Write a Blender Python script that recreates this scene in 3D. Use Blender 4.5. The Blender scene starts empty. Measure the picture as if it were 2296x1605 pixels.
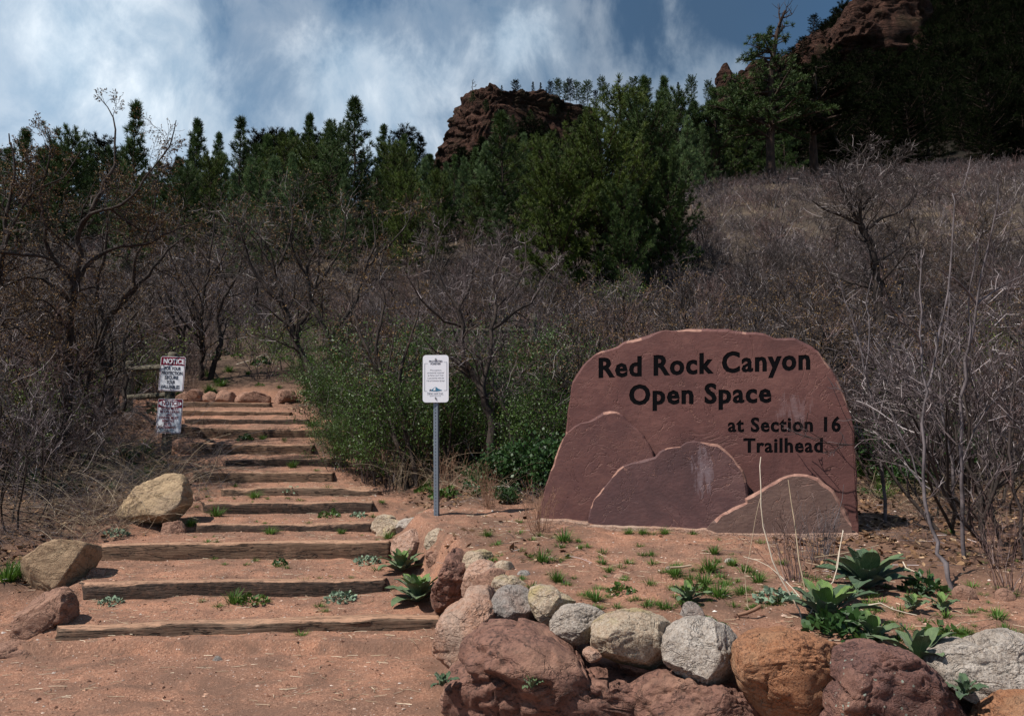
import bpy, bmesh, math, random
import numpy as np
from mathutils import Vector, Matrix, noise as mnoise

scene = bpy.context.scene
R = math.radians

# ------------------------------------------------------------------ camera
FPX, CX, CY = 1800.0, 1148.0, 802.5          # focal length and centre, in pixels of a 2296-wide picture
CAMZ = 1.55
PITCH = math.atan(207.5 / FPX)
cam_d = bpy.data.cameras.new("camera")
cam_d.sensor_width = 36.0
cam_d.lens = FPX / 2296.0 * 36.0
cam_d.clip_start = 0.05
cam_d.clip_end = 3000.0
cam = bpy.data.objects.new("camera", cam_d)
scene.collection.objects.link(cam)
cam.location = (0, 0, CAMZ)
cam.rotation_euler = (R(90) + PITCH, 0, 0)
scene.camera = cam

# ------------------------------------------------------------------ sun, sky, exposure
SUN = Vector((-0.50, -0.26, 0.83)).normalized()
sun_d = bpy.data.lights.new("sun", "SUN")
sun_d.energy = 5.0
sun_d.angle = R(0.6)
sun_d.color = (1.0, 0.95, 0.88)
sun = bpy.data.objects.new("sun", sun_d)
scene.collection.objects.link(sun)
sun.rotation_euler = SUN.to_track_quat("Z", "Y").to_euler()
sun.location = (-20, -20, 60)

scene.view_settings.view_transform = "Standard"
scene.view_settings.look = "None"
scene.view_settings.exposure = 0.32
scene.view_settings.gamma = 1.0
scene.view_settings.use_curve_mapping = False

world = bpy.data.worlds.new("World")
scene.world = world
world.use_nodes = True


class NT:
    """small helper to write node trees"""
    def __init__(self, tree):
        self.t = tree
        tree.nodes.clear()

    def n(self, kind, **kw):
        nd = self.t.nodes.new(kind)
        for k, v in kw.items():
            setattr(nd, k, v)
        return nd

    def set(self, sock, v):
        if hasattr(v, "is_output") or isinstance(v, bpy.types.NodeSocket):
            self.t.links.new(v, sock)
        else:
            sock.default_value = v

    def math(self, op, a, b=0.0, c=None, clamp=False):
        nd = self.n("ShaderNodeMath", operation=op, use_clamp=clamp)
        self.set(nd.inputs[0], a)
        self.set(nd.inputs[1], b)
        if c is not None:
            self.set(nd.inputs[2], c)
        return nd.outputs[0]

    def noise(self, vec, scale, detail=4.0, rough=0.55, dist=0.0, color=False):
        nd = self.n("ShaderNodeTexNoise")
        nd.inputs["Scale"].default_value = scale
        nd.inputs["Detail"].default_value = detail
        nd.inputs["Roughness"].default_value = rough
        nd.inputs["Distortion"].default_value = dist
        if vec is not None:
            self.t.links.new(vec, nd.inputs["Vector"])
        return nd.outputs["Color" if color else "Fac"]

    def ramp(self, fac, stops, interp="LINEAR"):
        nd = self.n("ShaderNodeValToRGB")
        cr = nd.color_ramp
        cr.interpolation = interp
        while len(cr.elements) < len(stops):
            cr.elements.new(0.5)
        for e, (p, c) in zip(cr.elements, stops):
            e.position = p
            e.color = (c[0], c[1], c[2], 1) if hasattr(c, "__len__") else (c, c, c, 1)
        self.t.links.new(fac, nd.inputs[0])
        return nd.outputs[0]

    def mix(self, fac, a, b, blend="MIX"):
        nd = self.n("ShaderNodeMix", data_type="RGBA", blend_type=blend)
        self.set(nd.inputs[0], fac)
        self.set(nd.inputs[6], a if not isinstance(a, tuple) else (a[0], a[1], a[2], 1))
        self.set(nd.inputs[7], b if not isinstance(b, tuple) else (b[0], b[1], b[2], 1))
        return nd.outputs[2]

    def mapping(self, vec, scale=(1, 1, 1), rot=(0, 0, 0), loc=(0, 0, 0)):
        nd = self.n("ShaderNodeMapping")
        nd.inputs["Scale"].default_value = scale
        nd.inputs["Rotation"].default_value = rot
        nd.inputs["Location"].default_value = loc
        self.t.links.new(vec, nd.inputs["Vector"])
        return nd.outputs[0]


# sky: clear blue showing through broken cloud
w = NT(world.node_tree)
tc = w.n("ShaderNodeTexCoord").outputs["Generated"]
sky = w.n("ShaderNodeTexSky", sky_type="NISHITA", sun_disc=False)
sky.sun_elevation = math.asin(SUN.z)
sky.sun_rotation = math.atan2(SUN.x, SUN.y)
sky.altitude = 1900
sky.air_density = 1.0
sky.dust_density = 0.6
sep = w.n("ShaderNodeSeparateXYZ")
w.t.links.new(tc, sep.inputs[0])
v1 = w.mapping(tc, scale=(1.5, 1.5, 0.95), rot=(0, R(-24), 0), loc=(1.3, 0.2, 0.7))
big = w.noise(v1, 2.5, 7.0, 0.50, 0.45)
fine = w.noise(w.mapping(tc, scale=(1.5, 1.5, 0.9), rot=(0, R(-32), 0), loc=(4.3, 0.2, 0.7)), 8.0, 9.0, 0.62, 0.25)
grey_n = w.noise(w.mapping(v1, loc=(7, 3, 2)), 2.1, 6.0, 0.5, 0.4)


def cloud_bank(px, py, sig):
    """soft region of the sky round the direction seen at a picture point"""
    u = (px - 1148.0) / FPX; v = (802.5 - py) / FPX
    cp, sp_ = math.cos(PITCH), math.sin(PITCH)
    d = Vector((u, cp - v * sp_, sp_ + v * cp)).normalized()
    dp = w.n("ShaderNodeVectorMath", operation="DOT_PRODUCT")
    w.t.links.new(tc, dp.inputs[0]); dp.inputs[1].default_value = d
    return w.math("EXPONENT", w.math("MULTIPLY", w.math("SUBTRACT", dp.outputs["Value"], 1.0), 1.0 / (sig * sig)))


dens = w.math("ADD", w.math("MULTIPLY", big, 1.25), w.math("MULTIPLY", fine, 0.70))
dens = w.math("SUBTRACT", dens, 0.87)
for (bx, by, sg, am) in ((-60, 130, 0.20, 0.32), (330, 130, 0.12, 0.22), (420, 300, 0.10, 0.10), (730, 120, 0.050, 0.20), (870, 170, 0.060, 0.22), (980, 230, 0.10, 0.16), (1190, 60, 0.035, 0.24), (1130, 120, 0.035, 0.16), (1600, 200, 0.06, 0.16), (1300, 180, 0.12, 0.05), (1520, 40, 0.12, -0.12), (560, 50, 0.055, -0.20), (640, 200, 0.04, -0.12), (900, 20, 0.06, -0.16)):
    dens = w.math("ADD", dens, w.math("MULTIPLY", cloud_bank(bx, by, sg), am))
mask = w.ramp(dens, [(0.0, 0.0), (0.24, 0.26), (0.52, 0.64), (0.88, 1.0)], "EASE")
grey = w.ramp(grey_n, [(0.36, 0.0), (0.66, 1.0)], "EASE")
skycol = w.mix(1.0, sky.outputs[0], (0.85, 1.38, 1.55), "MULTIPLY")
under = w.mix(w.math("MULTIPLY", grey, 0.6), skycol, (1.5, 2.8, 4.6))
slate = cloud_bank(1560, 60, 0.17)
under = w.mix(w.math("MULTIPLY", slate, 0.85), under, (0.95, 1.75, 3.0))
bright = w.mix(w.ramp(fine, [(0.3, 0.0), (0.7, 1.0)]), (7.0, 9.8, 12.4), (15.2, 16.4, 17.4))
final = w.mix(mask, under, bright)
bg = w.n("ShaderNodeBackground")
w.t.links.new(final, bg.inputs[0])
bg.inputs[1].default_value = 0.053
wo = w.n("ShaderNodeOutputWorld")
w.t.links.new(bg.outputs[0], wo.inputs[0])

scene.cycles.max_bounces = 6
scene.cycles.diffuse_bounces = 3
scene.cycles.glossy_bounces = 2
scene.cycles.transparent_max_bounces = 4

# ------------------------------------------------------------------ general helpers
COL = scene.collection
rng = np.random.default_rng(11)
rnd = random.Random(5)
CP, SP = math.cos(PITCH), math.sin(PITCH)


def tag(o, label=None, cat=None, group=None, kind=None):
    if label: o["label"] = label
    if cat: o["category"] = cat
    if group: o["group"] = group
    if kind: o["kind"] = kind
    return o


def empty(name, loc=(0, 0, 0), rz=0.0):
    o = bpy.data.objects.new(name, None)
    o.empty_display_size = 0.2
    o.location = loc
    o.rotation_euler = (0, 0, rz)
    COL.objects.link(o)
    return o


def link(name, mesh, parent=None, loc=None):
    o = bpy.data.objects.new(name, mesh)
    COL.objects.link(o)
    if loc is not None: o.location = loc
    if parent is not None: o.parent = parent
    return o


def mesh_np(name, V, F, mats=(), smooth=True, mi=None):
    """V (n,3); F (m,k) array or list of such arrays (mixed 3/4)"""
    me = bpy.data.meshes.new(name)
    V = np.asarray(V, dtype=np.float32)
    if isinstance(F, np.ndarray): F = [F]
    F = [np.asarray(f, dtype=np.int32) for f in F if len(f)]
    nl = sum(f.size for f in F)
    npoly = sum(len(f) for f in F)
    me.vertices.add(len(V)); me.vertices.foreach_set("co", V.ravel())
    me.loops.add(nl); me.polygons.add(npoly)
    me.loops.foreach_set("vertex_index", np.concatenate([f.ravel() for f in F]))
    tot = np.concatenate([np.full(len(f), f.shape[1], dtype=np.int32) for f in F])
    st = np.concatenate([[0], np.cumsum(tot)[:-1]]).astype(np.int32)
    me.polygons.foreach_set("loop_start", st)
    me.polygons.foreach_set("loop_total", tot)
    me.polygons.foreach_set("use_smooth", np.full(npoly, smooth))
    for m in mats: me.materials.append(m)
    if mi is not None: me.polygons.foreach_set("material_index", np.asarray(mi, dtype=np.int32))
    me.update(calc_edges=True)
    me.validate()
    return me


def ray(px, py):
    u = (px - CX) / FPX; v = (CY - py) / FPX
    return np.array([u, CP - v * SP, SP + v * CP])


def P(px, py, Y):
    d = ray(px, py)
    k = Y / d[1]
    return Vector((d[0] * k, Y, CAMZ + d[2] * k))


def ppm(Y):
    return FPX / Y


# vectorised value noise
def _hash(ix, iy, iz):
    with np.errstate(over="ignore"):
        n = (ix.astype(np.int64) * 374761393 + iy.astype(np.int64) * 668265263 + iz.astype(np.int64) * 2147483647 + 1013904223)
        n = (n ^ (n >> 13)) * 1274126177
        n = n & 0xFFFFFFFF
        n = (n ^ (n >> 16)) * 2246822519
        n = n & 0xFFFFFFFF
    return n.astype(np.float64) / 4294967295.0 * 2 - 1


def vnoise(p):
    p = np.asarray(p, dtype=np.float64)
    i = np.floor(p).astype(np.int64)
    f = p - i
    f = f * f * f * (f * (f * 6 - 15) + 10)
    r = 0
    for dx in (0, 1):
        wx = f[..., 0] if dx else 1 - f[..., 0]
        for dy in (0, 1):
            wy = f[..., 1] if dy else 1 - f[..., 1]
            for dz in (0, 1):
                wz = f[..., 2] if dz else 1 - f[..., 2]
                r = r + wx * wy * wz * _hash(i[..., 0] + dx, i[..., 1] + dy, i[..., 2] + dz)
    return r


def fbm(p, octv=4, gain=0.5, lac=2.03):
    p = np.asarray(p, dtype=np.float64)
    a, s, r = 1.0, 0.0, 0
    for k in range(octv):
        r = r + a * vnoise(p + k * 17.3)
        s += a; a *= gain; p = p * lac
    return r / s


def sstep(a, b, x):
    t = np.clip((x - a) / (b - a), 0, 1)
    return t * t * (3 - 2 * t)


# ------------------------------------------------------------------ materials
def new_mat(name):
    m = bpy.data.materials.new(name)
    m.use_nodes = True
    nt = NT(m.node_tree)
    out = nt.n("ShaderNodeOutputMaterial")
    bs = nt.n("ShaderNodeBsdfPrincipled")
    nt.t.links.new(bs.outputs[0], out.inputs[0])
    return m, nt, bs


def obj_coord(nt, rand=True):
    tc = nt.n("ShaderNodeTexCoord").outputs["Object"]
    if not rand: return tc
    oi = nt.n("ShaderNodeObjectInfo").outputs["Random"]
    ad = nt.n("ShaderNodeVectorMath", operation="ADD")
    nt.t.links.new(tc, ad.inputs[0])
    sc = nt.n("ShaderNodeVectorMath", operation="SCALE")
    cv = nt.n("ShaderNodeCombineXYZ")
    for k in range(3): nt.t.links.new(oi, cv.inputs[k])
    nt.t.links.new(cv.outputs[0], sc.inputs[0]); sc.inputs["Scale"].default_value = 37.0
    nt.t.links.new(sc.outputs[0], ad.inputs[1])
    return ad.outputs[0]


def bump(nt, bs, height, strength, dist):
    b = nt.n("ShaderNodeBump")
    b.inputs["Strength"].default_value = strength
    b.inputs["Distance"].default_value = dist
    nt.t.links.new(height, b.inputs["Height"])
    nt.t.links.new(b.outputs[0], bs.inputs["Normal"])


def simple_mat(name, c1, c2, scale=8.0, rough=0.85, bstr=0.0, bdist=0.01, spec=0.3, stretch=(1, 1, 1), jitter=0.0, detail=5.0, transl=0.0):
    m, nt, bs = new_mat(name)
    co = obj_coord(nt)
    mp = nt.mapping(co, scale=stretch)
    nz = nt.noise(mp, scale, detail, 0.6)
    col = nt.ramp(nz, [(0.32, c1), (0.68, c2)])
    if jitter:
        oi = nt.n("ShaderNodeObjectInfo").outputs["Random"]
        hs = nt.n("ShaderNodeHueSaturation")
        nt.t.links.new(nt.math("ADD", nt.math("MULTIPLY", oi, jitter), 1 - jitter / 2), hs.inputs["Value"])
        nt.t.links.new(col, hs.inputs["Color"])
        col = hs.outputs[0]
    nt.t.links.new(col, bs.inputs["Base Color"])
    bs.inputs["Roughness"].default_value = rough
    bs.inputs["Specular IOR Level"].default_value = spec
    if bstr: bump(nt, bs, nz, bstr, bdist)
    if transl:
        out = [n for n in nt.t.nodes if n.bl_idname == "ShaderNodeOutputMaterial"][0]
        tr = nt.n("ShaderNodeBsdfTranslucent")
        nt.t.links.new(col, tr.inputs[0])
        ms = nt.n("ShaderNodeMixShader"); ms.inputs[0].default_value = transl
        nt.t.links.new(bs.outputs[0], ms.inputs[1]); nt.t.links.new(tr.outputs[0], ms.inputs[2])
        nt.t.links.new(ms.outputs[0], out.inputs[0])
    return m


def twig_mat(name, stops, rough=0.7, spec=0.25):
    """each island gets a random tone; palest twigs have sun highlights put into colour"""
    m, nt, bs = new_mat(name)
    isl = nt.n("ShaderNodeNewGeometry").outputs["Random Per Island"]
    col = nt.ramp(isl, stops)
    nz = nt.noise(obj_coord(nt), 6.0, 4, 0.6)
    col = nt.mix(nt.ramp(nz, [(0.42, 0.0), (0.62, 0.5)]), col, stops[0][1])
    nt.t.links.new(col, bs.inputs["Base Color"])
    bs.inputs["Roughness"].default_value = rough
    bs.inputs["Specular IOR Level"].default_value = spec
    return m


def ground_mat():
    m, nt, bs = new_mat("red_dirt")
    co = nt.n("ShaderNodeTexCoord").outputs["Object"]
    a = nt.noise(co, 0.9, 6, 0.6, 0.3)
    b = nt.noise(co, 9.0, 6, 0.65)
    c = nt.noise(co, 70.0, 4, 0.7)
    v = nt.n("ShaderNodeTexVoronoi"); v.inputs["Scale"].default_value = 42.0
    nt.t.links.new(co, v.inputs["Vector"])
    v2 = nt.n("ShaderNodeTexVoronoi"); v2.inputs["Scale"].default_value = 110.0
    nt.t.links.new(co, v2.inputs["Vector"])
    base = nt.ramp(a, [(0.35, (0.18, 0.098, 0.068)), (0.5, (0.30, 0.148, 0.095)), (0.66, (0.40, 0.192, 0.118))])
    base = nt.mix(nt.ramp(b, [(0.42, 0.0), (0.66, 0.55)]), base, (0.20, 0.112, 0.076))
    base = nt.mix(nt.ramp(c, [(0.52, 0.0), (0.66, 0.8)]), base, (0.54, 0.32, 0.215))
    base = nt.mix(nt.ramp(nt.noise(nt.mapping(co, loc=(3, 3, 3)), 45.0, 4, 0.7), [(0.52, 0.0), (0.64, 0.7)]), base, (0.13, 0.066, 0.045))
    # small grit of mixed colours
    grit = nt.ramp(v.outputs["Distance"], [(0.16, 1.0), (0.30, 0.0)])
    sepc = nt.n("ShaderNodeSeparateColor"); nt.t.links.new(v.outputs["Color"], sepc.inputs[0])
    gsel = nt.ramp(sepc.outputs[0], [(0.42, 0.0), (0.45, 1.0)], "CONSTANT")
    gcol = nt.ramp(sepc.outputs[1], [(0.0, (0.10, 0.06, 0.05)), (0.35, (0.30, 0.17, 0.12)), (0.7, (0.52, 0.36, 0.28)), (0.92, (0.62, 0.52, 0.46))], "CONSTANT")
    base = nt.mix(nt.math("MULTIPLY", nt.math("MULTIPLY", grit, gsel), 0.75), base, gcol)
    # wild ground: litter, dry grass, humus
    base = nt.mix(nt.ramp(nt.noise(nt.mapping(co, loc=(9, 3, 3)), 2.6, 8, 0.72, 0.5), [(0.44, 0.0), (0.60, 0.8)]), base, (0.155, 0.090, 0.064))
    at = nt.n("ShaderNodeAttribute", attribute_name="wild").outputs["Fac"]
    litter = nt.ramp(nt.noise(co, 5.0, 8, 0.72, 0.4), [(0.3, (0.04, 0.024, 0.017)), (0.48, (0.09, 0.053, 0.037)), (0.62, (0.16, 0.098, 0.065)), (0.8, (0.24, 0.17, 0.11))])
    farn = nt.noise(co, 0.35, 7, 0.7, 0.3)
    dry = nt.ramp(farn, [(0.35, (0.040, 0.030, 0.025)), (0.55, (0.075, 0.056, 0.042)), (0.7, (0.15, 0.105, 0.068))])
    at2 = nt.n("ShaderNodeAttribute", attribute_name="far").outputs["Fac"]
    wildc = nt.mix(at2, litter, dry)
    col = nt.mix(at, base, wildc)
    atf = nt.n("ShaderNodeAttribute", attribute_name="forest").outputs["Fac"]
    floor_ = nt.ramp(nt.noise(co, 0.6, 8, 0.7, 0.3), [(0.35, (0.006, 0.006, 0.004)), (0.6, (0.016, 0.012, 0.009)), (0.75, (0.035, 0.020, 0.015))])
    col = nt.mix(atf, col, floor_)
    nt.t.links.new(col, bs.inputs["Base Color"])
    bs.inputs["Roughness"].default_value = 0.95
    bs.inputs["Specular IOR Level"].default_value = 0.15
    h = nt.math("ADD", nt.math("MULTIPLY", b, 0.9), nt.math("ADD", nt.math("MULTIPLY", c, 0.45), nt.math("MULTIPLY", v.outputs["Distance"], -0.15)))
    h = nt.math("ADD", h, nt.math("MULTIPLY", v2.outputs["Distance"], -0.2))
    h = nt.math("ADD", h, nt.math("MULTIPLY", nt.noise(co, 24.0, 5, 0.75), 1.3))
    bump(nt, bs, h, 0.9, 0.016)
    return m


def granite_mat(name, light, mid, dark, speck=1.0, stain=None, sscale=95.0, lichen=None, mid_amt=0.5, brk=0.5):
    m, nt, bs = new_mat(name)
    co = obj_coord(nt)
    n1 = nt.noise(co, 3.2, 6, 0.62, 0.4)
    n2 = nt.noise(co, sscale, 3, 0.6)
    n3 = nt.noise(co, sscale * 0.45, 4, 0.65, 0.2)
    n4 = nt.noise(co, 13.0, 9, 0.78, 0.3)
    col = nt.mix(nt.ramp(n1, [(0.38, 0.0), (0.62, mid_amt)]), light, mid)
    col = nt.mix(nt.ramp(n3, [(0.44, 0.0), (0.60, 0.75)]), col, mid)
    col = nt.mix(nt.math("MULTIPLY", nt.ramp(n2, [(0.52, 0.0), (0.68, 0.85)]), speck), col, dark)
    col = nt.mix(nt.ramp(n4, [(0.54, 0.0), (0.72, brk)]), col, dark)
    if stain is not None:
        col = nt.mix(nt.ramp(nt.noise(co, 2.4, 5, 0.6, 0.8), [(0.5, 0.0), (0.66, 0.7)]), col, stain)
    if lichen is not None:
        vv = nt.n("ShaderNodeTexVoronoi"); vv.inputs["Scale"].default_value = 26.0
        nt.t.links.new(nt.mapping(co, loc=(3, 1, 2)), vv.inputs["Vector"])
        wob = nt.math("ADD", vv.outputs["Distance"], nt.math("MULTIPLY", n2, 0.25))
        reg = nt.ramp(nt.noise(co, 5.0, 3, 0.5), [(0.5, 0.0), (0.56, 1.0)])
        col = nt.mix(nt.math("MULTIPLY", nt.ramp(wob, [(0.26, 1.0), (0.33, 0.0)]), reg), col, lichen)
    nt.t.links.new(col, bs.inputs["Base Color"])
    bs.inputs["Roughness"].default_value = 0.88
    bs.inputs["Specular IOR Level"].default_value = 0.25
    fr = nt.math("ABSOLUTE", nt.math("SUBTRACT", nt.noise(nt.mapping(co, scale=(1, 1, 1.8), rot=(0.4, 0.5, 0.2)), 3.4, 5, 0.6, 0.7), 0.5))
    frk = nt.ramp(fr, [(0.0, 1.0), (0.010, 0.5), (0.022, 0.0)])
    col2 = nt.mix(nt.math("MULTIPLY", frk, 0.22), col, tuple(x * 0.6 for x in dark))
    nt.t.links.new(col2, bs.inputs["Base Color"])
    h = nt.math("ADD", nt.math("MULTIPLY", n4, 1.0), nt.math("ADD", nt.math("MULTIPLY", n3, 0.45), nt.math("MULTIPLY", n2, 0.18)))
    h = nt.math("ADD", h, nt.math("MULTIPLY", frk, -0.3))
    bump(nt, bs, h, 1.0, 0.040)
    return m


def slab_mat(name, c1, c2, c3, stain_boxes=(), streak=False):
    """sawn-and-split red sandstone; coordinates are metres on the slab plane (x along, z up)"""
    m, nt, bs = new_mat(name)
    co = obj_coord(nt, False)
    n1 = nt.noise(co, 1.7, 7, 0.62, 0.6)
    n2 = nt.noise(nt.mapping(co, scale=(1, 1, 1.9), rot=(0, R(12), 0)), 9.0, 8, 0.7, 0.8)
    n3 = nt.noise(co, 48.0, 4, 0.6)
    col = nt.ramp(n1, [(0.32, c1), (0.5, c2), (0.68, c3)])
    col = nt.mix(nt.ramp(n2, [(0.42, 0.0), (0.62, 0.55)]), col, c1)
    col = nt.mix(nt.ramp(n2, [(0.62, 0.0), (0.74, 0.55)]), col, tuple(min(1, x * 1.45) for x in c3))
    col = nt.mix(nt.ramp(n3, [(0.5, 0.0), (0.75, 0.30)]), col, tuple(x * 0.55 for x in c2))
    # thin pale scars where the stone has split
    mp = nt.mapping(co, scale=(1, 1, 1))
    nn = nt.noise(mp, 2.3, 5, 0.6, 0.9)
    rid = nt.math("ABSOLUTE", nt.math("SUBTRACT", nn, 0.52))
    scar = nt.ramp(rid, [(0.0, 1.0), (0.006, 0.5), (0.012, 0.0)])
    col = nt.mix(nt.math("MULTIPLY", scar, nt.ramp(n2, [(0.50, 0.0), (0.62, 0.45)])), col, (0.36, 0.18, 0.13))
    for (cx, cz, rx, rz, amt, colr) in stain_boxes:
        mm = nt.mapping(co, scale=(1 / rx, 0.0, 1 / rz), loc=(-cx / rx, 0, -cz / rz))
        ln = nt.n("ShaderNodeVectorMath", operation="LENGTH"); nt.t.links.new(mm, ln.inputs[0])
        wob = nt.noise(nt.mapping(co, scale=(3.2, 1, 0.8)), 4.5, 7, 0.7, 0.6)
        d = nt.math("ADD", ln.outputs["Value"], nt.math("MULTIPLY", wob, 1.6))
        f = nt.ramp(d, [(0.62 + 0.2, 1.0), (1.0, 0.75), (1.0 * 1.0, 0.0)] if False else [(0.80, 1.0), (0.98, 0.45), (1.0, 0.0)])
        nd = nt.math("MULTIPLY", nt.math("MULTIPLY", f, nt.ramp(n2, [(0.3, 0.3), (0.6, 1.0)])), amt)
        col = nt.mix(nd, col, colr)
    nt.t.links.new(col, bs.inputs["Base Color"])
    bs.inputs["Roughness"].default_value = 0.72
    bs.inputs["Specular IOR Level"].default_value = 0.3
    h = nt.math("ADD", nt.math("MULTIPLY", n2, 0.5), nt.math("ADD", nt.math("MULTIPLY", n1, 1.6), nt.math("MULTIPLY", n3, 0.12)))
    h = nt.math("ADD", h, nt.math("MULTIPLY", scar, -0.5))
    if streak:
        wv = nt.n("ShaderNodeTexWave", wave_type="BANDS", bands_direction="Z")
        wv.inputs["Scale"].default_value = 7.0; wv.inputs["Distortion"].default_value = 14.0
        wv.inputs["Detail"].default_value = 4.0
        nt.t.links.new(nt.mapping(co, rot=(0, R(17), 0)), wv.inputs["Vector"])
        h = nt.math("ADD", h, nt.math("MULTIPLY", wv.outputs["Fac"], 0.05))
    bump(nt, bs, h, 0.5, 0.018)
    return m


def wood_mat(name, c1, c2, c3, dust=0.9):
    m, nt, bs = new_mat(name)
    co = obj_coord(nt)
    g = nt.noise(nt.mapping(co, scale=(1.2, 22, 26)), 2.2, 8, 0.68, 0.5)
    k = nt.noise(co, 3.0, 5, 0.6, 0.5)
    f = nt.noise(nt.mapping(co, scale=(3, 60, 60)), 2.0, 5, 0.6)
    col = nt.ramp(g, [(0.30, c1), (0.5, c2), (0.72, c3)])
    col = nt.mix(nt.ramp(k, [(0.4, 0.0), (0.68, 0.55)]), col, c1)
    cr = nt.ramp(f, [(0.30, 1.0), (0.38, 0.0)])
    col = nt.mix(nt.math("MULTIPLY", cr, 0.55), col, (0.012, 0.008, 0.006))
    ck = nt.math("ABSOLUTE", nt.math("SUBTRACT", nt.noise(nt.mapping(co, scale=(0.9, 9, 9)), 1.6, 4, 0.6, 0.6), 0.5))
    crk = nt.ramp(ck, [(0.0, 1.0), (0.012, 0.6), (0.022, 0.0)])
    col = nt.mix(crk, col, (0.010, 0.007, 0.005))
    cr = nt.math("MAXIMUM", cr, crk)
    # dust blown over the timber
    geo = nt.noise(co, 16.0, 5, 0.7)
    col = nt.mix(nt.ramp(geo, [(0.5, 0.0), (0.72, 0.35)]), col, (0.33, 0.18, 0.115))
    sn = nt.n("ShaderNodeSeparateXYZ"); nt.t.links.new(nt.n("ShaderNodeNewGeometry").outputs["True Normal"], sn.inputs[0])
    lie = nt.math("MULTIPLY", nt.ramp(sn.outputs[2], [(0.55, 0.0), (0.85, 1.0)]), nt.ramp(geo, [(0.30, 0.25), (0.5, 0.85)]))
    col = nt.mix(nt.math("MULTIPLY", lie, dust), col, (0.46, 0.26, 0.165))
    nt.t.links.new(col, bs.inputs["Base Color"])
    bs.inputs["Roughness"].default_value = 0.85
    bs.inputs["Specular IOR Level"].default_value = 0.25
    h = nt.math("ADD", g, nt.math("MULTIPLY", cr, -0.5))
    bump(nt, bs, nt.math("ADD", h, nt.math("MULTIPLY", geo, 0.3)), 0.9, 0.018)
    return m


def flat_mat(name, c, rough=0.5, metal=0.0, dirt=0.12):
    m, nt, bs = new_mat(name)
    co = obj_coord(nt, False)
    nz = nt.noise(co, 14.0, 5, 0.65)
    col = nt.mix(nt.ramp(nz, [(0.45, 0.0), (0.8, dirt)]), c, tuple(x * 0.45 for x in c))
    nt.t.links.new(col, bs.inputs["Base Color"])
    bs.inputs["Roughness"].default_value = rough
    bs.inputs["Metallic"].default_value = metal
    bs.inputs["Specular IOR Level"].default_value = 0.05 if rough > 0.9 else 0.3
    return m


M = {}
M["ground"] = ground_mat()
M["granite_white"] = granite_mat("white_granite", (0.55, 0.48, 0.415), (0.37, 0.295, 0.235), (0.10, 0.085, 0.08))
M["granite_grey"] = granite_mat("grey_granite", (0.44, 0.395, 0.355), (0.22, 0.185, 0.165), (0.07, 0.065, 0.065), stain=(0.34, 0.22, 0.17))
M["granite_tan"] = granite_mat("tan_granite", (0.55, 0.45, 0.34), (0.40, 0.28, 0.19), (0.12, 0.085, 0.06), stain=(0.46, 0.36, 0.16))
M["granite_pink"] = granite_mat("pink_granite", (0.52, 0.34, 0.26), (0.42, 0.22, 0.14), (0.14, 0.08, 0.06), stain=(0.50, 0.38, 0.30), brk=0.35)
M["granite_orange"] = granite_mat("orange_granite", (0.42, 0.21, 0.115), (0.34, 0.145, 0.07), (0.09, 0.045, 0.032), stain=(0.40, 0.25, 0.15), brk=0.7)
M["granite_red"] = granite_mat("dark_red_granite", (0.30, 0.155, 0.112), (0.185, 0.095, 0.072), (0.045, 0.030, 0.028), stain=(0.40, 0.225, 0.155), sscale=38.0, brk=0.85)
M["granite_lichen"] = granite_mat("lichened_red_granite", (0.24, 0.12, 0.095), (0.14, 0.075, 0.065), (0.045, 0.03, 0.03), lichen=(0.36, 0.40, 0.33), brk=0.8, stain=(0.38, 0.20, 0.14))
M["sandstone"] = granite_mat("tan_sandstone", (0.50, 0.36, 0.22), (0.37, 0.25, 0.15), (0.20, 0.13, 0.085), speck=0.25, stain=(0.28, 0.21, 0.16), sscale=80, brk=0.35)
M["sandstone2"] = granite_mat("brown_sandstone", (0.40, 0.275, 0.17), (0.30, 0.195, 0.12), (0.16, 0.10, 0.065), speck=0.25, stain=(0.44, 0.32, 0.20), sscale=80, brk=0.35)
M["redstone"] = granite_mat("dusty_red_stone", (0.38, 0.22, 0.155), (0.28, 0.15, 0.105), (0.13, 0.075, 0.055), speck=0.5, sscale=60)
def cliff_mat():
    m, nt, bs = new_mat("red_cliff_rock")
    co = nt.n("ShaderNodeTexCoord").outputs["Object"]
    st = nt.noise(nt.mapping(co, scale=(0.35, 0.35, 1.6), rot=(0, R(14), 0)), 0.55, 9, 0.68, 0.8)
    fn_ = nt.noise(co, 0.9, 9, 0.75, 0.3)
    br_ = nt.noise(co, 0.16, 6, 0.6, 0.5)
    col = nt.ramp(st, [(0.30, (0.020, 0.012, 0.010)), (0.43, (0.070, 0.034, 0.025)), (0.56, (0.125, 0.062, 0.044)), (0.72, (0.20, 0.115, 0.085))])
    col = nt.mix(nt.ramp(fn_, [(0.38, 0.85), (0.55, 0.0)]), col, (0.020, 0.013, 0.010))
    col = nt.mix(nt.ramp(br_, [(0.52, 0.0), (0.66, 0.6)]), col, (0.045, 0.040, 0.022))
    nt.t.links.new(col, bs.inputs["Base Color"]); bs.inputs["Roughness"].default_value = 0.95; bs.inputs["Specular IOR Level"].default_value = 0.1
    bump(nt, bs, nt.math("ADD", st, nt.math("MULTIPLY", fn_, 0.9)), 1.0, 2.2)
    return m


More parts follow.
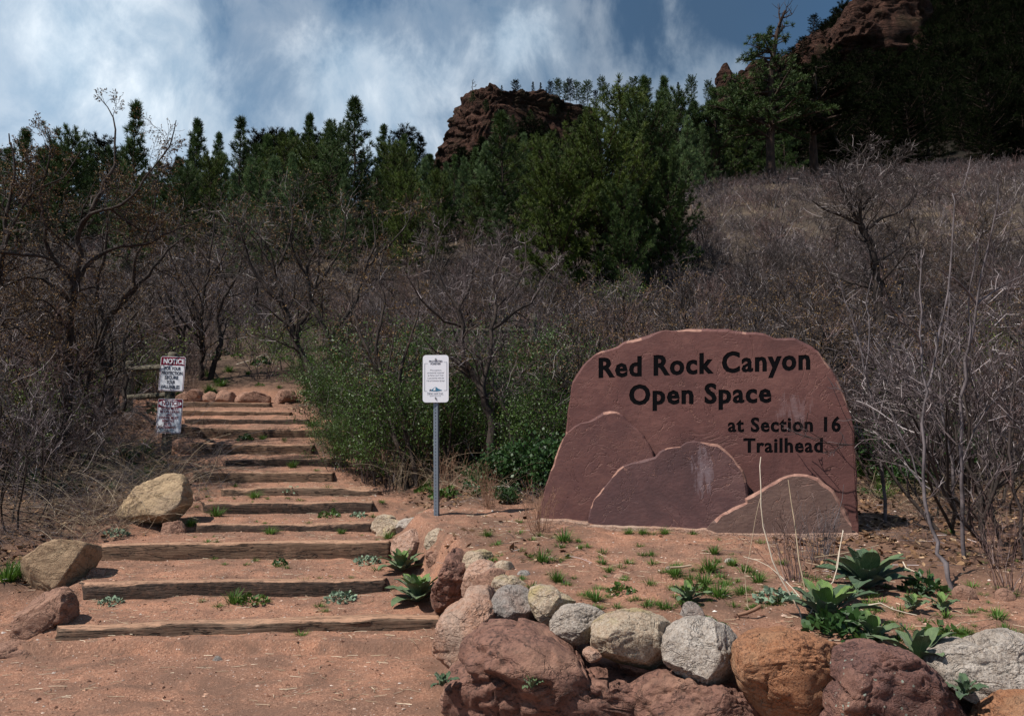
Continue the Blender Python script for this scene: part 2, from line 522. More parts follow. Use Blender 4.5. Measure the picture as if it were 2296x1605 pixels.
M["cliff"] = cliff_mat()
M["slab_back"] = slab_mat("red_sandstone_slab", (0.080, 0.033, 0.030), (0.122, 0.050, 0.043), (0.165, 0.073, 0.060),
                          stain_boxes=[(1.02, 1.25, 0.62, 0.62, 0.26, (0.34, 0.26, 0.27))])
M["slab_left"] = slab_mat("maroon_sandstone_slab", (0.070, 0.031, 0.030), (0.108, 0.047, 0.042), (0.155, 0.070, 0.057))
M["slab_mid"] = slab_mat("purple_sandstone_slab", (0.064, 0.033, 0.034), (0.102, 0.050, 0.048), (0.155, 0.082, 0.074),
                         stain_boxes=[(0.10, 0.62, 0.36, 0.9, 0.34, (0.34, 0.28, 0.31))], streak=True)
M["slab_right"] = slab_mat("brown_sandstone_slab", (0.080, 0.047, 0.040), (0.115, 0.068, 0.056), (0.165, 0.10, 0.080), streak=True)
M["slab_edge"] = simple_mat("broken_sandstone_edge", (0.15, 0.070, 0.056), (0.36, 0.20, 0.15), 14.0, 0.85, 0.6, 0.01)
M["black_paint"] = flat_mat("black_engraving_paint", (0.0035, 0.0035, 0.0045), 0.95)
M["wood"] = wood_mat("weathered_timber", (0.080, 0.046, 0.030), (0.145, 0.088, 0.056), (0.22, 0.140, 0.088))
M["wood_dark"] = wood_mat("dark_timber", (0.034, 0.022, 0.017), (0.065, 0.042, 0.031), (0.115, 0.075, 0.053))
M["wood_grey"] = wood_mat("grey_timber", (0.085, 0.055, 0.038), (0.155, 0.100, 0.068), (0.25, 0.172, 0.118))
M["post"] = wood_mat("grey_log", (0.085, 0.078, 0.056), (0.15, 0.135, 0.098), (0.22, 0.198, 0.145), 0.0)
M["steel"] = flat_mat("galvanised_steel", (0.20, 0.23, 0.27), 0.5, 0.6, 0.3)
M["hole"] = flat_mat("dark_hole", (0.015, 0.015, 0.017), 0.9)
M["white"] = flat_mat("white_sign_paint", (0.84, 0.84, 0.88), 0.4, 0, 0.05)
M["maroon"] = flat_mat("maroon_sign_paint", (0.20, 0.012, 0.035), 0.4)
M["navy"] = flat_mat("dark_sign_print", (0.02, 0.025, 0.05), 0.5)
M["blue"] = flat_mat("blue_sign_print", (0.05, 0.19, 0.30), 0.5)
M["slate"] = flat_mat("slate_sign_print", (0.05, 0.07, 0.12), 0.5)
M["bolt"] = flat_mat("bolt_metal", (0.25, 0.24, 0.23), 0.45, 0.7)
M["bark"] = simple_mat("dark_oak_bark", (0.018, 0.013, 0.011), (0.058, 0.042, 0.034), 14, 0.9, 0.9, 0.03, stretch=(1, 1, 0.35), jitter=0.3)
M["twig"] = twig_mat("grey_brown_twig", [(0.0, (0.030, 0.022, 0.022)), (0.55, (0.095, 0.070, 0.070)), (0.82, (0.17, 0.130, 0.130)), (0.93, (0.36, 0.300, 0.30)), (1.0, (0.62, 0.54, 0.52))])  # near-white stops paint sun highlights onto a few twigs
M["twig_dark"] = twig_mat("dark_twig", [(0.0, (0.014, 0.010, 0.010)), (0.6, (0.050, 0.036, 0.032)), (0.88, (0.10, 0.075, 0.070)), (0.94, (0.32, 0.27, 0.26)), (1.0, (0.52, 0.45, 0.43))])  # the palest stops are painted sun highlights among dark twigs
M["twig_red"] = twig_mat("reddish_twig", [(0.0, (0.040, 0.022, 0.019)), (0.6, (0.12, 0.070, 0.062)), (0.88, (0.22, 0.14, 0.125)), (1.0, (0.48, 0.37, 0.34))])  # last stop paints a sunlit highlight on the palest twigs
M["twig_pale"] = simple_mat("pale_grey_stem", (0.040, 0.032, 0.033), (0.17, 0.140, 0.142), 7.0, 0.7, 0.2, 0.01, 0.25)
M["bud"] = simple_mat("brown_oak_bud", (0.085, 0.042, 0.016), (0.19, 0.115, 0.040), 3.0, 0.8)
M["straw"] = twig_mat("dry_straw", [(0.0, (0.16, 0.11, 0.07)), (0.5, (0.34, 0.25, 0.16)), (1.0, (0.66, 0.54, 0.40))])
M["stalk"] = simple_mat("pale_dead_stalk", (0.42, 0.34, 0.25), (0.62, 0.53, 0.42), 5.0, 0.7)
M["russet"] = simple_mat("russet_dead_stem", (0.17, 0.085, 0.05), (0.30, 0.17, 0.11), 4.0, 0.8)
M["needle"] = simple_mat("dark_pine_needle", (0.016, 0.032, 0.008), (0.072, 0.112, 0.028), 1.6, 0.6, spec=0.2, jitter=0.5, transl=0.12)
M["needle_bright"] = simple_mat("olive_pine_needle", (0.018, 0.034, 0.006), (0.100, 0.135, 0.022), 1.6, 0.6, spec=0.2, jitter=0.35, transl=0.15)
M["needle_blue"] = simple_mat("grey_green_pine_needle", (0.036, 0.066, 0.024), (0.125, 0.178, 0.068), 1.6, 0.6, spec=0.2, jitter=0.35, transl=0.15)
M["needle_black"] = simple_mat("shadowed_pine_needle", (0.002, 0.004, 0.0013), (0.010, 0.015, 0.0035), 1.6, 0.8, spec=0.05, jitter=0.5, transl=0.1)  # near-black colour has the shade over the mountain forest painted in
M["pine_bark"] = simple_mat("pine_bark", (0.016, 0.010, 0.008), (0.060, 0.034, 0.024), 6, 0.9, 0.8, 0.04, stretch=(1, 1, 0.3))
M["leaf_green"] = simple_mat("small_green_leaf", (0.022, 0.050, 0.008), (0.085, 0.148, 0.022), 5.0, 0.5, transl=0.25, spec=0.4)
M["leaf_dark"] = simple_mat("dark_green_leaf", (0.014, 0.042, 0.010), (0.042, 0.092, 0.020), 5.0, 0.5, transl=0.2, spec=0.4)
M["leaf_lime"] = simple_mat("lime_green_leaf", (0.06, 0.10, 0.014), (0.15, 0.20, 0.03), 5.0, 0.5, transl=0.3, spec=0.4)
M["grass"] = simple_mat("green_grass_blade", (0.035, 0.085, 0.012), (0.105, 0.19, 0.030), 6.0, 0.55, transl=0.25)
M["sage"] = simple_mat("grey_green_leaf", (0.11, 0.16, 0.11), (0.22, 0.29, 0.19), 12.0, 0.8)
M["litter"] = twig_mat("brown_dead_leaf", [(0.0, (0.05, 0.028, 0.016)), (0.5, (0.15, 0.080, 0.042)), (0.85, (0.30, 0.175, 0.095)), (1.0, (0.46, 0.32, 0.20))], 0.85, 0.15)
M["pebble"] = twig_mat("mixed_gravel", [(0.0, (0.07, 0.035, 0.025)), (0.35, (0.22, 0.11, 0.072)), (0.7, (0.40, 0.23, 0.155)), (0.92, (0.56, 0.42, 0.34)), (1.0, (0.68, 0.60, 0.54))], 0.9, 0.1)


def mullein_mat(name, c1, c2, vein):
    m, nt, bs = new_mat(name)
    uvn = nt.n("ShaderNodeAttribute", attribute_name="lv").outputs["Vector"]
    sp = nt.n("ShaderNodeSeparateXYZ"); nt.t.links.new(uvn, sp.inputs[0])
    side = nt.math("ABSOLUTE", sp.outputs[0])
    mid = nt.ramp(side, [(0.0, 1.0), (0.07, 0.0)])
    # side veins: stripes slanting outwards
    st = nt.math("FRACT", nt.math("MULTIPLY", nt.math("SUBTRACT", sp.outputs[1], nt.math("MULTIPLY", side, 0.28)), 9.0))
    sv = nt.ramp(st, [(0.0, 1.0), (0.09, 0.0), (0.91, 0.0), (1.0, 1.0)])
    co = obj_coord(nt)
    nz = nt.noise(co, 26.0, 5, 0.6)
    col = nt.ramp(nz, [(0.3, c1), (0.7, c2)])
    v = nt.math("MAXIMUM", mid, nt.math("MULTIPLY", sv, 0.55))
    col = nt.mix(nt.math("MULTIPLY", v, 0.7), col, vein)
    nt.t.links.new(col, bs.inputs["Base Color"])
    bs.inputs["Roughness"].default_value = 0.8
    bs.inputs["Sheen Weight"].default_value = 0.12
    bs.inputs["Sheen Roughness"].default_value = 0.4
    bump(nt, bs, nt.math("SUBTRACT", nz, nt.math("MULTIPLY", v, 0.9)), 0.6, 0.008)
    return m


M["mullein"] = mullein_mat("woolly_mullein_leaf", (0.052, 0.088, 0.034), (0.105, 0.150, 0.062), (0.19, 0.24, 0.11))
M["mullein2"] = mullein_mat("young_mullein_leaf", (0.070, 0.125, 0.024), (0.125, 0.195, 0.044), (0.21, 0.28, 0.09))
M["mullein_dark"] = mullein_mat("dark_mullein_leaf", (0.026, 0.055, 0.022), (0.056, 0.095, 0.040), (0.115, 0.165, 0.078))

# ------------------------------------------------------------------ terrain
# timber steps: (left px, left top y, left bottom y, right px, right top y, right bottom y, depth, base z, material)
TIES = [
    (133, 1410, 1432, 990, 1393, 1410, 6.70, 0.00, "wood_grey"),
    (188, 1311, 1345, 862, 1300, 1330, 7.60, 0.17, "wood_dark"),
    (228, 1222, 1256, 873, 1216, 1254, 8.70, 0.35, "wood"),
    (440, 1176, 1193, 832, 1172, 1192, 9.90, 0.53, "wood_dark"),
    (460, 1128, 1150, 836, 1127, 1150, 10.90, 0.70, "wood_dark"),
    (497, 1096, 1112, 850, 1094, 1112, 11.80, 0.88, "wood_grey"),
    (435, 1056, 1080, 745, 1060, 1082, 12.60, 1.06, "wood"),
    (508, 1032, 1048, 770, 1028, 1044, 13.50, 1.24, "wood_dark"),
    (430, 993, 1018, 700, 997, 1020, 14.40, 1.44, "wood"),
    (392, 958, 980, 735, 963, 985, 15.30, 1.74, "wood"),
    (416, 937, 950, 690, 942, 952, 16.20, 2.02, "wood_dark"),
    (408, 917, 930, 650, 925, 934, 17.00, 2.28, "wood"),
    (330, 897, 912, 605, 907, 914, 17.90, 2.52, "wood"),
]
TL = []
for (lx, lt, lb, rx, rt, rb, Y, zb, mt) in TIES:
    # depth of each end from its own foot row on the tread's level, kept close to Y
    def yfoot(py):
        d = ray(1148, py); t = (zb - CAMZ) / d[2] if abs(d[2]) > 1e-4 else 0
        return t * d[1]
    dyl = dyr = 0.0
    if zb < 1.0:
        dl, dr = yfoot(lb), yfoot(rb)
        mid = 0.5 * (dl + dr)
        dyl = max(-0.3, min(0.3, (dl - mid))); dyr = max(-0.3, min(0.3, (dr - mid)))
    a = P(lx, lb, Y + dyl); b = P(rx, rb, Y + dyr)
    TL.append(dict(xl=a.x, yl=Y + dyl, xr=b.x, yr=Y + dyr, zl=a.z, zr=b.z, z=zb, zm=0.5 * (a.z + b.z),
                   h=0.5 * ((lb - lt) + (rb - rt)) / ppm(Y), mat=mt, Y=Y))
ZB = [t["zm"] for t in TL]
HS = [min(0.19, max(0.09, t["h"])) for t in TL]

PY = [-80, 2, 4, 5, 7, 8.5, 12, 16, 20, 25, 35, 50, 60, 80, 120, 200, 260, 340, 700]
PZ = [0.45, 0.45, 0.45, 0.50, 0.64, 0.76, 1.20, 2.15, 3.2, 4.8, 9.2, 16.0, 20.3, 26.5, 39, 70, 74, 55, 20]
SY = [-80, 6.6] + [t["Y"] for t in TL[1:]] + [20, 25, 35, 50, 60, 80, 120, 200, 260, 340, 700]
SZ = [0.0, 0.0] + ZB[1:] + PZ[8:]
XBY = [2, 4.2, 4.7, 6.8, 7.6, 8.7, 9.8, 10.9, 12, 13.5, 15, 18, 20]
XBX = [-0.33, -0.35, -0.42, -0.58, -0.98, -1.30, -1.65, -1.80, -2.0, -2.5, -3.3, -4.7, -5.0]


def smooth_interp(x, xs, ys):
    # linear interpolation, lightly rounded
    return (np.interp(x - 0.4, xs, ys) + 2 * np.interp(x, xs, ys) + np.interp(x + 0.4, xs, ys)) / 4


def terrain(X, Y, detail=True):
    X = np.asarray(X, float); Y = np.asarray(Y, float)
    prof = smooth_interp(Y, PY, PZ)
    S = np.interp(Y, SY, SZ)
    # treads
    st = np.zeros_like(Y)
    n = len(TL)
    lines = []
    for t in TL:
        sl = (t["yr"] - t["yl"]) / (t["xr"] - t["xl"])
        lines.append(t["yl"] + sl * (np.clip(X, t["xl"] - 0.3, t["xr"] + 0.3) - t["xl"]))
    for k in range(n):
        rise = HS[k] - 0.012
        nxt = ZB[k + 1] if k + 1 < n else ZB[k] + HS[k] + 0.05
        rem = nxt - ZB[k] - rise
        st = st + rise * np.clip((Y - lines[k] - 0.06) / 0.05, 0, 1)
        l2 = lines[k + 1] if k + 1 < n else lines[k] + 0.8
        st = st + rem * sstep(0, 1, (Y - lines[k] - 0.10) / (l2 - lines[k] - 0.10))
    st = st + ZB[0]
    xl = np.interp(Y, [t["Y"] for t in TL], [t["xl"] for t in TL])
    xr = np.interp(Y, [t["Y"] for t in TL], [t["xr"] for t in TL])
    # left bank
    dl = np.clip(xl - X, 0, None)
    bank = S + 0.12 * sstep(0.1, 1.2, dl) + 0.10 * np.clip(dl - 0.6, 0, 5) * sstep(7.2, 9.0, Y)
    sd_st = np.minimum(X - (xl - 0.15), (xr + 0.12) - X)
    mst = sstep(-0.30, 0.05, sd_st) * sstep(6.0, 6.4, Y) * (1 - sstep(18.4, 19.4, Y))
    z = bank * (1 - mst) + st * mst
    z = np.where(Y < 6.4, S + 0.03 * sstep(0.5, 3, -3 - X), z)
    # planter and everything right of the steps
    xb = np.interp(Y, XBY, XBX)
    wdt = 0.30 + 1.1 * sstep(8.8, 10.5, Y)
    yf = np.interp(X, [-0.6, -0.3, 0.27, 0.8, 1.2, 1.5, 2.0, 2.7, 5.0], [6.0, 5.6, 5.30, 5.05, 4.75, 4.45, 4.15, 4.25, 4.30])
    mp = sstep(0.08, 1.0, (X - xb - 0.16 * sstep(9.0, 8.0, Y)) / wdt * 0.9) * sstep(-0.05, 0.22, Y - yf)
    right = prof
    z = z * (1 - mp) + right * mp
    z = z * (1 - sstep(18.5, 22, Y)) + prof * sstep(18.5, 22, Y)
    u = X / np.maximum(Y, 1.0)
    # hillside climbs to the right, mountain beyond
    z = z + 0.07 * X * sstep(14, 60, Y) * (1 - 0.5 * sstep(150, 300, Y)) * np.where(X < 0, 0.55, 1.0)
    add = np.interp(u, [-0.9, 0.14, 0.28, 0.42, 0.64, 1.2], [-6, 0, 9, 27, 42, 52])
    z = z + add * sstep(75, 165, Y) * (1 - sstep(260, 500, Y) * 0.6)
    z = z - 26 * sstep(0.02, 0.35, -(u + 0.08)) * sstep(70, 190, Y)
    if detail:
        p = np.stack([X, Y, np.zeros_like(X)], -1)
        onpath = np.clip(mst + (1 - sstep(6.2, 6.8, Y)) * (1 - mp), 0, 1)
        z = z + fbm(p * 1.1, 3) * (0.035 * (1 - onpath) + 0.012)
        z = z + fbm(p * 6.0, 4, 0.6) * (0.026 - 0.010 * onpath) + fbm(p * 2.6 + 3, 3) * 0.02
        z = z + fbm(p * 0.11 + 5, 3) * 1.2 * sstep(18, 60, Y)
        z = z + fbm(p * 0.03 + 9, 3) * 7 * sstep(80, 200, Y)
    return z


def gz(x, y):
    return float(terrain(np.array([x]), np.array([y]))[0])


_YS = np.concatenate([np.arange(2.5, 30, 0.03), np.arange(30, 320, 0.5)])


def hit(px, py):
    """where the view ray through a picture point meets the ground"""
    d = ray(px, py)
    k = _YS / d[1]
    X = d[0] * k; Z = CAMZ + d[2] * k
    T = terrain(X, _YS)
    b = np.nonzero(Z < T)[0]
    i = b[0] if len(b) else len(_YS) - 1
    return Vector((X[i], _YS[i], T[i]))


def wildness(X, Y):
    """0 bare red dirt, 1 litter-covered wild ground"""
    xl = np.interp(Y, [t["Y"] for t in TL], [t["xl"] for t in TL])
    xr = np.interp(Y, [t["Y"] for t in TL], [t["xr"] for t in TL])
    nz = fbm(np.stack([X * 0.9, Y * 0.9, X * 0], -1), 3) * 0.5
    left = sstep(0.1, 1.1, xl - X + nz) * sstep(7.0, 8.4, Y + nz)
    right_st = sstep(0.2, 0.8, X - xr + nz) * sstep(11.5, 12.6, Y + nz)
    behind = sstep(9.3, 10.6, Y + nz * 1.5) * sstep(-1.6, -0.6, X)
    rt = sstep(2.2, 3.0, X + nz) * sstep(5.3, 6.8, Y + nz) * 0.75
    planter_ = 0.45 * sstep(-0.1, 0.5, fbm(np.stack([X * 0.8, Y * 0.8, X * 0 + 8], -1), 4) * 1.5 + 0.12) * sstep(-0.8, -0.2, X) * sstep(4.6, 5.4, Y)
    top = sstep(18.5, 20.5, Y + nz)
    mound = 0.7 * sstep(9.4, 10.4, Y + nz) * sstep(0.5, 0.9, X - xr + nz) * sstep(0.6, -0.4, X)
    return np.clip(np.maximum.reduce([left, right_st, behind, rt, top, mound, planter_]), 0, 1)


def axis(lo, hi, step, outs_lo, outs_hi, g=1.12):
    a = list(np.arange(lo, hi, step))
    s = step
    v = a[0]; pre = []
    while v > outs_lo:
        s *= g; v -= s; pre.append(v)
    s = step; v = a[-1]; post = []
    while v < outs_hi:
        s = min(s * g, 6.0 if v < 320 else 60); v += s; post.append(v)
    return np.array(pre[::-1] + a + post)


gx = axis(-7.5, 6.5, 0.055, -700, 700, 1.10)
gy = axis(3.2, 18.6, 0.033, -120, 1500, 1.07)
GX, GY = np.meshgrid(gx, gy)
GZ = terrain(GX, GY)
nx, ny = len(gx), len(gy)
V = np.stack([GX.ravel(), GY.ravel(), GZ.ravel()], -1)
idx = np.arange(nx * ny).reshape(ny, nx)
F = np.stack([idx[:-1, :-1].ravel(), idx[:-1, 1:].ravel(), idx[1:, 1:].ravel(), idx[1:, :-1].ravel()], -1)
me = mesh_np("ground", V, F, [M["ground"]])
att = me.attributes.new("wild", "FLOAT", "POINT"); att.data.foreach_set("value", wildness(GX.ravel(), GY.ravel()).astype(np.float32))
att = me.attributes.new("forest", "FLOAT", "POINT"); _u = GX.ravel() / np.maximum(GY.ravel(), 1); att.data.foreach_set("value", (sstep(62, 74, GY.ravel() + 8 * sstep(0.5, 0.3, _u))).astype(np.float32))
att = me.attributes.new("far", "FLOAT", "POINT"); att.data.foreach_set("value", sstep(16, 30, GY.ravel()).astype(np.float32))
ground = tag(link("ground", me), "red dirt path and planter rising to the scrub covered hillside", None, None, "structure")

# ------------------------------------------------------------------ rocks
_ico = {}


def ico(sub):
    if sub not in _ico:
        bm = bmesh.new()
        bmesh.ops.create_icosphere(bm, subdivisions=sub, radius=1.0)
        v = np.array([x.co[:] for x in bm.verts]); f = np.array([[q.index for q in p.verts] for p in bm.faces])
        bm.free(); _ico[sub] = (v, f)
    return _ico[sub]


def rock(name, poly, Y, depth, mat, seed=0, sub=5, rough=0.05, facets=5, parent=None, flat=0.50, label=None, crag=0.0, strata=0):
    """poly: outline in picture points at distance Y; depth: front-to-back size in metres"""
    pts = [P(x, y, Y) for x, y in poly]
    q = np.array([[p.x, p.z] for p in pts])
    c = q.mean(0)
    a = np.arctan2(q[:, 1] - c[1], q[:, 0] - c[0]); r = np.hypot(q[:, 0] - c[0], q[:, 1] - c[1])
    o = np.argsort(a); a = a[o]; r = r[o]
    aa = np.concatenate([a - 2 * math.pi, a, a + 2 * math.pi]); rr = np.concatenate([r, r, r])
    v, f = ico(sub)
    th = np.arctan2(v[:, 2], v[:, 0]); rho = np.hypot(v[:, 0], v[:, 2])
    Rr = np.interp(th, aa, rr)
    size = float(r.mean())
    k = rho ** flat
    x = np.cos(th) * Rr * k; z = np.sin(th) * Rr * k
    y = np.sign(v[:, 1]) * np.abs(v[:, 1]) ** 0.7 * depth * 0.5
    W = np.stack([x, y, z], -1)
    rg = np.random.default_rng(seed + 100)
    # split faces: flat planes knocked off the lump, mostly on the side that shows
    hx = np.array([np.abs(W[:, 0]).max(), depth * 0.5, np.abs(W[:, 2]).max()])
    for q_ in range(facets * 2):
        nrm = rg.normal(size=3)
        if q_ % 3: nrm[1] = -abs(nrm[1]) - 0.55
        nrm /= np.linalg.norm(nrm)
        sup = np.linalg.norm(hx * nrm)
        lim = sup * (rg.uniform(0.56, 0.80) if q_ % 3 else rg.uniform(0.80, 0.95))
        over = np.clip(W @ nrm - lim, 0, None)
        W = W - nrm * (over * 0.97)[:, None]
    sc = 1.0 / max(size, 0.05)
    nn = v / np.linalg.norm(v, axis=1)[:, None]
    S0 = W * sc + seed * 3.7
    d = fbm(S0 * 1.3, 3) * 0.9 + fbm(S0 * 4.2 + 9, 4) * 0.5
    rid = 1 - np.abs(fbm(S0 * np.array([1.6, 1.6, 2.8]) + 31, 4)) * 2
    d = d * rough * size * 0.85 + (rid ** 3) * (-rough * 0.7 - crag * 0.8) * size
    crk = np.exp(-(fbm(S0 * 1.5 + 77, 3) / 0.035) ** 2) * 0.035 + np.exp(-(fbm(S0 * np.array([1.2, 1.2, 2.6]) + 177, 3) / 0.03) ** 2) * 0.03
    d = d - crk * size + fbm(S0 * 11, 3) * rough * size * 0.22
    if crag:
        d = d + (np.abs(fbm(S0 * np.array([2.0, 2, 4.2]) + 3, 5))) * crag * size
    if strata:
        hh = W[:, 2] * strata + fbm(W * strata * 0.25 + seed, 4) * 1.6 + W[:, 0] * strata * 0.25
        led = np.abs(hh - np.round(hh)) * 2
        d = d - (1 - led) ** 2 * size * 0.045 + np.abs(fbm(W * strata * 0.5 + 7, 6, 0.62)) * size * 0.17 - size * 0.035
    W = W + nn * d[:, None]
    W[:, 0] += c[0]; W[:, 2] += c[1]; W[:, 1] += Y
    org = Vector((c[0], Y, c[1]))
    if parent is None:
        W = W - np.array(org); me = mesh_np(name, W, f, [mat]); ob = link(name, me, None, org)
    else:
        pl_ = np.array(parent.location); W = W - np.array(org); me = mesh_np(name, W, f, [mat]); ob = link(name, me, parent, org - parent.location)
    if label: ob["label"] = label
    return ob


def Z3(pts): return [(x * 0.3418 + 784.8, y * 0.3418 + 1065) for x, y in pts]
def Z1(pts): return [(x * 0.3422, y * 0.3422 + 756.7) for x, y in pts]
def Z2(pts): return [(x * 0.4394, y * 0.4394 + 1121) for x, y in pts]


wall = tag(empty("retaining_wall", (0.6, 5.0, 0.0)), "low dry stacked boulder retaining wall curving round the planter", "retaining wall")
WS = [
    (Z3([(145, 370), (155, 300), (185, 268), (240, 265), (290, 280), (300, 330), (240, 380), (190, 400), (165, 395)]), 9.75, 0.35, "granite_tan", "pale tan boulder at the far end of the wall"),
    (Z3([(172, 400), (190, 330), (230, 300), (290, 290), (340, 310), (370, 340), (355, 395), (300, 405), (240, 410)]), 9.45, 0.40, "granite_tan", "pale speckled boulder beside the fourth timber"),
    (Z3([(310, 380), (320, 310), (380, 290), (450, 293), (475, 300), (455, 350), (430, 400), (360, 405)]), 9.30, 0.40, "granite_white", "small whitish boulder next to the orange one"),
    (Z3([(435, 385), (450, 320), (490, 292), (560, 295), (612, 330), (595, 385), (530, 410), (450, 410)]), 9.05, 0.42, "granite_orange", "small rust brown boulder at the upper bend"),
    (Z3([(290, 520), (305, 400), (380, 365), (440, 365), (470, 400), (475, 500), (440, 570), (380, 600), (310, 600)]), 8.55, 0.45, "granite_pink", "pinkish orange boulder behind the upper mullein"),
    (Z3([(488, 450), (495, 400), (530, 370), (600, 358), (650, 370), (675, 400), (660, 450), (620, 490), (540, 500), (505, 492)]), 8.30, 0.42, "granite_tan", "rounded tan boulder at the upper bend"),
    (Z3([(600, 475), (620, 420), (680, 400), (740, 415), (790, 445), (780, 490), (720, 520), (650, 530), (615, 510)]), 8.10, 0.38, "granite_tan", "flat tan wedge of stone on the dark red boulder"),
    (Z3([(505, 570), (555, 510), (610, 498), (650, 530), (640, 600), (560, 640), (510, 620)]), 8.0, 0.30, "redstone", "small dark red stone wedged under the tan boulder"),
    (Z3([(495, 525), (520, 498), (552, 512), (545, 545), (505, 548)]), 8.1, 0.14, "redstone", "fist sized brown stone"),
    (Z3([(480, 900), (540, 790), (590, 680), (615, 600), (650, 520), (700, 478), (760, 472), (800, 510), (800, 600), (780, 700), (750, 800), (680, 880), (560, 930)]), 7.0, 0.6, "granite_red", "tall dark red boulder leaning beside the mullein"),
    (Z3([(718, 650), (730, 570), (760, 520), (820, 506), (900, 508), (965, 545), (960, 610), (880, 660), (800, 690), (745, 690)]), 7.0, 0.5, "granite_tan", "pale cream boulder on the left arm of the wall"),
    (Z3([(735, 790), (750, 690), (780, 610), (830, 572), (900, 570), (970, 590), (1005, 630), (980, 720), (900, 780), (800, 810)]), 6.55, 0.5, "granite_pink", "pale orange boulder below the cream one"),
    (Z3([(800, 790), (820, 690), (880, 645), (950, 622), (1020, 640), (1060, 680), (1020, 740), (940, 790), (860, 810)]), 6.35, 0.42, "redstone", "reddish brown stone in the crook of the wall"),
    (Z3([(940, 760), (945, 690), (975, 672), (1040, 675), (1110, 690), (1165, 728), (1150, 780), (1060, 800), (960, 790)]), 6.15, 0.4, "granite_tan", "cream coloured stone behind the grey granite"),
    (Z3([(570, 1130), (578, 1030), (592, 950), (625, 898), (690, 868), (735, 840), (765, 768), (830, 752), (900, 758), (965, 790), (980, 880), (985, 1000), (930, 1110), (840, 1200), (760, 1300), (640, 1330), (585, 1270)]), 5.35, 0.8, "granite_pink", "large orange pink boulder at the corner by the lowest step"),
    (Z3([(908, 910), (930, 850), (960, 780), (1000, 745), (1080, 738), (1150, 750), (1190, 785), (1200, 860), (1220, 910), (1190, 960), (1080, 975), (990, 985), (930, 970)]), 5.35, 0.45, "granite_grey", "dark grey speckled granite boulder, first of the white row"),
    (Z3([(1178, 800), (1190, 755), (1230, 736), (1300, 742), (1380, 782), (1450, 818), (1495, 850), (1460, 900), (1400, 950), (1330, 990), (1240, 945), (1200, 895)]), 5.25, 0.42, "granite_tan", "oval yellow stained granite boulder in the white row"),
    (Z3([(1315, 1000), (1350, 930), (1400, 880), (1480, 862), (1560, 868), (1640, 902), (1695, 945), (1660, 1010), (1600, 1070), (1520, 1080), (1420, 1092), (1370, 1065), (1335, 1035)]), 4.95, 0.42, "granite_white", "pointed white and grey granite boulder over the dark gap"),
    (Z3([(1585, 1090), (1598, 1010), (1660, 958), (1740, 928), (1850, 908), (1950, 908), (2050, 933), (2120, 965), (2110, 1060), (2095, 1180), (2065, 1260), (1980, 1298), (1900, 1305), (1800, 1275), (1700, 1225), (1620, 1155)]), 4.75, 0.5, "granite_tan", "large round cream granite boulder speckled with black"),
    (Z3([(1530, 1165), (1560, 1138), (1610, 1146), (1650, 1190), (1635, 1228), (1580, 1220)]), 4.62, 0.16, "granite_pink", "small pink stone under the round cream boulder"),
    ([(1490, 1480), (1497, 1430), (1530, 1400), (1570, 1390), (1620, 1403), (1655, 1428), (1670, 1452), (1664, 1505), (1640, 1533), (1600, 1540), (1540, 1515), (1500, 1495)], 4.55, 0.48, "granite_white", "white granite boulder left of the orange one"),
    ([(1658, 1510), (1660, 1455), (1690, 1430), (1740, 1419), (1800, 1427), (1850, 1440), (1897, 1460), (1896, 1500), (1880, 1545), (1866, 1610), (1780, 1625), (1710, 1600), (1676, 1555)], 4.30, 0.5, "granite_orange", "big rust orange boulder in the front row"),
    ([(1840, 1680), (1865, 1600), (1882, 1530), (1895, 1480), (1915, 1458), (1950, 1443), (2000, 1454), (2060, 1488), (2105, 1525), (2150, 1580), (2185, 1680)], 4.10, 0.55, "granite_lichen", "dark red boulder dotted with pale lichen"),
    ([(2090, 1475), (2120, 1452), (2200, 1448), (2320, 1448), (2420, 1458), (2430, 1530), (2320, 1562), (2200, 1562), (2130, 1540), (2098, 1508)], 4.25, 0.6, "granite_white", "flat topped white granite boulder at the right end"),
    ([(2190, 1700), (2225, 1610), (2255, 1580), (2300, 1560), (2350, 1570), (2400, 1620), (2420, 1700)], 3.95, 0.5, "granite_orange", "orange boulder in the bottom corner under the white one"),
    ([(2080, 1660), (2110, 1560), (2180, 1540), (2260, 1550), (2300, 1640), (2200, 1700)], 4.3, 0.5, "granite_red", "dark red stone beneath the flat white boulder"),
    ([(1400, 1700), (1420, 1560), (1470, 1525), (1560, 1528), (1640, 1545), (1690, 1570), (1715, 1620), (1720, 1700)], 4.50, 0.6, "granite_red", "dark brown boulder below the white ones"),
    ([(978, 1700), (985, 1600), (994, 1530), (1028, 1486), (1045, 1440), (1085, 1405), (1130, 1391), (1190, 1398), (1255, 1430), (1310, 1478), (1360, 1498), (1440, 1512), (1520, 1520), (1600, 1538), (1660, 1552), (1690, 1580), (1705, 1660), (1690, 1780), (1300, 1900)], 4.85, 0.9, "granite_red", "huge craggy dark red boulder at the corner of the wall"),
]
for i, (poly, Y, dep, mt, lab) in enumerate(WS):
    if i < len(WS) - 1:
        mx = sum(p[0] for p in poly) / len(poly); my = sum(p[1] for p in poly) / len(poly)
        poly = [(mx + (x - mx) * 1.08, my + (y - my) * 1.06) for x, y in poly]
    big_ = i == len(WS) - 1
    rock("boulder", poly, Y, dep, M[mt], seed=i * 7 + 3, sub=7 if big_ else 6, rough=0.06,
         facets=3 if big_ else 8, parent=wall, label=lab, crag=0.055 if (big_ or mt in ("granite_red", "granite_lichen")) else 0.0)
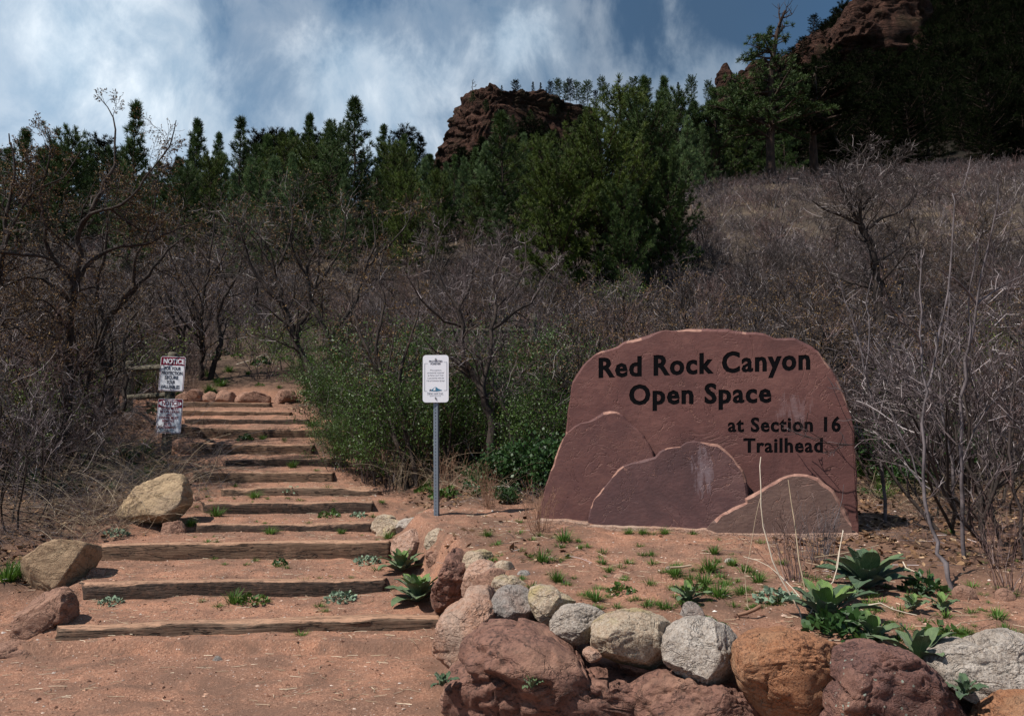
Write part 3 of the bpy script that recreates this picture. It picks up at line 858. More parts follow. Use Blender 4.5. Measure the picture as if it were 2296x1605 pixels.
# hidden core stones that carry the row where the gaps are
for (px, py, Y, s) in [(1380, 1560, 5.1, 0.55), (1290, 1490, 5.3, 0.4), (1640, 1600, 4.85, 0.5), (1850, 1580, 4.6, 0.5), (2080, 1600, 4.6, 0.5), (880, 1225, 9.3, 0.3), (1020, 1330, 7.0, 0.3)]:
    w2 = s * ppm(Y) * 0.5
    rock("boulder", [(px + w2 * math.cos(a), py + w2 * 0.8 * math.sin(a)) for a in np.linspace(0, 6, 9)], Y, s, M["granite_red"], seed=int(px), sub=4, parent=wall)

def foot_rock(name, poly, depth, mat, label, cat="boulder", seed=1, crag=0.0, rough=0.05, sub=5, group=None, Y=None, facets=5):
    bx = sorted(poly, key=lambda p: -p[1])[:3]
    cx = sum(p[0] for p in bx) / 3; by = max(p[1] for p in poly)
    if Y is None: Y = hit(cx, by - 3).y + depth * 0.3
    # sink the base
    cy = sum(p[1] for p in poly) / len(poly)
    pl_ = [(x, y + (0.07 * ppm(Y) if y > cy + 0.5 * (by - cy) else 0)) for x, y in poly]
    o = rock(name, pl_, Y, depth, mat, seed=seed, sub=sub, crag=crag, rough=rough, facets=facets)
    return tag(o, label, cat, group)

foot_rock("boulder", Z1([(700, 1170), (770, 1100), (850, 1020), (930, 960), (1010, 920), (1080, 890), (1160, 888), (1195, 920), (1215, 980), (1230, 1090), (1190, 1140), (1080, 1190), (1020, 1245), (970, 1260), (880, 1230), (760, 1215)]),
          0.75, M["sandstone"], "large pale tan boulder left of the upper timber steps", seed=41, rough=0.06)
foot_rock("boulder", Z2([(70, 460), (85, 370), (150, 300), (220, 240), (330, 190), (440, 175), (470, 220), (480, 300), (440, 360), (380, 430), (280, 455), (190, 470), (150, 455), (100, 470)]),
          0.7, M["sandstone2"], "big rounded brown boulder left of the second timber step", seed=52, rough=0.055)
foot_rock("boulder", Z2([(110, 640), (105, 560), (170, 490), (240, 455), (320, 447), (360, 470), (372, 540), (360, 610), (300, 640), (230, 700), (150, 690), (115, 670)]),
          0.5, M["redstone"], "dusty pink boulder at the left end of the lowest timber", seed=63, crag=0.08)
foot_rock("flat_rock", Z2([(-60, 800), (-30, 745), (50, 728), (110, 755), (195, 780), (170, 800), (60, 815)]),
          0.6, M["redstone"], "flat pink rock half buried at the left edge of the path", "rock", seed=64)
foot_rock("rock", Z2([(800, 170), (820, 130), (880, 112), (930, 105), (938, 170), (900, 182), (840, 180)]),
          0.3, M["redstone"], "reddish rock between the large tan boulder and the fourth timber", "rock", seed=65)
foot_rock("rock", Z2([(452, 370), (500, 343), (528, 385), (500, 402), (462, 398)]),
          0.22, M["redstone"], "small red rock tucked right of the brown boulder", "rock", seed=66)
foot_rock("rock", Z1([(1120, 735), (1130, 660), (1180, 650), (1240, 670), (1272, 720), (1255, 762), (1180, 765)]),
          0.45, M["redstone"], "reddish rock right of the wooden sign post", "rock", seed=67)
foot_rock("rock", Z1([(1210, 1080), (1225, 1040), (1270, 1035), (1305, 1060), (1280, 1085)]), 0.25, M["redstone"], "low tan red rock right of the large tan boulder", "rock", seed=70)
TOPR = [
    ([(1150, 405), (1180, 365), (1240, 360), (1240, 405)], "small brown rock beside the sign post above the stairs"),
    ([(1232, 408), (1250, 350), (1300, 343), (1325, 380), (1310, 415)], "upright pink rock at the head of the stairs"),
    ([(1322, 410), (1340, 355), (1390, 352), (1425, 395), (1405, 425), (1350, 425)], "rough pink rock with a sprig growing beside it above the stairs"),
    ([(1392, 400), (1410, 365), (1500, 358), (1575, 375), (1550, 415), (1480, 428), (1420, 425)], "long flat rock at the head of the stairs"),
    ([(1538, 418), (1560, 380), (1640, 360), (1710, 363), (1775, 390), (1775, 418), (1730, 437), (1600, 434)], "big smooth oval rock at the head of the stairs"),
    ([(1785, 418), (1820, 358), (1880, 346), (1948, 365), (1935, 405), (1860, 420)], "jagged brown rock right of the oval one above the stairs"),
    ([(1845, 455), (1870, 430), (1910, 432), (1900, 455)], "little rock on the bare bank right of the top timber"),
]
for i, (pl_, lab) in enumerate(TOPR):
    foot_rock("rock", Z1(pl_), 0.45, M["redstone"], lab, "rock", seed=80 + i, sub=4, group="rocks at the head of the stairs", Y=18.3 - 0.02 * i)

SMALL = [
    ((1550, 1380), 26, 20, "granite_grey", "dark grey egg shaped stone just above the white boulders"),
    ((592, 1448), 28, 8, "redstone", "flat brown stone lying on the path below the lowest timber"),
    ((487, 1482), 10, 8, "granite_grey", "dark chip of stone on the path"),
    ((1130, 1275), 22, 12, "granite_tan", "cream chip behind the left arm of the wall"),
    ((1175, 1292), 16, 9, "granite_grey", "dark chip behind the left arm of the wall"),
    ((1500, 1278), 9, 6, "granite_grey", "little grey stone in the planter below the monument"),
    ((1390, 1295), 14, 6, "granite_pink", "flat pale stone in the planter"),
    ((2255, 1345), 22, 17, "redstone", "round grey red stone near the right edge of the planter"),
    ((2165, 1340), 26, 18, "redstone", "brown clod of rock under the right hand saplings"),
    ((1636, 1262), 12, 7, "granite_white", "little white stone right of the planter grass"),
]
for i, ((px, py), rw, rh, mt, lab) in enumerate(SMALL):
    foot_rock("stone", [(px + rw * math.cos(a), py - rh * 0.6 + rh * math.sin(a)) for a in np.linspace(0, 5.6, 8)], rw * 1.6 / ppm(6.3), M[mt], lab, "stone", seed=120 + i, sub=3)

# ------------------------------------------------------------------ timber steps
stairs = tag(empty("trail_staircase", (TL[0]["xl"], 6.7, 0)), "long flight of rough timber steps climbing through the scrub", "staircase")
ORD = ["lowest", "second", "third", "fourth", "fifth", "sixth", "seventh", "eighth", "ninth", "tenth", "eleventh", "twelfth", "top"]


def timber(t, k):
    a = np.array([t["xl"], t["yl"], t["zl"]]); b = np.array([t["xr"], t["yr"], t["zr"]])
    L = np.linalg.norm(b - a); d = (b - a) / L
    perp = np.array([-d[1], d[0], 0]); perp /= np.linalg.norm(perp)
    up = np.array([0, 0, 1.0])
    h = HS[k]; wd = 0.17
    n = int(L / 0.035)
    # cross section, rounded worn corners (front bottom, front face, top front arris, top, back)
    cs = [(0.0, -0.10), (0.0, h * 0.25), (0.0, h * 0.55), (0.002, h * 0.82), (0.010, h * 0.955), (0.024, h), (0.06, h + 0.003), (0.11, h + 0.002), (wd - 0.02, h), (wd, h - 0.02), (wd, -0.1)]
    m = len(cs)
    V = []
    for i in range(n + 1):
        s = i / n
        for j, (py_, pz_) in enumerate(cs):
            V.append([s * L, py_, pz_])
    V = np.array(V)
    q = V * np.array([2.2, 9, 9]) + k * 11.3
    V[:, 1] += fbm(q, 4, 0.6) * 0.022 + fbm(V * np.array([0.7, 1, 1]) + k * 5, 2) * 0.02
    arris = np.exp(-((V[:, 1] - 0.012) ** 2) / 0.0004) * (V[:, 2] > h * 0.75)
    wear = np.clip(fbm(np.stack([V[:, 0] * 3.1, V[:, 0] * 0, V[:, 0] * 0 + k * 3], -1), 4), 0, 1)
    V[:, 2] += fbm(q + 40, 4) * 0.010 + fbm(V * np.array([0.9, 0, 0]) + k * 9, 2) * 0.02 * (V[:, 2] > 0) - wear * arris * 0.05
    # ragged ends
    endn = fbm(np.stack([V[:, 1] * 14, V[:, 2] * 14, V[:, 0] * 0 + k], -1), 3) * 0.05
    e = np.zeros(len(V)); e[:m] = 1; e[-m:] = 1
    V[:, 0] += endn * e
    V[:m, 0] += np.clip(-V[:m, 1] * 0.6, -0.1, 0)
    W = a + V[:, :1] * d + V[:, 1:2] * perp + V[:, 2:3] * up
    F = []
    for i in range(n):
        for j in range(m - 1):
            F.append([i * m + j, (i + 1) * m + j, (i + 1) * m + j + 1, i * m + j + 1])
    # end caps
    Wc = list(W); ca = len(Wc); Wc.append(W[:m].mean(0)); cb = len(Wc); Wc.append(W[-m:].mean(0))
    T = [[j, j + 1, ca] for j in range(m - 1)] + [[n * m + j + 1, n * m + j, cb] for j in range(m - 1)]
    org = a
    W = np.array(Wc) - org
    ang = math.atan2(d[1], d[0])
    ca_, sa_ = math.cos(-ang), math.sin(-ang)
    W2 = W.copy(); W2[:, 0] = W[:, 0] * ca_ - W[:, 1] * sa_; W2[:, 1] = W[:, 0] * sa_ + W[:, 1] * ca_
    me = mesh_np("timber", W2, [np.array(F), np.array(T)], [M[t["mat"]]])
    o = link("timber", me, stairs, Vector(org) - stairs.location)
    o.rotation_euler = (0, 0, ang)
    o["label"] = ORD[k] + " timber of the staircase"


for k, t in enumerate(TL): timber(t, k)

# ------------------------------------------------------------------ text and signs
def text_geo(s, bold=0.0, shear=0.0, space=1.0, res=3):
    cu = bpy.data.curves.new("txt", "FONT")
    cu.body = s; cu.size = 1.0; cu.offset = bold; cu.shear = shear; cu.space_character = space
    cu.resolution_u = res
    ob = bpy.data.objects.new("txt", cu); COL.objects.link(ob)
    dg = bpy.context.evaluated_depsgraph_get()
    me = ob.evaluated_get(dg).to_mesh()
    V = np.array([v.co[:] for v in me.vertices]); F = [list(p.vertices) for p in me.polygons]
    ob.evaluated_get(dg).to_mesh_clear()
    bpy.data.objects.remove(ob); bpy.data.curves.remove(cu)
    return V, F


CAP = text_geo("H")[0][:, 1].max()


def solid_from_flat(V2, F, fn, d0, d1):
    """extrude a flat text mesh (x,y) into a closed solid; fn maps (x,y,depth) to a point"""
    key = {}; rem = []
    uniq = []
    for v in V2:
        k = (round(float(v[0]), 5), round(float(v[1]), 5))
        if k not in key: key[k] = len(uniq); uniq.append(k)
        rem.append(key[k])
    F2_ = []
    for f in F:
        q = [rem[i] for i in f]
        q = [q[i] for i in range(len(q)) if q[i] != q[i - 1]]
        if len(set(q)) >= 3: F2_.append(q)
    ec = {}
    for f in F2_:
        for i in range(len(f)): ec[(f[i], f[(i + 1) % len(f)])] = ec.get((f[i], f[(i + 1) % len(f)]), 0) + 1
    bm = bmesh.new()
    A = [bm.verts.new(fn(x, y, d0)) for x, y in uniq]; B = [bm.verts.new(fn(x, y, d1)) for x, y in uniq]
    for f in F2_:
        try: bm.faces.new([B[i] for i in f]); bm.faces.new([A[i] for i in f][::-1])
        except ValueError: pass
    for (i, j) in ec:
        if (j, i) not in ec:
            try: bm.faces.new([A[i], A[j], B[j], B[i]])
            except ValueError: pass
    bmesh.ops.recalc_face_normals(bm, faces=bm.faces)
    bmesh.ops.triangulate(bm, faces=bm.faces)
    return bm


# ---- monument
ML = P(1225, 1165, 8.95); MR = P(1925, 1185, 8.10)
ORG = Vector((ML.x + (MR.x - ML.x) * 0.5, 0.5 * (ML.y + MR.y), 0.72))
AX = Vector((MR.x - ML.x, MR.y - ML.y, 0)).normalized()
NM = Vector((AX.y, -AX.x, 0))          # towards the camera


def on_plane(px, py, off=0.0):
    """local slab coordinates (along, up) of the view ray's meeting with the slab plane moved `off` towards the camera"""
    d = Vector(ray(px, py)); o = Vector((0, 0, CAMZ))
    base = ORG + NM * off
    k = (base - o).dot(NM) / d.dot(NM)
    p = o + d * k
    q = p - ORG
    return q.dot(AX), q.z


mon = tag(empty("stone_monument", ORG, math.atan2(AX.y, AX.x)), "large red sandstone trailhead monument engraved with black letters", "stone sign")
# local frame of the monument: x along the face, -y towards the camera, z up


def S5(pts): return [(x * 0.354 + 1149.1, y * 0.354 + 700.7) for x, y in pts]


def slab(name, poly, off, thick, mat, seed, parent, bev=0.02, jag=0.008, amp=0.0):
    q = np.array([on_plane(x, y, off) for x, y in S5(poly)])
    # resample
    n = len(q); pts = []
    for i in range(n):
        a, b = q[i], q[(i + 1) % n]; L = np.linalg.norm(b - a); m = max(1, int(L / 0.03))
        for j in range(m): pts.append(a + (b - a) * j / m)
    q = np.array(pts); n = len(q)
    nz = np.stack([q[:, 0] * 7, q[:, 1] * 7, np.full(n, seed * 3.1)], -1)
    tang = np.roll(q, -1, 0) - np.roll(q, 1, 0); tang /= np.linalg.norm(tang, axis=1)[:, None] + 1e-9
    nrm = np.stack([tang[:, 1], -tang[:, 0]], -1)
    area = 0.5 * np.sum(q[:, 0] * np.roll(q[:, 1], -1) - np.roll(q[:, 0], -1) * q[:, 1])
    if area < 0: nrm = -nrm
    q = q + nrm * (fbm(nz, 4) * jag * 2)[:, None]
    low = q[:, 1] < 0.12
    bw = bev * (0.5 + np.clip(fbm(nz * 0.6 + 7, 3) + 0.35, 0, 1.3) * 1.6)
    bw[low] = 0.004
    inn = q - nrm * bw[:, None]
    # second chamfer ring, broken
    mid = q - nrm * (bw * 0.35)[:, None]
    chip = fbm(np.stack([q[:, 0] * 2.6, q[:, 1] * 2.6, np.full(n, seed * 5.7)], -1), 4)
    bm = bmesh.new()
    rings = []
    dfr = bw * 0.9
    for (qq, dd) in ((inn, np.zeros(n)), (mid, dfr * 0.55), (q, dfr * 1.4), (q + nrm * (fbm(nz + 20, 3) * 0.012)[:, None], np.full(n, thick * 0.6)), (q - nrm * 0.01, np.full(n, thick))):
        rings.append([bm.verts.new((p[0], -off + d, p[1])) for p, d in zip(qq, dd)])
    ccw = area > 0
    for kk, (r0, r1) in enumerate(zip(rings[:-1], rings[1:])):
        for i in range(n):
            j = (i + 1) % n
            fc = bm.faces.new([r0[i], r1[i], r1[j], r0[j]] if ccw else [r0[j], r1[j], r1[i], r0[i]])
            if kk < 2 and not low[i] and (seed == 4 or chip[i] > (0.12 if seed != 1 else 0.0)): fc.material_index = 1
    bm.faces.new(rings[0] if ccw else rings[0][::-1])
    bm.faces.new(rings[-1][::-1] if ccw else rings[-1])
    bmesh.ops.triangulate(bm, faces=[f for f in bm.faces if len(f.verts) > 4])
    bmesh.ops.recalc_face_normals(bm, faces=bm.faces)
    me = bpy.data.meshes.new(name); bm.to_mesh(me); bm.free()
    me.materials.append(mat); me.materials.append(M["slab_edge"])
    return link(name, me, parent)


BACK = [(300, 1420), (330, 770), (345, 650), (360, 560), (372, 480), (380, 440), (400, 395), (430, 345), (470, 305), (512, 270), (560, 245), (620, 228), (660, 208), (700, 182), (760, 168), (830, 148), (900, 128), (950, 115), (1060, 107), (1160, 105), (1270, 98), (1370, 97), (1410, 112), (1480, 124), (1540, 122), (1590, 130), (1660, 155), (1720, 162), (1790, 160), (1840, 180), (1890, 205), (1940, 245), (1970, 290), (2000, 330), (2040, 390), (2080, 460), (2110, 530), (2130, 600), (2150, 660), (2165, 740), (2172, 850), (2178, 1000), (2185, 1150), (2190, 1300), (2192, 1440)]
LEFTS = [(120, 1420), (155, 1300), (180, 1200), (215, 1090), (240, 1000), (265, 920), (290, 860), (320, 800), (350, 755), (390, 720), (430, 700), (480, 690), (530, 655), (570, 630), (615, 622), (660, 628), (700, 650), (740, 690), (790, 735), (830, 780), (860, 830), (885, 880), (898, 912), (905, 1100), (900, 1420)]
MIDS = [(468, 1430), (476, 1330), (482, 1280), (510, 1200), (560, 1120), (620, 1060), (660, 1000), (700, 970), (760, 945), (830, 930), (900, 912), (930, 880), (980, 855), (1060, 845), (1100, 820), (1150, 812), (1230, 820), (1300, 835), (1350, 870), (1410, 930), (1450, 980), (1480, 1050), (1495, 1120), (1498, 1250), (1500, 1440)]
RIGHTS = [(1160, 1450), (1215, 1390), (1260, 1330), (1330, 1270), (1400, 1235), (1480, 1205), (1475, 1180), (1540, 1140), (1640, 1080), (1710, 1040), (1790, 1022), (1870, 1023), (1940, 1045), (1990, 1090), (2040, 1130), (2080, 1190), (2120, 1260), (2145, 1330), (2165, 1450)]
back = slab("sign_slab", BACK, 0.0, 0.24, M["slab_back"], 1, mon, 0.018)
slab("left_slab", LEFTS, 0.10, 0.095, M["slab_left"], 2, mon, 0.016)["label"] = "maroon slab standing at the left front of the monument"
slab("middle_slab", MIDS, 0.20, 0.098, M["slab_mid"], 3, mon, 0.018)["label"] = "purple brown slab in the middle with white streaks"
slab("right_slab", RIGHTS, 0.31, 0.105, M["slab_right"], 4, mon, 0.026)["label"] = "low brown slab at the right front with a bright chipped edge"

LINES = [
    ("Red Rock Canyon", 547, 1885, 410, 357, 118, 128, 0.018),
    ("Open Space", 740, 1640, 581, 566, 119, 119, 0.018),
    ("at Section 16", 1365, 2079, 754, 751, 85, 88, 0.018),
    ("Trailhead", 1463, 1966, 884, 883, 85, 87, 0.018),
]
def nonman(V_, F_):
    bm = solid_from_flat(V_, F_, lambda x, y, d: Vector((x, d, y)), 0, 1)
    n = sum(1 for e in bm.edges if not e.is_manifold); bm.free(); return n


_glyph = {}
def glyph(ch):
    """boldest outline of a letter that still makes a closed solid"""
    if ch not in _glyph:
        for bold_ in (0.030, 0.026, 0.022, 0.018, 0.012, 0.0):
            hit_ = None
            for res in (3, 2, 4):
                V_, F_ = text_geo(ch, bold_, 0, 1, res)
                if nonman(V_, F_) == 0: hit_ = (V_, F_, bold_); break
            if hit_: break
        _glyph[ch] = hit_
    return _glyph[ch]


for (s, x0, x1, b0, b1, h0, h1, bold) in LINES:
    Vs = []; F2 = []; off_ = 0
    for i_, ch in enumerate(s):
        if ch == " ": continue
        gv, gf, gb = glyph(ch)
        right = text_geo(s[:i_ + 1], 0.0, 0, 1.12)[0][:, 0].max() - text_geo(ch, 0.0, 0, 1)[0][:, 0].max()
        Vs.append(gv + np.array([right, 0, 0])); F2 += [[q + off_ for q in f] for f in gf]; off_ += len(gv)
    V2 = np.concatenate(Vs)
    tx0, tx1 = V2[:, 0].min(), V2[:, 0].max()

    def fn(x, y, d):
        t = (x - tx0) / (tx1 - tx0)
        zx = x0 + (x1 - x0) * t
        zy = b0 + (b1 - b0) * t - y / CAP * (h0 + (h1 - h0) * t)
        X_, Z_ = on_plane(zx * 0.354 + 1149.1, zy * 0.354 + 700.7, 0.0)
        return Vector((X_, -d, Z_))
    inlay = bmesh.new(); good = True
    for pas, dx in enumerate((-0.012, 0.012)):
        Vp = V2 + np.array([dx, 0, 0])
        bm = solid_from_flat(Vp, F2, fn, -0.018, 0.05)
        cme = bpy.data.meshes.new("cutter"); bm.to_mesh(cme); bm.free()
        cob = bpy.data.objects.new("cutter", cme); COL.objects.link(cob)
        cob.parent = mon
        bpy.context.view_layer.update()
        md = back.modifiers.new("b", "BOOLEAN"); md.object = cob; md.operation = "DIFFERENCE"; md.solver = "MANIFOLD"
        dg = bpy.context.evaluated_depsgraph_get(); dg.update()
        nm = bpy.data.meshes.new_from_object(back.evaluated_get(dg))
        nb = len(back.data.polygons); back.modifiers.clear()
        if len(nm.polygons) > nb: back.data = nm
        else: good = False
        bpy.data.objects.remove(cob); bpy.data.meshes.remove(cme)
    for pas, dx in enumerate((-0.012, 0.012)):
        bm = solid_from_flat(V2 + np.array([dx, 0, 0]), F2, fn, -0.030, (-0.0045 if good else 0.003) - pas * 0.0004)
        tmp = bpy.data.meshes.new("tmp"); bm.to_mesh(tmp); bm.free(); inlay.from_mesh(tmp); bpy.data.meshes.remove(tmp)
    print("ENGRAVED", s, good)
    lm = bpy.data.meshes.new("lettering"); inlay.to_mesh(lm); inlay.free(); lm.materials.append(M["black_paint"])
    lo = link("lettering", lm, back)
    lo["label"] = "engraved black line reading " + s

footing = [P(x, y, 8.7) for x, y in ((1215, 1160),)]


def box_mesh(name, sx, sy, sz, mat, bev=0.0, seg=2):
    bm = bmesh.new(); bmesh.ops.create_cube(bm, size=1.0)
    for v in bm.verts: v.co = Vector((v.co.x * sx, v.co.y * sy, v.co.z * sz))
    if bev: bmesh.ops.bevel(bm, geom=bm.edges[:], offset=bev, segments=seg, affect="EDGES")
    me = bpy.data.meshes.new(name); bm.to_mesh(me); bm.free(); me.materials.append(mat)
    return me


# pale footing showing under the slabs
fo = slab("footing", [(120, 1400), (150, 1316), (300, 1318), (470, 1338), (480, 1350), (900, 1362), (1215, 1375), (1300, 1400), (2190, 1400), (2200, 1450), (120, 1450)], 0.36, 0.55, M["granite_pink"], 6, mon, 0.01)


def rounded_panel(w_, h_, r, t, mat, name):
    bm = bmesh.new(); vs = []
    for (cx, cz, a0) in ((w_ / 2 - r, h_ / 2 - r, 0), (-w_ / 2 + r, h_ / 2 - r, 90), (-w_ / 2 + r, -h_ / 2 + r, 180), (w_ / 2 - r, -h_ / 2 + r, 270)):
        for k in range(7):
            a = R(a0 + 15 * k); vs.append((cx + r * math.cos(a), cz + r * math.sin(a)))
    fr = [bm.verts.new((x, -t / 2, z)) for x, z in vs]; bk = [bm.verts.new((x, t / 2, z)) for x, z in vs]
    bm.faces.new(fr); bm.faces.new(bk[::-1])
    for i in range(len(vs)):
        j = (i + 1) % len(vs); bm.faces.new([fr[j], fr[i], bk[i], bk[j]])
    bmesh.ops.recalc_face_normals(bm, faces=bm.faces)
    me = bpy.data.meshes.new(name); bm.to_mesh(me); bm.free(); me.materials.append(mat)
    return me


def ring_panel(w_, h_, r, lw, y, mat, name, t=0.001):
    bm = bmesh.new()
    def loop(w2, h2, rr):
        vs = []
        for (cx, cz, a0) in ((w2 / 2 - rr, h2 / 2 - rr, 0), (-w2 / 2 + rr, h2 / 2 - rr, 90), (-w2 / 2 + rr, -h2 / 2 + rr, 180), (w2 / 2 - rr, -h2 / 2 + rr, 270)):
            for k in range(7):
                a = R(a0 + 15 * k); vs.append(bm.verts.new((cx + rr * math.cos(a), y, cz + rr * math.sin(a))))
        return vs
    a = loop(w_, h_, r); b = loop(w_ - 2 * lw, h_ - 2 * lw, max(r - lw, 0.002))
    for i in range(len(a)):
        j = (i + 1) % len(a); bm.faces.new([a[i], a[j], b[j], b[i]])
    me = bpy.data.meshes.new(name); bm.to_mesh(me); bm.free(); me.materials.append(mat)
    return me


def flat_text(s, x0, x1, zb, cap, y, mat, name, parent, bold=0.0, shear=0.0, slope=0.0):
    V2, F2 = text_geo(s, bold, shear)
    a, b = V2[:, 0].min(), V2[:, 0].max()
    W = np.stack([x0 + (V2[:, 0] - a) / (b - a) * (x1 - x0), np.full(len(V2), y), zb + V2[:, 1] / CAP * cap], -1)
    me = bpy.data.meshes.new(name); me.from_pydata(W.tolist(), [], F2); me.materials.append(mat); me.update()
    return link(name, me, parent)


def cyl(name, p0, p1, r0, r1, mat, sides=16, parent=None, rough=0.0, dome=0.0, segs=14):
    p0 = Vector(p0); p1 = Vector(p1); ax = (p1 - p0); L = ax.length; ax.normalize()
    t = ax.orthogonal().normalized(); b = ax.cross(t)
    V = []; F = []
    prof_ = [(s / segs, 1.0) for s in range(segs + 1)]
    if dome: prof_ += [(1 + dome * 0.5 / L, 0.82), (1 + dome * 0.85 / L, 0.5), (1 + dome / L, 0.12)]
    for i, (s, k) in enumerate(prof_):
        r = (r0 + (r1 - r0) * min(s, 1)) * k
        for j in range(sides):
            a = 2 * math.pi * j / sides
            nz_ = 1 + rough * float(vnoise(np.array([[s * L * 5, math.cos(a) * 2, math.sin(a) * 2 + r0 * 90]]))[0])
            V.append(p0 + ax * (L * s) + (t * math.cos(a) + b * math.sin(a)) * r * nz_)
    m = len(prof_)
    for i in range(m - 1):
        for j in range(sides):
            k = (j + 1) % sides
            F.append([i * sides + j, i * sides + k, (i + 1) * sides + k, (i + 1) * sides + j])
    bm = bmesh.new(); vs = [bm.verts.new(v) for v in V]
    for f in F: bm.faces.new([vs[i] for i in f]).smooth = True
    bm.faces.new([vs[i] for i in range(sides)][::-1]); bm.faces.new([vs[(m - 1) * sides + i] for i in range(sides)])
    bmesh.ops.recalc_face_normals(bm, faces=bm.faces)
    me = bpy.data.meshes.new(name); bm.to_mesh(me); bm.free(); me.materials.append(mat)
    return link(name, me, parent)


# ---- wooden post with two notices, and its rail fence
PY_ = 14.0
pb = P(371, 1022, PY_); pt = P(387.5, 793, PY_)
fence = tag(empty("rail_fence", (pb.x, pb.y, pb.z)), "grey log rail fence ending in the post that carries two notices", "fence")
cyl("post", (0, 0, -0.3), Vector(pt) - Vector(pb), 0.088, 0.084, M["post"], 18, fence, 0.05, 0.03)["label"] = "round end post carrying the notices"
o = cyl("rail_hole", P(388, 884, PY_ - 0.093) - pb, P(388, 884, PY_ - 0.06) - pb, 0.030, 0.030, M["hole"], 14, fence)
p2b = P(289, 940, 16.6); p2t = P(291, 811, 16.6)
cyl("post", p2b - pb + Vector((0, 0, -0.3)), p2t - pb, 0.085, 0.078, M["post"], 16, fence, 0.05, 0.02)
cyl("rail", P(293, 827, 16.52) - pb, P(386, 822, 14.02) - pb, 0.055, 0.050, M["post"], 12, fence, 0.07)
cyl("rail", P(286, 891, 16.52) - pb, P(381, 885, 14.02) - pb, 0.055, 0.052, M["post"], 12, fence, 0.07)

SGY = PY_ - 0.105


def sign_root(name, tl, tr, br, bl, Y, label, cat, yaw=0.0):
    c = [P(x, y, Y) for x, y in (tl, tr, br, bl)]
    cen = (c[0] + c[1] + c[2] + c[3]) / 4
    wv = ((c[1] - c[0]) + (c[2] - c[3])) / 2; hv = ((c[0] - c[3]) + (c[1] - c[2])) / 2
    ang = -(math.atan2(wv.z, wv.x) + math.atan2(-hv.x, hv.z)) / 2
    e = tag(empty(name, cen), label, cat)
    e.rotation_euler = (0, ang, yaw)
    return e, wv.length, hv.length


e, W1, H1 = sign_root("notice_sign", (360.6, 797.7), (415.9, 801.4), (411.5, 878.4), (355.7, 874.7), SGY,
                      "white notice with maroon header about securing valuables, upper one on the wooden post", "notice sign")
link("panel", rounded_panel(W1, H1, 0.035, 0.005, M["white"], "panel"), e)
link("border", ring_panel(W1 * 0.965, H1 * 0.975, 0.03, 0.008, -0.0040, M["maroon"], "border"), e)
sx, sz = W1 / 378.0, H1 / 525.0
def q1(x, y): return ((x - 490) * sx, (440 - y) * sz)
hd = box_mesh("header", W1 * 0.94, 0.001, H1 * 0.235, M["maroon"]); link("header", hd, e, (0, -0.0040, H1 * 0.365))
def t1(s, x0, x1, yb, cap, mat, nm="lettering", bold=0.02):
    flat_text(s, (x0 - 490) * sx, (x1 - 490) * sx, (440 - yb) * sz, cap * sz, -0.0060, mat, nm, e, bold)
t1("NOTICE", 345, 665, 285, 72, M["white"], bold=0.035)
for (s, x0, x1, yb) in (("FOR YOUR", 372, 622, 385), ("PROTECTION", 332, 652, 456), ("SECURE", 388, 592, 523), ("YOUR", 418, 552, 592), ("VALUABLES", 336, 626, 665)):
    t1(s, x0 - 3, x1 - 3, yb - 2, 48, M["navy"], bold=0.032)
link("bolt", box_mesh("bolt", 0.022, 0.01, 0.022, M["bolt"], 0.006), e, (0.0, -0.007, -H1 * 0.45))

e, W2_, H2_ = sign_root("notice_sign", (354.2, 892), (409.3, 896), (406, 972.7), (349.8, 970), SGY,
                        "white notice with maroon print about dogs on leash, lower one on the wooden post", "notice sign")
link("panel", rounded_panel(W2_, H2_, 0.035, 0.005, M["white"], "panel"), e)
link("border", ring_panel(W2_ * 0.965, H2_ * 0.975, 0.03, 0.007, -0.0040, M["maroon"], "border"), e)
link("header", box_mesh("header", W2_ * 0.94, 0.001, H2_ * 0.235, M["maroon"]), e, (0, -0.0040, H2_ * 0.365))
bm = bmesh.new(); vs = [bm.verts.new((W2_ * 0.455 * math.cos(2 * math.pi * k / 36), -0.0056, H2_ * 0.362 + H2_ * 0.104 * math.sin(2 * math.pi * k / 36))) for k in range(36)]
bm.faces.new(vs); me = bpy.data.meshes.new("oval"); bm.to_mesh(me); bm.free(); me.materials.append(M["white"]); link("oval", me, e)
sx, sz = W2_ / 380.0, H2_ / 528.0
def t2(s, x0, x1, yb, cap, mat, bold=0.018):
    flat_text(s, (x0 - 452) * sx, (x1 - 452) * sx, (1081 - yb) * sz, cap * sz, -0.0072, mat, "lettering", e, bold)
t2("NOTICE!", 328, 596, 918, 66, M["maroon"], 0.03)
for (s, x0, x1, yb) in (("DOGS MUST", 325, 585, 985), ("BE ON LEASH", 305, 596, 1033), ("AND", 402, 494, 1082), ("OWNER MUST", 293, 596, 1128), ("REMOVE", 352, 532, 1176), ("PET'S", 378, 497, 1226), ("EXCREMENT", 303, 568, 1274)):
    t2(s, x0, x1, yb - 2, 36, M["maroon"], 0.032)
t2("CITY ORDINANCE", 315, 546, 1306, 21, M["navy"], 0.01)
t2("21-9-802", 367, 494, 1330, 21, M["navy"], 0.01)
link("bolt", box_mesh("bolt", 0.022, 0.01, 0.022, M["bolt"], 0.006), e, (0.0, -0.009, H2_ * 0.36))
link("bolt", box_mesh("bolt", 0.020, 0.01, 0.020, M["bolt"], 0.006), e, (W2_ * 0.30, -0.006, -H2_ * 0.46))

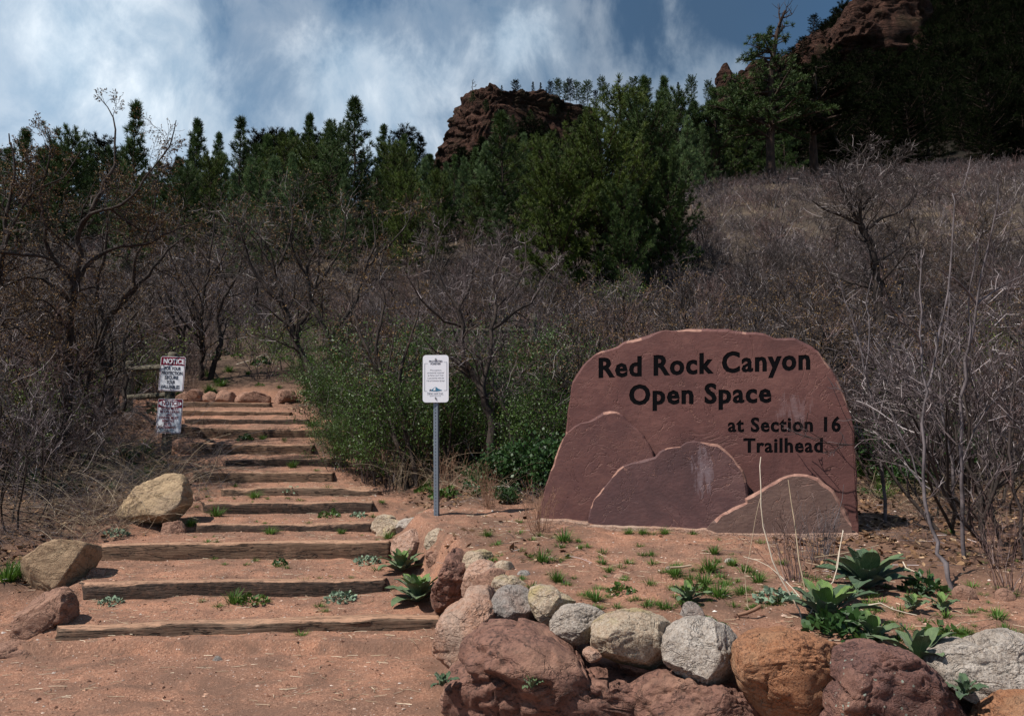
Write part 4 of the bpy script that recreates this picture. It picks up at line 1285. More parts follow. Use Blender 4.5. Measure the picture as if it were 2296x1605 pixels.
# ---- protected forever sign on a perforated steel post
YS_ = 9.0
pb = P(979, 1153, YS_); ptop = P(977.5, 800, YS_)
gzp = gz(pb.x, YS_)
sp = tag(empty("steel_sign", (pb.x, YS_ , pb.z)), "small white conservation sign on a perforated grey steel post", "sign")
hgt = ptop.z - pb.z
# square tube post with holes
bm = bmesh.new()
pw = 0.050
N_ = int((hgt + 0.2) / 0.0254 / 1.4)
dz = (hgt + 0.2) / N_
def tubev(x, y, z): return bm.verts.new((x, y, z))
# front face with real round-ish holes (octagons bridged to the square cell), other faces plain
hr = 0.0068
for i in range(N_):
    z0 = -0.2 + i * dz; z1 = z0 + dz; zc_ = (z0 + z1) / 2
    outer = [(-pw / 2, z0), (0, z0), (pw / 2, z0), (pw / 2, zc_), (pw / 2, z1), (0, z1), (-pw / 2, z1), (-pw / 2, zc_)]
    inner = [(hr * math.cos(a), zc_ + hr * math.sin(a)) for a in [R(225), R(270), R(315), 0, R(45), R(90), R(135), R(180)]]
    vo = [tubev(x, -pw / 2, z) for x, z in outer]; vi = [tubev(x, -pw / 2, z) for x, z in inner]; vd = [tubev(x, -pw / 2 + 0.004, z) for x, z in inner]
    for k in range(8):
        j = (k + 1) % 8
        bm.faces.new([vo[k], vo[j], vi[j], vi[k]]); bm.faces.new([vi[k], vi[j], vd[j], vd[k]])
    # right face too
    vo = [tubev(pw / 2, -x, z) for x, z in outer]; vi = [tubev(pw / 2, -x, z) for x, z in inner]
    for k in range(8):
        j = (k + 1) % 8
        bm.faces.new([vo[k], vo[j], vi[j], vi[k]])
bmesh.ops.remove_doubles(bm, verts=bm.verts, dist=1e-5)
zt = -0.2 + N_ * dz
a = [tubev(x, y, z) for (x, y, z) in ((-pw / 2, pw / 2, -0.2), (pw / 2, pw / 2, -0.2), (pw / 2, pw / 2, zt), (-pw / 2, pw / 2, zt))]
bm.faces.new(a)
a = [tubev(x, y, z) for (x, y, z) in ((-pw / 2, -pw / 2, -0.2), (-pw / 2, pw / 2, -0.2), (-pw / 2, pw / 2, zt), (-pw / 2, -pw / 2, zt))]
bm.faces.new(a)
a = [tubev(x, y, zt) for (x, y) in ((-pw / 2, -pw / 2), (pw / 2, -pw / 2), (pw / 2, pw / 2), (-pw / 2, pw / 2))]
bm.faces.new(a)
me = bpy.data.meshes.new("post"); bm.to_mesh(me); bm.free(); me.materials.append(M["steel"])
for v in me.vertices:
    v.co.x += (ptop.x - pb.x) * (v.co.z / hgt)
po = link("post", me, sp); po.rotation_euler = (0, 0, R(-14)); po["label"] = "perforated square grey steel post"
c4 = [P(x, y, YS_ - 0.035) for x, y in ((948.5, 796.5), (1006.3, 795), (1005, 902), (947.8, 902.5))]
cen = (c4[0] + c4[1] + c4[2] + c4[3]) / 4
Wp = (c4[1] - c4[0]).length; Hp = (c4[0] - c4[3]).length
pe = rounded_panel(Wp, Hp, 0.036, 0.004, M["white"], "panel")
pn = link("panel", pe, sp, cen - pb); pn.rotation_euler = (0, R(-0.5), R(0))
sx, sz = Wp / 685.0, Hp / 1275.0
def t3(s, x0, x1, yb, cap, mat, bold=0.0, shear=0.0):
    flat_text(s, (x0 - 557) * sx, (x1 - 557) * sx, (764 - yb) * sz, cap * sz, -0.0036, mat, "lettering", pn, bold, shear)
t3("PROTECTED", 380, 735, 322, 50, M["navy"], 0.02); t3("FOREVER", 420, 692, 388, 50, M["navy"], 0.02)
for (s, x0, x1, yb) in (("This property is", 407, 706, 552), ("permanently conserved", 328, 780, 622), ("by Palmer Land Trust", 346, 762, 692), ("in partnership with the", 335, 774, 764), ("City of Colorado Springs", 316, 790, 836)):
    t3(s, x0, x1, yb, 36, M["slate"], 0.004, 0.3)
t3("Palmer Land Trust", 340, 750, 1180, 50, M["slate"], 0.0)
t3("palmerlandtrust.org", 402, 690, 1240, 24, M["slate"], 0.0)
def poly_flat(pts, y, mat, name, parent):
    V_ = [((x - 557) * sx, y, (764 - z) * sz) for x, z in pts]
    me = bpy.data.meshes.new(name); me.from_pydata(V_, [], [list(range(len(V_)))]); me.materials.append(mat); me.update()
    return link(name, me, parent)
poly_flat([(430, 1100), (445, 1065), (490, 1030), (520, 1000), (550, 985), (585, 1000), (620, 1030), (680, 1060), (735, 1075), (700, 1090), (640, 1095), (580, 1108), (500, 1098)], -0.0036, M["blue"], "mountain_emblem", pn)
poly_flat([(490, 1075), (510, 1030), (545, 992), (556, 1010), (545, 1040), (565, 1060), (530, 1082)], -0.0046, M["white"], "snow_cap", pn)
poly_flat([(390, 1098), (400, 1050), (425, 1048), (440, 1062), (425, 1085), (405, 1102)], -0.0036, M["slate"], "mountain_emblem", pn)
for (a, b, c, d) in ((262, 350, 348, 356), (262, 350, 270, 1105), (262, 1098, 326, 1105), (768, 318, 855, 324), (848, 318, 856, 1086), (772, 1080, 856, 1086), (330, 1194, 768, 1198)):
    poly_flat([(a, b), (c, b), (c, d), (a, d)], -0.0036, M["slate"], "frame_line", pn)
for zz in (240, 1288):
    link("bolt", box_mesh("bolt", 0.022, 0.012, 0.022, M["bolt"], 0.007), pn, (0, -0.006, (764 - zz) * sz))

# far log fence behind the scrub
fb = hit(1195, 800); fb = Vector((P(1195, 790, 17.0).x, 17.0, gz(P(1195, 790, 17.0).x, 17.0)))
fe = tag(empty("rail_fence", fb), "old log post and rail half hidden in the thicket behind the steel sign post", "fence")
cyl("post", (0, 0, -0.2), P(1195, 705, 17.0) - fb, 0.09, 0.085, M["post"], 12, fe, 0.05, 0.02)
cyl("rail", P(1192, 742, 17.0) - fb, P(960, 741, 16.6) - fb, 0.05, 0.045, M["post"], 10, fe, 0.06)

# ------------------------------------------------------------------ vegetation
class Br:
    """collects tapered branch tubes and small leaf faces into one mesh"""
    def __init__(s):
        s.V = []; s.Q = []; s.Qm = []; s.T = []; s.Tm = []; s.tips = []

    def tube(s, pts, rad, sides, mi=0):
        base = len(s.V); n = len(pts)
        t = (pts[1] - pts[0]).normalized()
        a = t.orthogonal().normalized()
        for i in range(n):
            if 0 < i < n - 1: t = (pts[i + 1] - pts[i - 1])
            elif i == n - 1: t = pts[i] - pts[i - 1]
            if t.length < 1e-7: t = Vector((0, 0, 1))
            t = t.normalized()
            a = (a - t * a.dot(t)).normalized(); b = t.cross(a)
            r = rad[i]
            for j in range(sides):
                an = 6.28318 * j / sides
                s.V.append(pts[i] + a * (math.cos(an) * r) + b * (math.sin(an) * r))
        for i in range(n - 1):
            for j in range(sides):
                k = (j + 1) % sides
                s.Q.append((base + i * sides + j, base + i * sides + k, base + (i + 1) * sides + k, base + (i + 1) * sides + j)); s.Qm.append(mi)

    def grow(s, p, d, L, r, lvl, maxl, g, crook=0.28, up=0.08, kids=4, mi=(0, 1), sl=None, spread=0.9, frac=0.6, minr=0.0015, start=0.2):
        seg = 5 if lvl < 2 else (4 if lvl < maxl else 3)
        pts = [p.copy()]; rad = [r]
        end = max(minr, r * (0.30 if lvl < maxl else 0.35))
        for i in range(seg):
            d = (d + Vector((g.gauss(0, crook), g.gauss(0, crook), g.gauss(0, crook * 0.8) + up))).normalized()
            p = p + d * (L / seg)
            pts.append(p.copy()); rad.append(r + (end - r) * (i + 1) / seg)
        sides = 7 if r > 0.035 else (5 if r > 0.012 else 3)
        s.tube(pts, rad, sides, mi[0] if r > 0.009 else mi[1])
        if lvl >= maxl:
            s.tips.append((pts[-1], d.copy())); s.tips.append((pts[-2], d.copy()))
            return
        n = max(2, int(kids * g.uniform(0.75, 1.3)))
        for c in range(n):
            t = start + (1 - start) * (c + g.uniform(0.2, 0.9)) / n
            t = min(t, 0.999)
            i = int(t * seg); f = t * seg - i
            q = pts[i].lerp(pts[i + 1], f)
            dd = (pts[i + 1] - pts[i]).normalized()
            ax = dd.orthogonal().normalized()
            ax.rotate(Matrix.Rotation(g.uniform(0, 6.283), 3, dd))
            nd = (dd + ax * g.uniform(0.5, 1.2) * spread).normalized()
            rr = (rad[i] + (rad[i + 1] - rad[i]) * f) * g.uniform(0.5, 0.72)
            s.grow(q, nd, L * frac * g.uniform(0.7, 1.2) * (1.12 - 0.45 * t), max(minr, rr), lvl + 1, maxl, g, crook, up, kids, mi, sl, spread, frac, minr, start)

    def leaf(s, p, d, size, g, mi, narrow=0.5):
        d = (d + Vector((g.gauss(0, .7), g.gauss(0, .7), g.gauss(0, .7)))).normalized()
        w = d.orthogonal().normalized(); w.rotate(Matrix.Rotation(g.uniform(0, 6.28), 3, d))
        b = len(s.V)
        s.V += [p, p + d * size * 0.5 + w * size * narrow * 0.5, p + d * size, p + d * size * 0.5 - w * size * narrow * 0.5]
        s.Q.append((b, b + 1, b + 2, b + 3)); s.Qm.append(mi)

    def mesh(s, name, mats):
        V = np.array([v[:] for v in s.V]) if s.V and isinstance(s.V[0], Vector) else np.array(s.V)
        return mesh_np(name, V, np.array(s.Q), mats, True, s.Qm)


def bare_shrub(seed, H, stems, lvl, kids, mats, spread=0.32, crook=0.2, r0=0.012, buds=0, frac=0.55, up=0.07, minr=0.0018, bsize=0.03, lean=0.35):
    g = random.Random(seed); b = Br()
    for k in range(stems):
        a = g.uniform(0, 6.283); q = Vector((math.cos(a), math.sin(a), 0)) * g.uniform(0, spread)
        d = Vector((math.cos(a) * lean * g.random(), math.sin(a) * lean * g.random(), 1)).normalized()
        b.grow(q - Vector((0, 0, 0.08)), d, H * g.uniform(0.6, 1.0), r0 * g.uniform(0.6, 1.2), 0, lvl, g, crook, up, kids, minr=minr, frac=frac, start=0.25)
    if buds:
        for (p, d) in b.tips:
            for _ in range(buds): b.leaf(p, d, bsize * g.uniform(0.5, 1.2), g, 2, 0.6)
    return b.mesh("stems", mats)


def place(name, mesh, loc, rz, sc, label, cat, group=None, kind=None, tilt=0.0):
    o = link(name, mesh, None, loc)
    o.rotation_euler = (tilt * rnd.uniform(-1, 1), tilt * rnd.uniform(-1, 1), rz); o.scale = sc if hasattr(sc, "__len__") else (sc, sc, sc)
    return tag(o, label, cat, group, kind)


# --- gnarled near trees, their main limbs laid along given lines, twigs grown from them
def limb_tree(name, label, cat, limbs, seed, mats, lvl=3, kids=5, tw_len=0.8, buds=0, crook=0.26, up=0.03, group=None, minr=0.0022, density=1.0, bsize=0.035, spread=1.0, twfrac=0.62, split=True):
    """limbs: (list of picture points from base to tip, depth at base, depth at tip, radius at base, radius at tip, twigs per metre)"""
    g = random.Random(seed)
    base = P(*limbs[0][0][0], limbs[0][1])
    root = tag(empty(name, base), label, cat, group)
    trunk = Br(); tw = Br()
    for (pts, Y0, Y1, r0, r1, tpm) in limbs:
        n = len(pts)
        P3 = [P(x, y, Y0 + (Y1 - Y0) * i / (n - 1)) - base for i, (x, y) in enumerate(pts)]
        if pts is limbs[0][0]: P3[0] = P3[0] - Vector((0, 0, 0.1))
        # smooth subdivide with wobble
        Q = []
        for i in range(n - 1):
            p0 = P3[max(i - 1, 0)]; p1 = P3[i]; p2 = P3[i + 1]; p3 = P3[min(i + 2, n - 1)]
            m = max(2, int((p2 - p1).length / 0.16))
            for k in range(m):
                t = k / m
                q = 0.5 * ((2 * p1) + (p2 - p0) * t + (2 * p0 - 5 * p1 + 4 * p2 - p3) * t * t + (3 * p1 - p0 - 3 * p2 + p3) * t ** 3)
                Q.append(q)
        Q.append(P3[-1])
        rr = [r0 + (r1 - r0) * (i / (len(Q) - 1)) for i in range(len(Q))]
        for i in range(1, len(Q) - 1):
            Q[i] = Q[i] + Vector((g.gauss(0, 1), g.gauss(0, 1), g.gauss(0, 0.6))) * min(0.02, rr[i] * 0.45 + 0.004)
        rk = [r * g.uniform(0.88, 1.15) for r in rr]
        trunk.tube(Q, rk, 8 if r0 > 0.03 else 5, 0)
        Ltot = sum((Q[i + 1] - Q[i]).length for i in range(len(Q) - 1))
        cnt = int(Ltot * tpm * density)
        for c in range(cnt):
            t = g.uniform(0.12 if tpm < 3 else 0.02, 1.0)
            i = min(int(t * (len(Q) - 1)), len(Q) - 2)
            q = Q[i]; dd = (Q[i + 1] - Q[i]).normalized()
            ax = dd.orthogonal().normalized(); ax.rotate(Matrix.Rotation(g.uniform(0, 6.283), 3, dd))
            nd = (dd * g.uniform(0.3, 1.0) + ax * g.uniform(0.5, 1.1) + Vector((0, 0, 0.15))).normalized()
            tw.grow(q, nd, tw_len * g.uniform(0.5, 1.3) * ((0.22 if base.y < 13.2 and r1 < 0.011 else 0.42) + 0.6 * min(1.0, rr[i] / 0.03)), max(0.005, rr[i] * g.uniform(0.28, 0.5)), 1, lvl, g, crook, up, kids, minr=minr, frac=twfrac, start=0.15, spread=spread)
    if buds:
        for (p, d) in tw.tips:
            for _ in range(buds): tw.leaf(p, d, bsize * g.uniform(0.5, 1.3), g, 2, 0.65)
    link("trunk", trunk.mesh("trunk", [mats[0]]), root)
    if tw.V: link("branches", tw.mesh("branches", mats), root)
    return root


OAK = [M["bark"], M["twig_dark"], M["bud"]]
OAK2 = [M["bark"], M["twig"], M["bud"]]
ROOTS = []
limb_tree("oak_tree", "tallest dark bare oak at the left, a long twig standing above its crown", "tree", [
    ([(150, 1010), (150, 900), (153, 762), (162, 659), (174, 600), (178, 513), (195, 480)], 12.6, 12.3, 0.095, 0.035, 2.0),
    ([(166, 640), (140, 600), (108, 566), (95, 484), (70, 430), (40, 380)], 12.4, 11.8, 0.045, 0.010, 4.5),
    ([(168, 655), (190, 600), (225, 570), (270, 553), (330, 548), (365, 530), (400, 512), (444, 500)], 12.4, 12.9, 0.040, 0.008, 2.6),
    ([(186, 500), (215, 450), (232, 410), (257, 372), (258, 320), (256, 265), (226, 223)], 12.3, 12.6, 0.036, 0.005, 2.0),
    ([(178, 513), (205, 480), (250, 470), (300, 440), (340, 380), (380, 330), (395, 270)], 12.3, 12.0, 0.030, 0.006, 4.5),
    ([(100, 500), (90, 440), (100, 390), (115, 340), (105, 285)], 12.0, 11.6, 0.022, 0.005, 4.5),
    ([(250, 470), (290, 500), (340, 520), (390, 470)], 12.3, 13.2, 0.02, 0.006, 5),
    ([(160, 680), (120, 640), (60, 620), (10, 640), (-40, 600)], 12.5, 11.5, 0.035, 0.010, 5),
    ([(153, 740), (110, 700), (70, 690), (20, 720)], 12.5, 11.7, 0.028, 0.008, 5),
], 1, OAK, lvl=3, kids=6, tw_len=0.95, buds=2, bsize=0.028, density=1.35)
limb_tree("oak_tree", "bare oak behind the left edge with limbs reaching in from outside the picture", "tree", [
    ([(-60, 1060), (-40, 900), (-20, 700), (10, 560), (20, 450), (35, 370), (20, 300)], 11.0, 11.2, 0.08, 0.008, 4.0),
    ([(-80, 560), (0, 567), (60, 570), (110, 580), (150, 600)], 10.8, 11.6, 0.035, 0.012, 3.5),
    ([(-20, 640), (30, 500), (80, 430), (140, 400), (180, 340)], 11.0, 11.3, 0.03, 0.006, 4.5),
    ([(-30, 760), (20, 720), (60, 760), (110, 740)], 11, 11.3, 0.022, 0.006, 5),
], 2, OAK, lvl=3, kids=6, tw_len=0.95, buds=2, bsize=0.028, density=1.35)
limb_tree("oak_tree", "bare oak with a thick black trunk left of the rail fence", "tree", [
    ([(248, 915), (240, 880), (232, 830), (226, 770), (238, 720), (262, 690), (300, 640)], 14.2, 14.0, 0.11, 0.05, 1.0),
    ([(238, 725), (222, 690), (215, 640), (230, 590), (240, 520), (235, 450)], 14.1, 13.8, 0.05, 0.010, 4.5),
    ([(262, 690), (300, 655), (345, 600), (380, 560), (430, 520)], 14.0, 14.6, 0.045, 0.008, 4.5),
    ([(300, 640), (305, 590), (330, 520), (350, 450), (345, 390)], 14.0, 13.6, 0.035, 0.006, 4.5),
    ([(275, 920), (283, 850), (275, 780), (290, 720), (320, 690)], 14.6, 15.0, 0.045, 0.012, 2.5),
    ([(232, 800), (200, 780), (170, 740), (140, 730)], 14.1, 13.5, 0.03, 0.008, 4),
], 3, OAK, lvl=3, kids=6, tw_len=0.9, buds=2, bsize=0.028, density=0.95)
limb_tree("oak_tree", "slender forked bare oak rising between the rail fence and the top of the stairs", "tree", [
    ([(449, 862), (452, 800), (452, 721), (459, 659), (464, 620), (469, 570), (478, 530), (480, 480)], 20.5, 20.3, 0.085, 0.015, 2.4),
    ([(470, 860), (482, 810), (495, 770), (486, 713), (500, 670), (530, 620), (545, 560), (560, 500)], 20.6, 21.0, 0.075, 0.010, 2.8),
    ([(452, 721), (430, 680), (405, 630), (385, 580), (375, 540)], 20.4, 20.0, 0.045, 0.010, 3.2),
    ([(459, 640), (490, 590), (510, 540), (520, 480)], 20.3, 20.8, 0.035, 0.008, 3.5),
    ([(452, 760), (420, 730), (395, 700), (370, 640)], 20.4, 19.8, 0.035, 0.008, 3.5),
], 4, OAK2, lvl=3, kids=5, tw_len=1.4, buds=2, minr=0.003, bsize=0.035, density=1.3)
limb_tree("oak_tree", "leaning bare oak with a bent trunk at the top right of the stairs", "tree", [
    ([(722, 895), (712, 860), (690, 820), (662, 765), (647, 721), (635, 680), (614, 609), (590, 570), (575, 500)], 18.2, 18.6, 0.11, 0.015, 1.8),
    ([(662, 765), (672, 730), (690, 700), (705, 650), (715, 580), (700, 520)], 18.3, 18.8, 0.06, 0.010, 3.0),
    ([(635, 680), (600, 650), (565, 600), (545, 540), (530, 490)], 18.4, 18.0, 0.05, 0.010, 3.5),
    ([(614, 609), (640, 560), (655, 500), (650, 440)], 18.6, 18.8, 0.035, 0.008, 3.5),
    ([(650, 735), (610, 700), (580, 680), (550, 690)], 18.3, 17.8, 0.03, 0.008, 3.5),
    ([(705, 650), (740, 600), (770, 540), (775, 470)], 18.7, 19.0, 0.035, 0.008, 3.5),
], 5, OAK, lvl=3, kids=5, tw_len=1.4, buds=2, minr=0.003, bsize=0.035, density=1.3)
limb_tree("oak_tree", "bare oak with a thick slanting trunk above the green bushes right of the stairs", "tree", [
    ([(775, 905), (755, 840), (735, 762), (715, 710), (701, 680), (692, 640), (689, 600), (720, 540)], 17.2, 17.5, 0.095, 0.015, 2.0),
    ([(735, 762), (770, 720), (800, 670), (820, 600), (840, 540), (835, 480)], 17.3, 17.8, 0.05, 0.010, 3.5),
    ([(800, 900), (790, 840), (780, 780), (790, 700), (810, 650)], 16.8, 17.0, 0.045, 0.010, 3.2),
    ([(820, 600), (860, 560), (900, 520), (930, 470)], 17.6, 18.0, 0.03, 0.008, 4.0),
    ([(689, 620), (660, 570), (650, 520), (630, 460)], 17.5, 17.0, 0.03, 0.008, 4.0),
], 6, OAK, lvl=3, kids=5, tw_len=1.0, buds=2, minr=0.003, bsize=0.035, density=1.3)
limb_tree("oak_tree", "dark forked bare oak between the steel sign post and the stone monument", "tree", [
    ([(1104, 1040), (1102, 990), (1099, 931), (1085, 889), (1074, 858), (1050, 830), (1038, 791), (1036, 732), (1022, 686), (998, 651), (973, 610)], 11.6, 11.8, 0.070, 0.016, 2.2),
    ([(1085, 889), (1084, 847), (1099, 805), (1102, 739), (1113, 686), (1106, 636), (1120, 590), (1140, 540)], 11.6, 11.9, 0.045, 0.008, 3.6),
    ([(1158, 1066), (1150, 1010), (1148, 983), (1136, 925), (1120, 890), (1100, 860)], 11.4, 11.5, 0.050, 0.014, 2.5),
    ([(1022, 700), (1050, 650), (1062, 600), (1058, 540), (1075, 490)], 11.8, 12.1, 0.026, 0.005, 4.5),
    ([(1036, 732), (1000, 720), (960, 690), (930, 650), (905, 600)], 11.8, 11.4, 0.026, 0.005, 4.5),
    ([(998, 651), (975, 590), (980, 530), (965, 480)], 11.8, 12.0, 0.020, 0.005, 4.5),
    ([(1102, 739), (1150, 700), (1190, 680), (1220, 630), (1240, 590)], 11.8, 12.3, 0.028, 0.006, 4.5),
    ([(1050, 835), (1010, 800), (980, 790), (950, 760)], 11.7, 11.3, 0.022, 0.006, 4.5),
    ([(1113, 690), (1160, 640), (1180, 580), (1175, 520)], 11.9, 12.2, 0.02, 0.005, 4.5),
], 7, OAK2, lvl=3, kids=6, tw_len=0.75, buds=0, density=1.3)
limb_tree("oak_tree", "thin dark bare oak with crossing stems just left of the steel sign post", "tree", [
    ([(912, 1095), (905, 1040), (880, 960), (860, 900), (850, 820), (845, 750), (860, 680), (850, 610), (870, 540)], 12.0, 12.4, 0.045, 0.008, 3.2),
    ([(935, 1090), (925, 1020), (905, 960), (895, 880), (905, 800), (930, 740), (940, 660), (930, 590)], 11.9, 12.2, 0.038, 0.007, 3.4),
    ([(850, 830), (820, 780), (800, 720), (790, 660), (800, 600)], 12.2, 12.6, 0.028, 0.006, 4.2),
    ([(895, 880), (870, 830), (880, 770), (890, 700)], 12.0, 12.0, 0.020, 0.006, 4.2),
], 8, OAK, lvl=3, kids=5, tw_len=0.8, buds=1)
limb_tree("oak_tree", "dark spreading bare oak in the scrub above the right end of the monument", "tree", [
    ([(1990, 840), (1975, 700), (1960, 590), (1950, 540), (1930, 503)], 17.5, 17.3, 0.11, 0.07, 1.0),
    ([(1930, 503), (1890, 485), (1850, 470), (1820, 450)], 17.3, 17.0, 0.045, 0.010, 4.2),
    ([(1930, 503), (1925, 460), (1935, 420), (1925, 370), (1945, 320)], 17.3, 17.6, 0.05, 0.008, 4.2),
    ([(1940, 520), (1975, 490), (2010, 480), (2045, 450), (2060, 420)], 17.3, 17.7, 0.04, 0.008, 4.2),
    ([(1930, 503), (1900, 450), (1880, 400), (1885, 360)], 17.3, 17.0, 0.035, 0.007, 4.2),
    ([(1935, 470), (1960, 430), (1985, 390), (1990, 350)], 17.5, 17.9, 0.03, 0.007, 4.2),
    ([(1960, 590), (2010, 560), (2040, 520)], 17.4, 17.7, 0.035, 0.008, 4.2),
], 9, OAK, lvl=3, kids=6, tw_len=0.95, buds=0, minr=0.0035, density=1.7)
SAP = [M["twig_pale"], M["twig"], M["bud"]]
limb_tree("sapling", "tallest pale grey sapling near the right edge with one long white side branch", "sapling", [
    ([(2160, 1230), (2158, 1120), (2155, 1050), (2160, 850), (2170, 776), (2190, 683), (2209, 581), (2222, 520), (2236, 458), (2236, 405)], 6.9, 6.7, 0.020, 0.005, 2.6),
    ([(2190, 683), (2165, 650), (2136, 625), (2110, 610), (2080, 590)], 6.8, 6.6, 0.010, 0.004, 3.0),
    ([(2172, 776), (2176, 640), (2190, 560), (2202, 520)], 6.8, 6.7, 0.009, 0.003, 3.0),
    ([(2190, 683), (2220, 660), (2250, 640), (2300, 615)], 6.8, 6.9, 0.009, 0.004, 2.5),
    ([(2150, 1060), (2190, 960), (2230, 900), (2270, 860)], 6.9, 7.0, 0.009, 0.003, 3.5),
], 10, SAP, lvl=3, kids=4, tw_len=0.38, up=0.05, minr=0.0016, crook=0.2)
limb_tree("sapling", "pale sapling right of the monument with a long arching left branch", "sapling", [
    ([(2137, 1300), (2120, 1262), (2106, 1242), (2093, 1184), (2072, 1121), (2070, 947), (2072, 880), (2067, 791), (2063, 700), (2063, 610), (2066, 560)], 5.95, 6.4, 0.019, 0.004, 2.6),
    ([(2068, 791), (2062, 760), (2048, 742), (2020, 720), (1999, 693), (1985, 660), (1965, 630)], 6.3, 6.0, 0.009, 0.003, 3.0),
    ([(2071, 880), (2085, 850), (2106, 742), (2131, 610), (2138, 449), (2136, 438)], 6.3, 6.6, 0.011, 0.005, 2.4),
    ([(2136, 438), (2152, 430), (2166, 400), (2177, 350)], 6.6, 6.7, 0.005, 0.003, 1.5),
    ([(2137, 440), (2118, 425), (2095, 412)], 6.6, 6.5, 0.004, 0.002, 1.5),
    ([(2072, 1100), (2040, 1020), (2010, 960), (1990, 900)], 6.2, 6.4, 0.008, 0.003, 3.5),
], 11, SAP, lvl=3, kids=4, tw_len=0.36, up=0.05, minr=0.0016, crook=0.2)
limb_tree("sapling", "grey sapling leaning left close behind the right end of the monument", "sapling", [
    ([(1987, 1180), (1987, 1121), (1968, 980), (1948, 880), (1931, 790), (1915, 730), (1896, 679), (1880, 620)], 8.6, 8.7, 0.022, 0.004, 3.2),
    ([(1962, 960), (1985, 880), (1998, 820), (2000, 760)], 8.6, 8.8, 0.009, 0.003, 3.5),
    ([(1940, 830), (1950, 740), (1945, 680), (1955, 620)], 8.6, 8.8, 0.009, 0.003, 3.5),
    ([(1980, 1060), (1940, 1000), (1910, 960), (1860, 850)], 8.5, 7.9, 0.006, 0.002, 0.8),
], 12, SAP, lvl=3, kids=4, tw_len=0.5, up=0.05, minr=0.0018, crook=0.22)
limb_tree("sapling", "dark forked sapling by the right edge rooted below the brush", "sapling", [
    ([(2205, 1201), (2205, 1150), (2190, 1080), (2150, 1010), (2140, 930)], 7.3, 7.5, 0.026, 0.006, 3.2),
    ([(2205, 1160), (2235, 1080), (2262, 1010), (2275, 920), (2265, 820)], 7.3, 7.2, 0.020, 0.005, 3.2),
    ([(2207, 1170), (2225, 1100), (2230, 1030), (2215, 950), (2225, 860)], 7.3, 7.5, 0.016, 0.005, 3.2),
    ([(2235, 1090), (2280, 1060), (2330, 1050)], 7.3, 7.3, 0.012, 0.005, 3.2),
], 13, [M["bark"], M["twig_dark"], M["bud"]], lvl=3, kids=4, tw_len=0.45, up=0.05, minr=0.0018, crook=0.24)
limb_tree("sapling", "straight grey sapling standing between two others behind the monument's right end", "sapling", [
    ([(2144, 1185), (2140, 1110), (2125, 1000), (2110, 900), (2110, 800), (2125, 720), (2130, 640)], 8.8, 9.0, 0.022, 0.005, 3.4),
    ([(2120, 960), (2095, 900), (2080, 830), (2050, 780)], 8.8, 8.7, 0.010, 0.003, 3.6),
    ([(2110, 830), (2140, 780), (2180, 740), (2230, 700)], 8.8, 9.0, 0.010, 0.003, 3.6),
], 14, SAP, lvl=3, kids=4, tw_len=0.5, up=0.05, minr=0.0018, crook=0.22)
limb_tree("sapling", "leafless sapling hanging over the right margin with a fan of pale twigs", "sapling", [
    ([(2310, 1290), (2290, 1200), (2280, 1100), (2262, 1010), (2270, 900), (2285, 800), (2276, 700)], 6.5, 6.7, 0.018, 0.004, 3.4),
    ([(2270, 950), (2240, 880), (2225, 800), (2215, 740)], 6.6, 6.6, 0.010, 0.003, 3.6),
], 15, [M["twig_dark"], M["twig_red"], M["bud"]], lvl=3, kids=4, tw_len=0.42, up=0.05, minr=0.0016, crook=0.24)

# --- shrub variants for the thicket
B_NEAR = [bare_shrub(20 + i, 2.1, 5, 3, 5, [M["bark"], M[tm], M["bud"]], r0=0.022, buds=1 if i % 2 else 0, frac=0.52, minr=0.0030, crook=0.22)
          for i, tm in enumerate(["twig", "twig_dark", "twig", "twig_red", "twig_dark"])]
B_MID = [bare_shrub(40 + i, 1.75, 7, 2, 6, [M["twig_dark"], M[tm], M["bud"]], r0=0.015, frac=0.5, minr=0.0046, crook=0.24, up=0.06, spread=0.45, lean=0.55)
         for i, tm in enumerate(["twig", "twig_red", "twig", "twig_dark"])]
B_FAR = [bare_shrub(60 + i, 1.6, 6, 2, 4, [M[tm], M[tm], M["bud"]], r0=0.020, frac=0.5, minr=0.0070, crook=0.26, up=0.05, spread=0.6, lean=0.6)
         for i, tm in enumerate(["twig", "twig_red", "twig", "twig_dark"])]

B_OAK = []
for i in range(4):
    gq = random.Random(900 + i); bq = Br()
    for k in range(2 + i % 2):
        aq = gq.uniform(0, 6.28)
        bq.grow(Vector((math.cos(aq) * .12, math.sin(aq) * .12, -.1)), Vector((math.cos(aq) * .35, math.sin(aq) * .35, 1)).normalized(), 2.3, 0.055, 0, 3, gq, 0.26, 0.02, 6, minr=0.0032, frac=0.56, start=0.3)
    for (p_, d_) in bq.tips:
        bq.leaf(p_, d_, 0.03, gq, 2, 0.65)
    B_OAK.append(bq.mesh("stems", [M["bark"], M["twig_dark"], M["bud"]]))

SHG = "bare oak shrubs of the hillside thicket"
cand = []
def stair_free(x, y):
    xl = np.interp(y, [t["Y"] for t in TL], [t["xl"] for t in TL]); xr = np.interp(y, [t["Y"] for t in TL], [t["xr"] for t in TL])
    return not (xl - 0.5 < x < xr + 0.5 and y < 18.6)
g = random.Random(77)
def ok_spot(x, y):
    u = x / y
    if u < -0.72 or u > 0.72: return False
    if y < 19.5 and not stair_free(x, y): return False
    px = CX + u * FPX
    if 205 < px < 460 and y < 16.6: return False
    if 262 < px < 445 and y < 18: return False
    if y < 27 and 430 < px < 740: return y > 23.0 and g.random() < 0.5          # open ground at the head of the stairs
    if y < 12.2 and -2.6 < x < 0.7: return False                     # green bushes
    if x < -3 and y < 10.5: return False
    if x > -0.5 and y < 10.6: return False
    return True
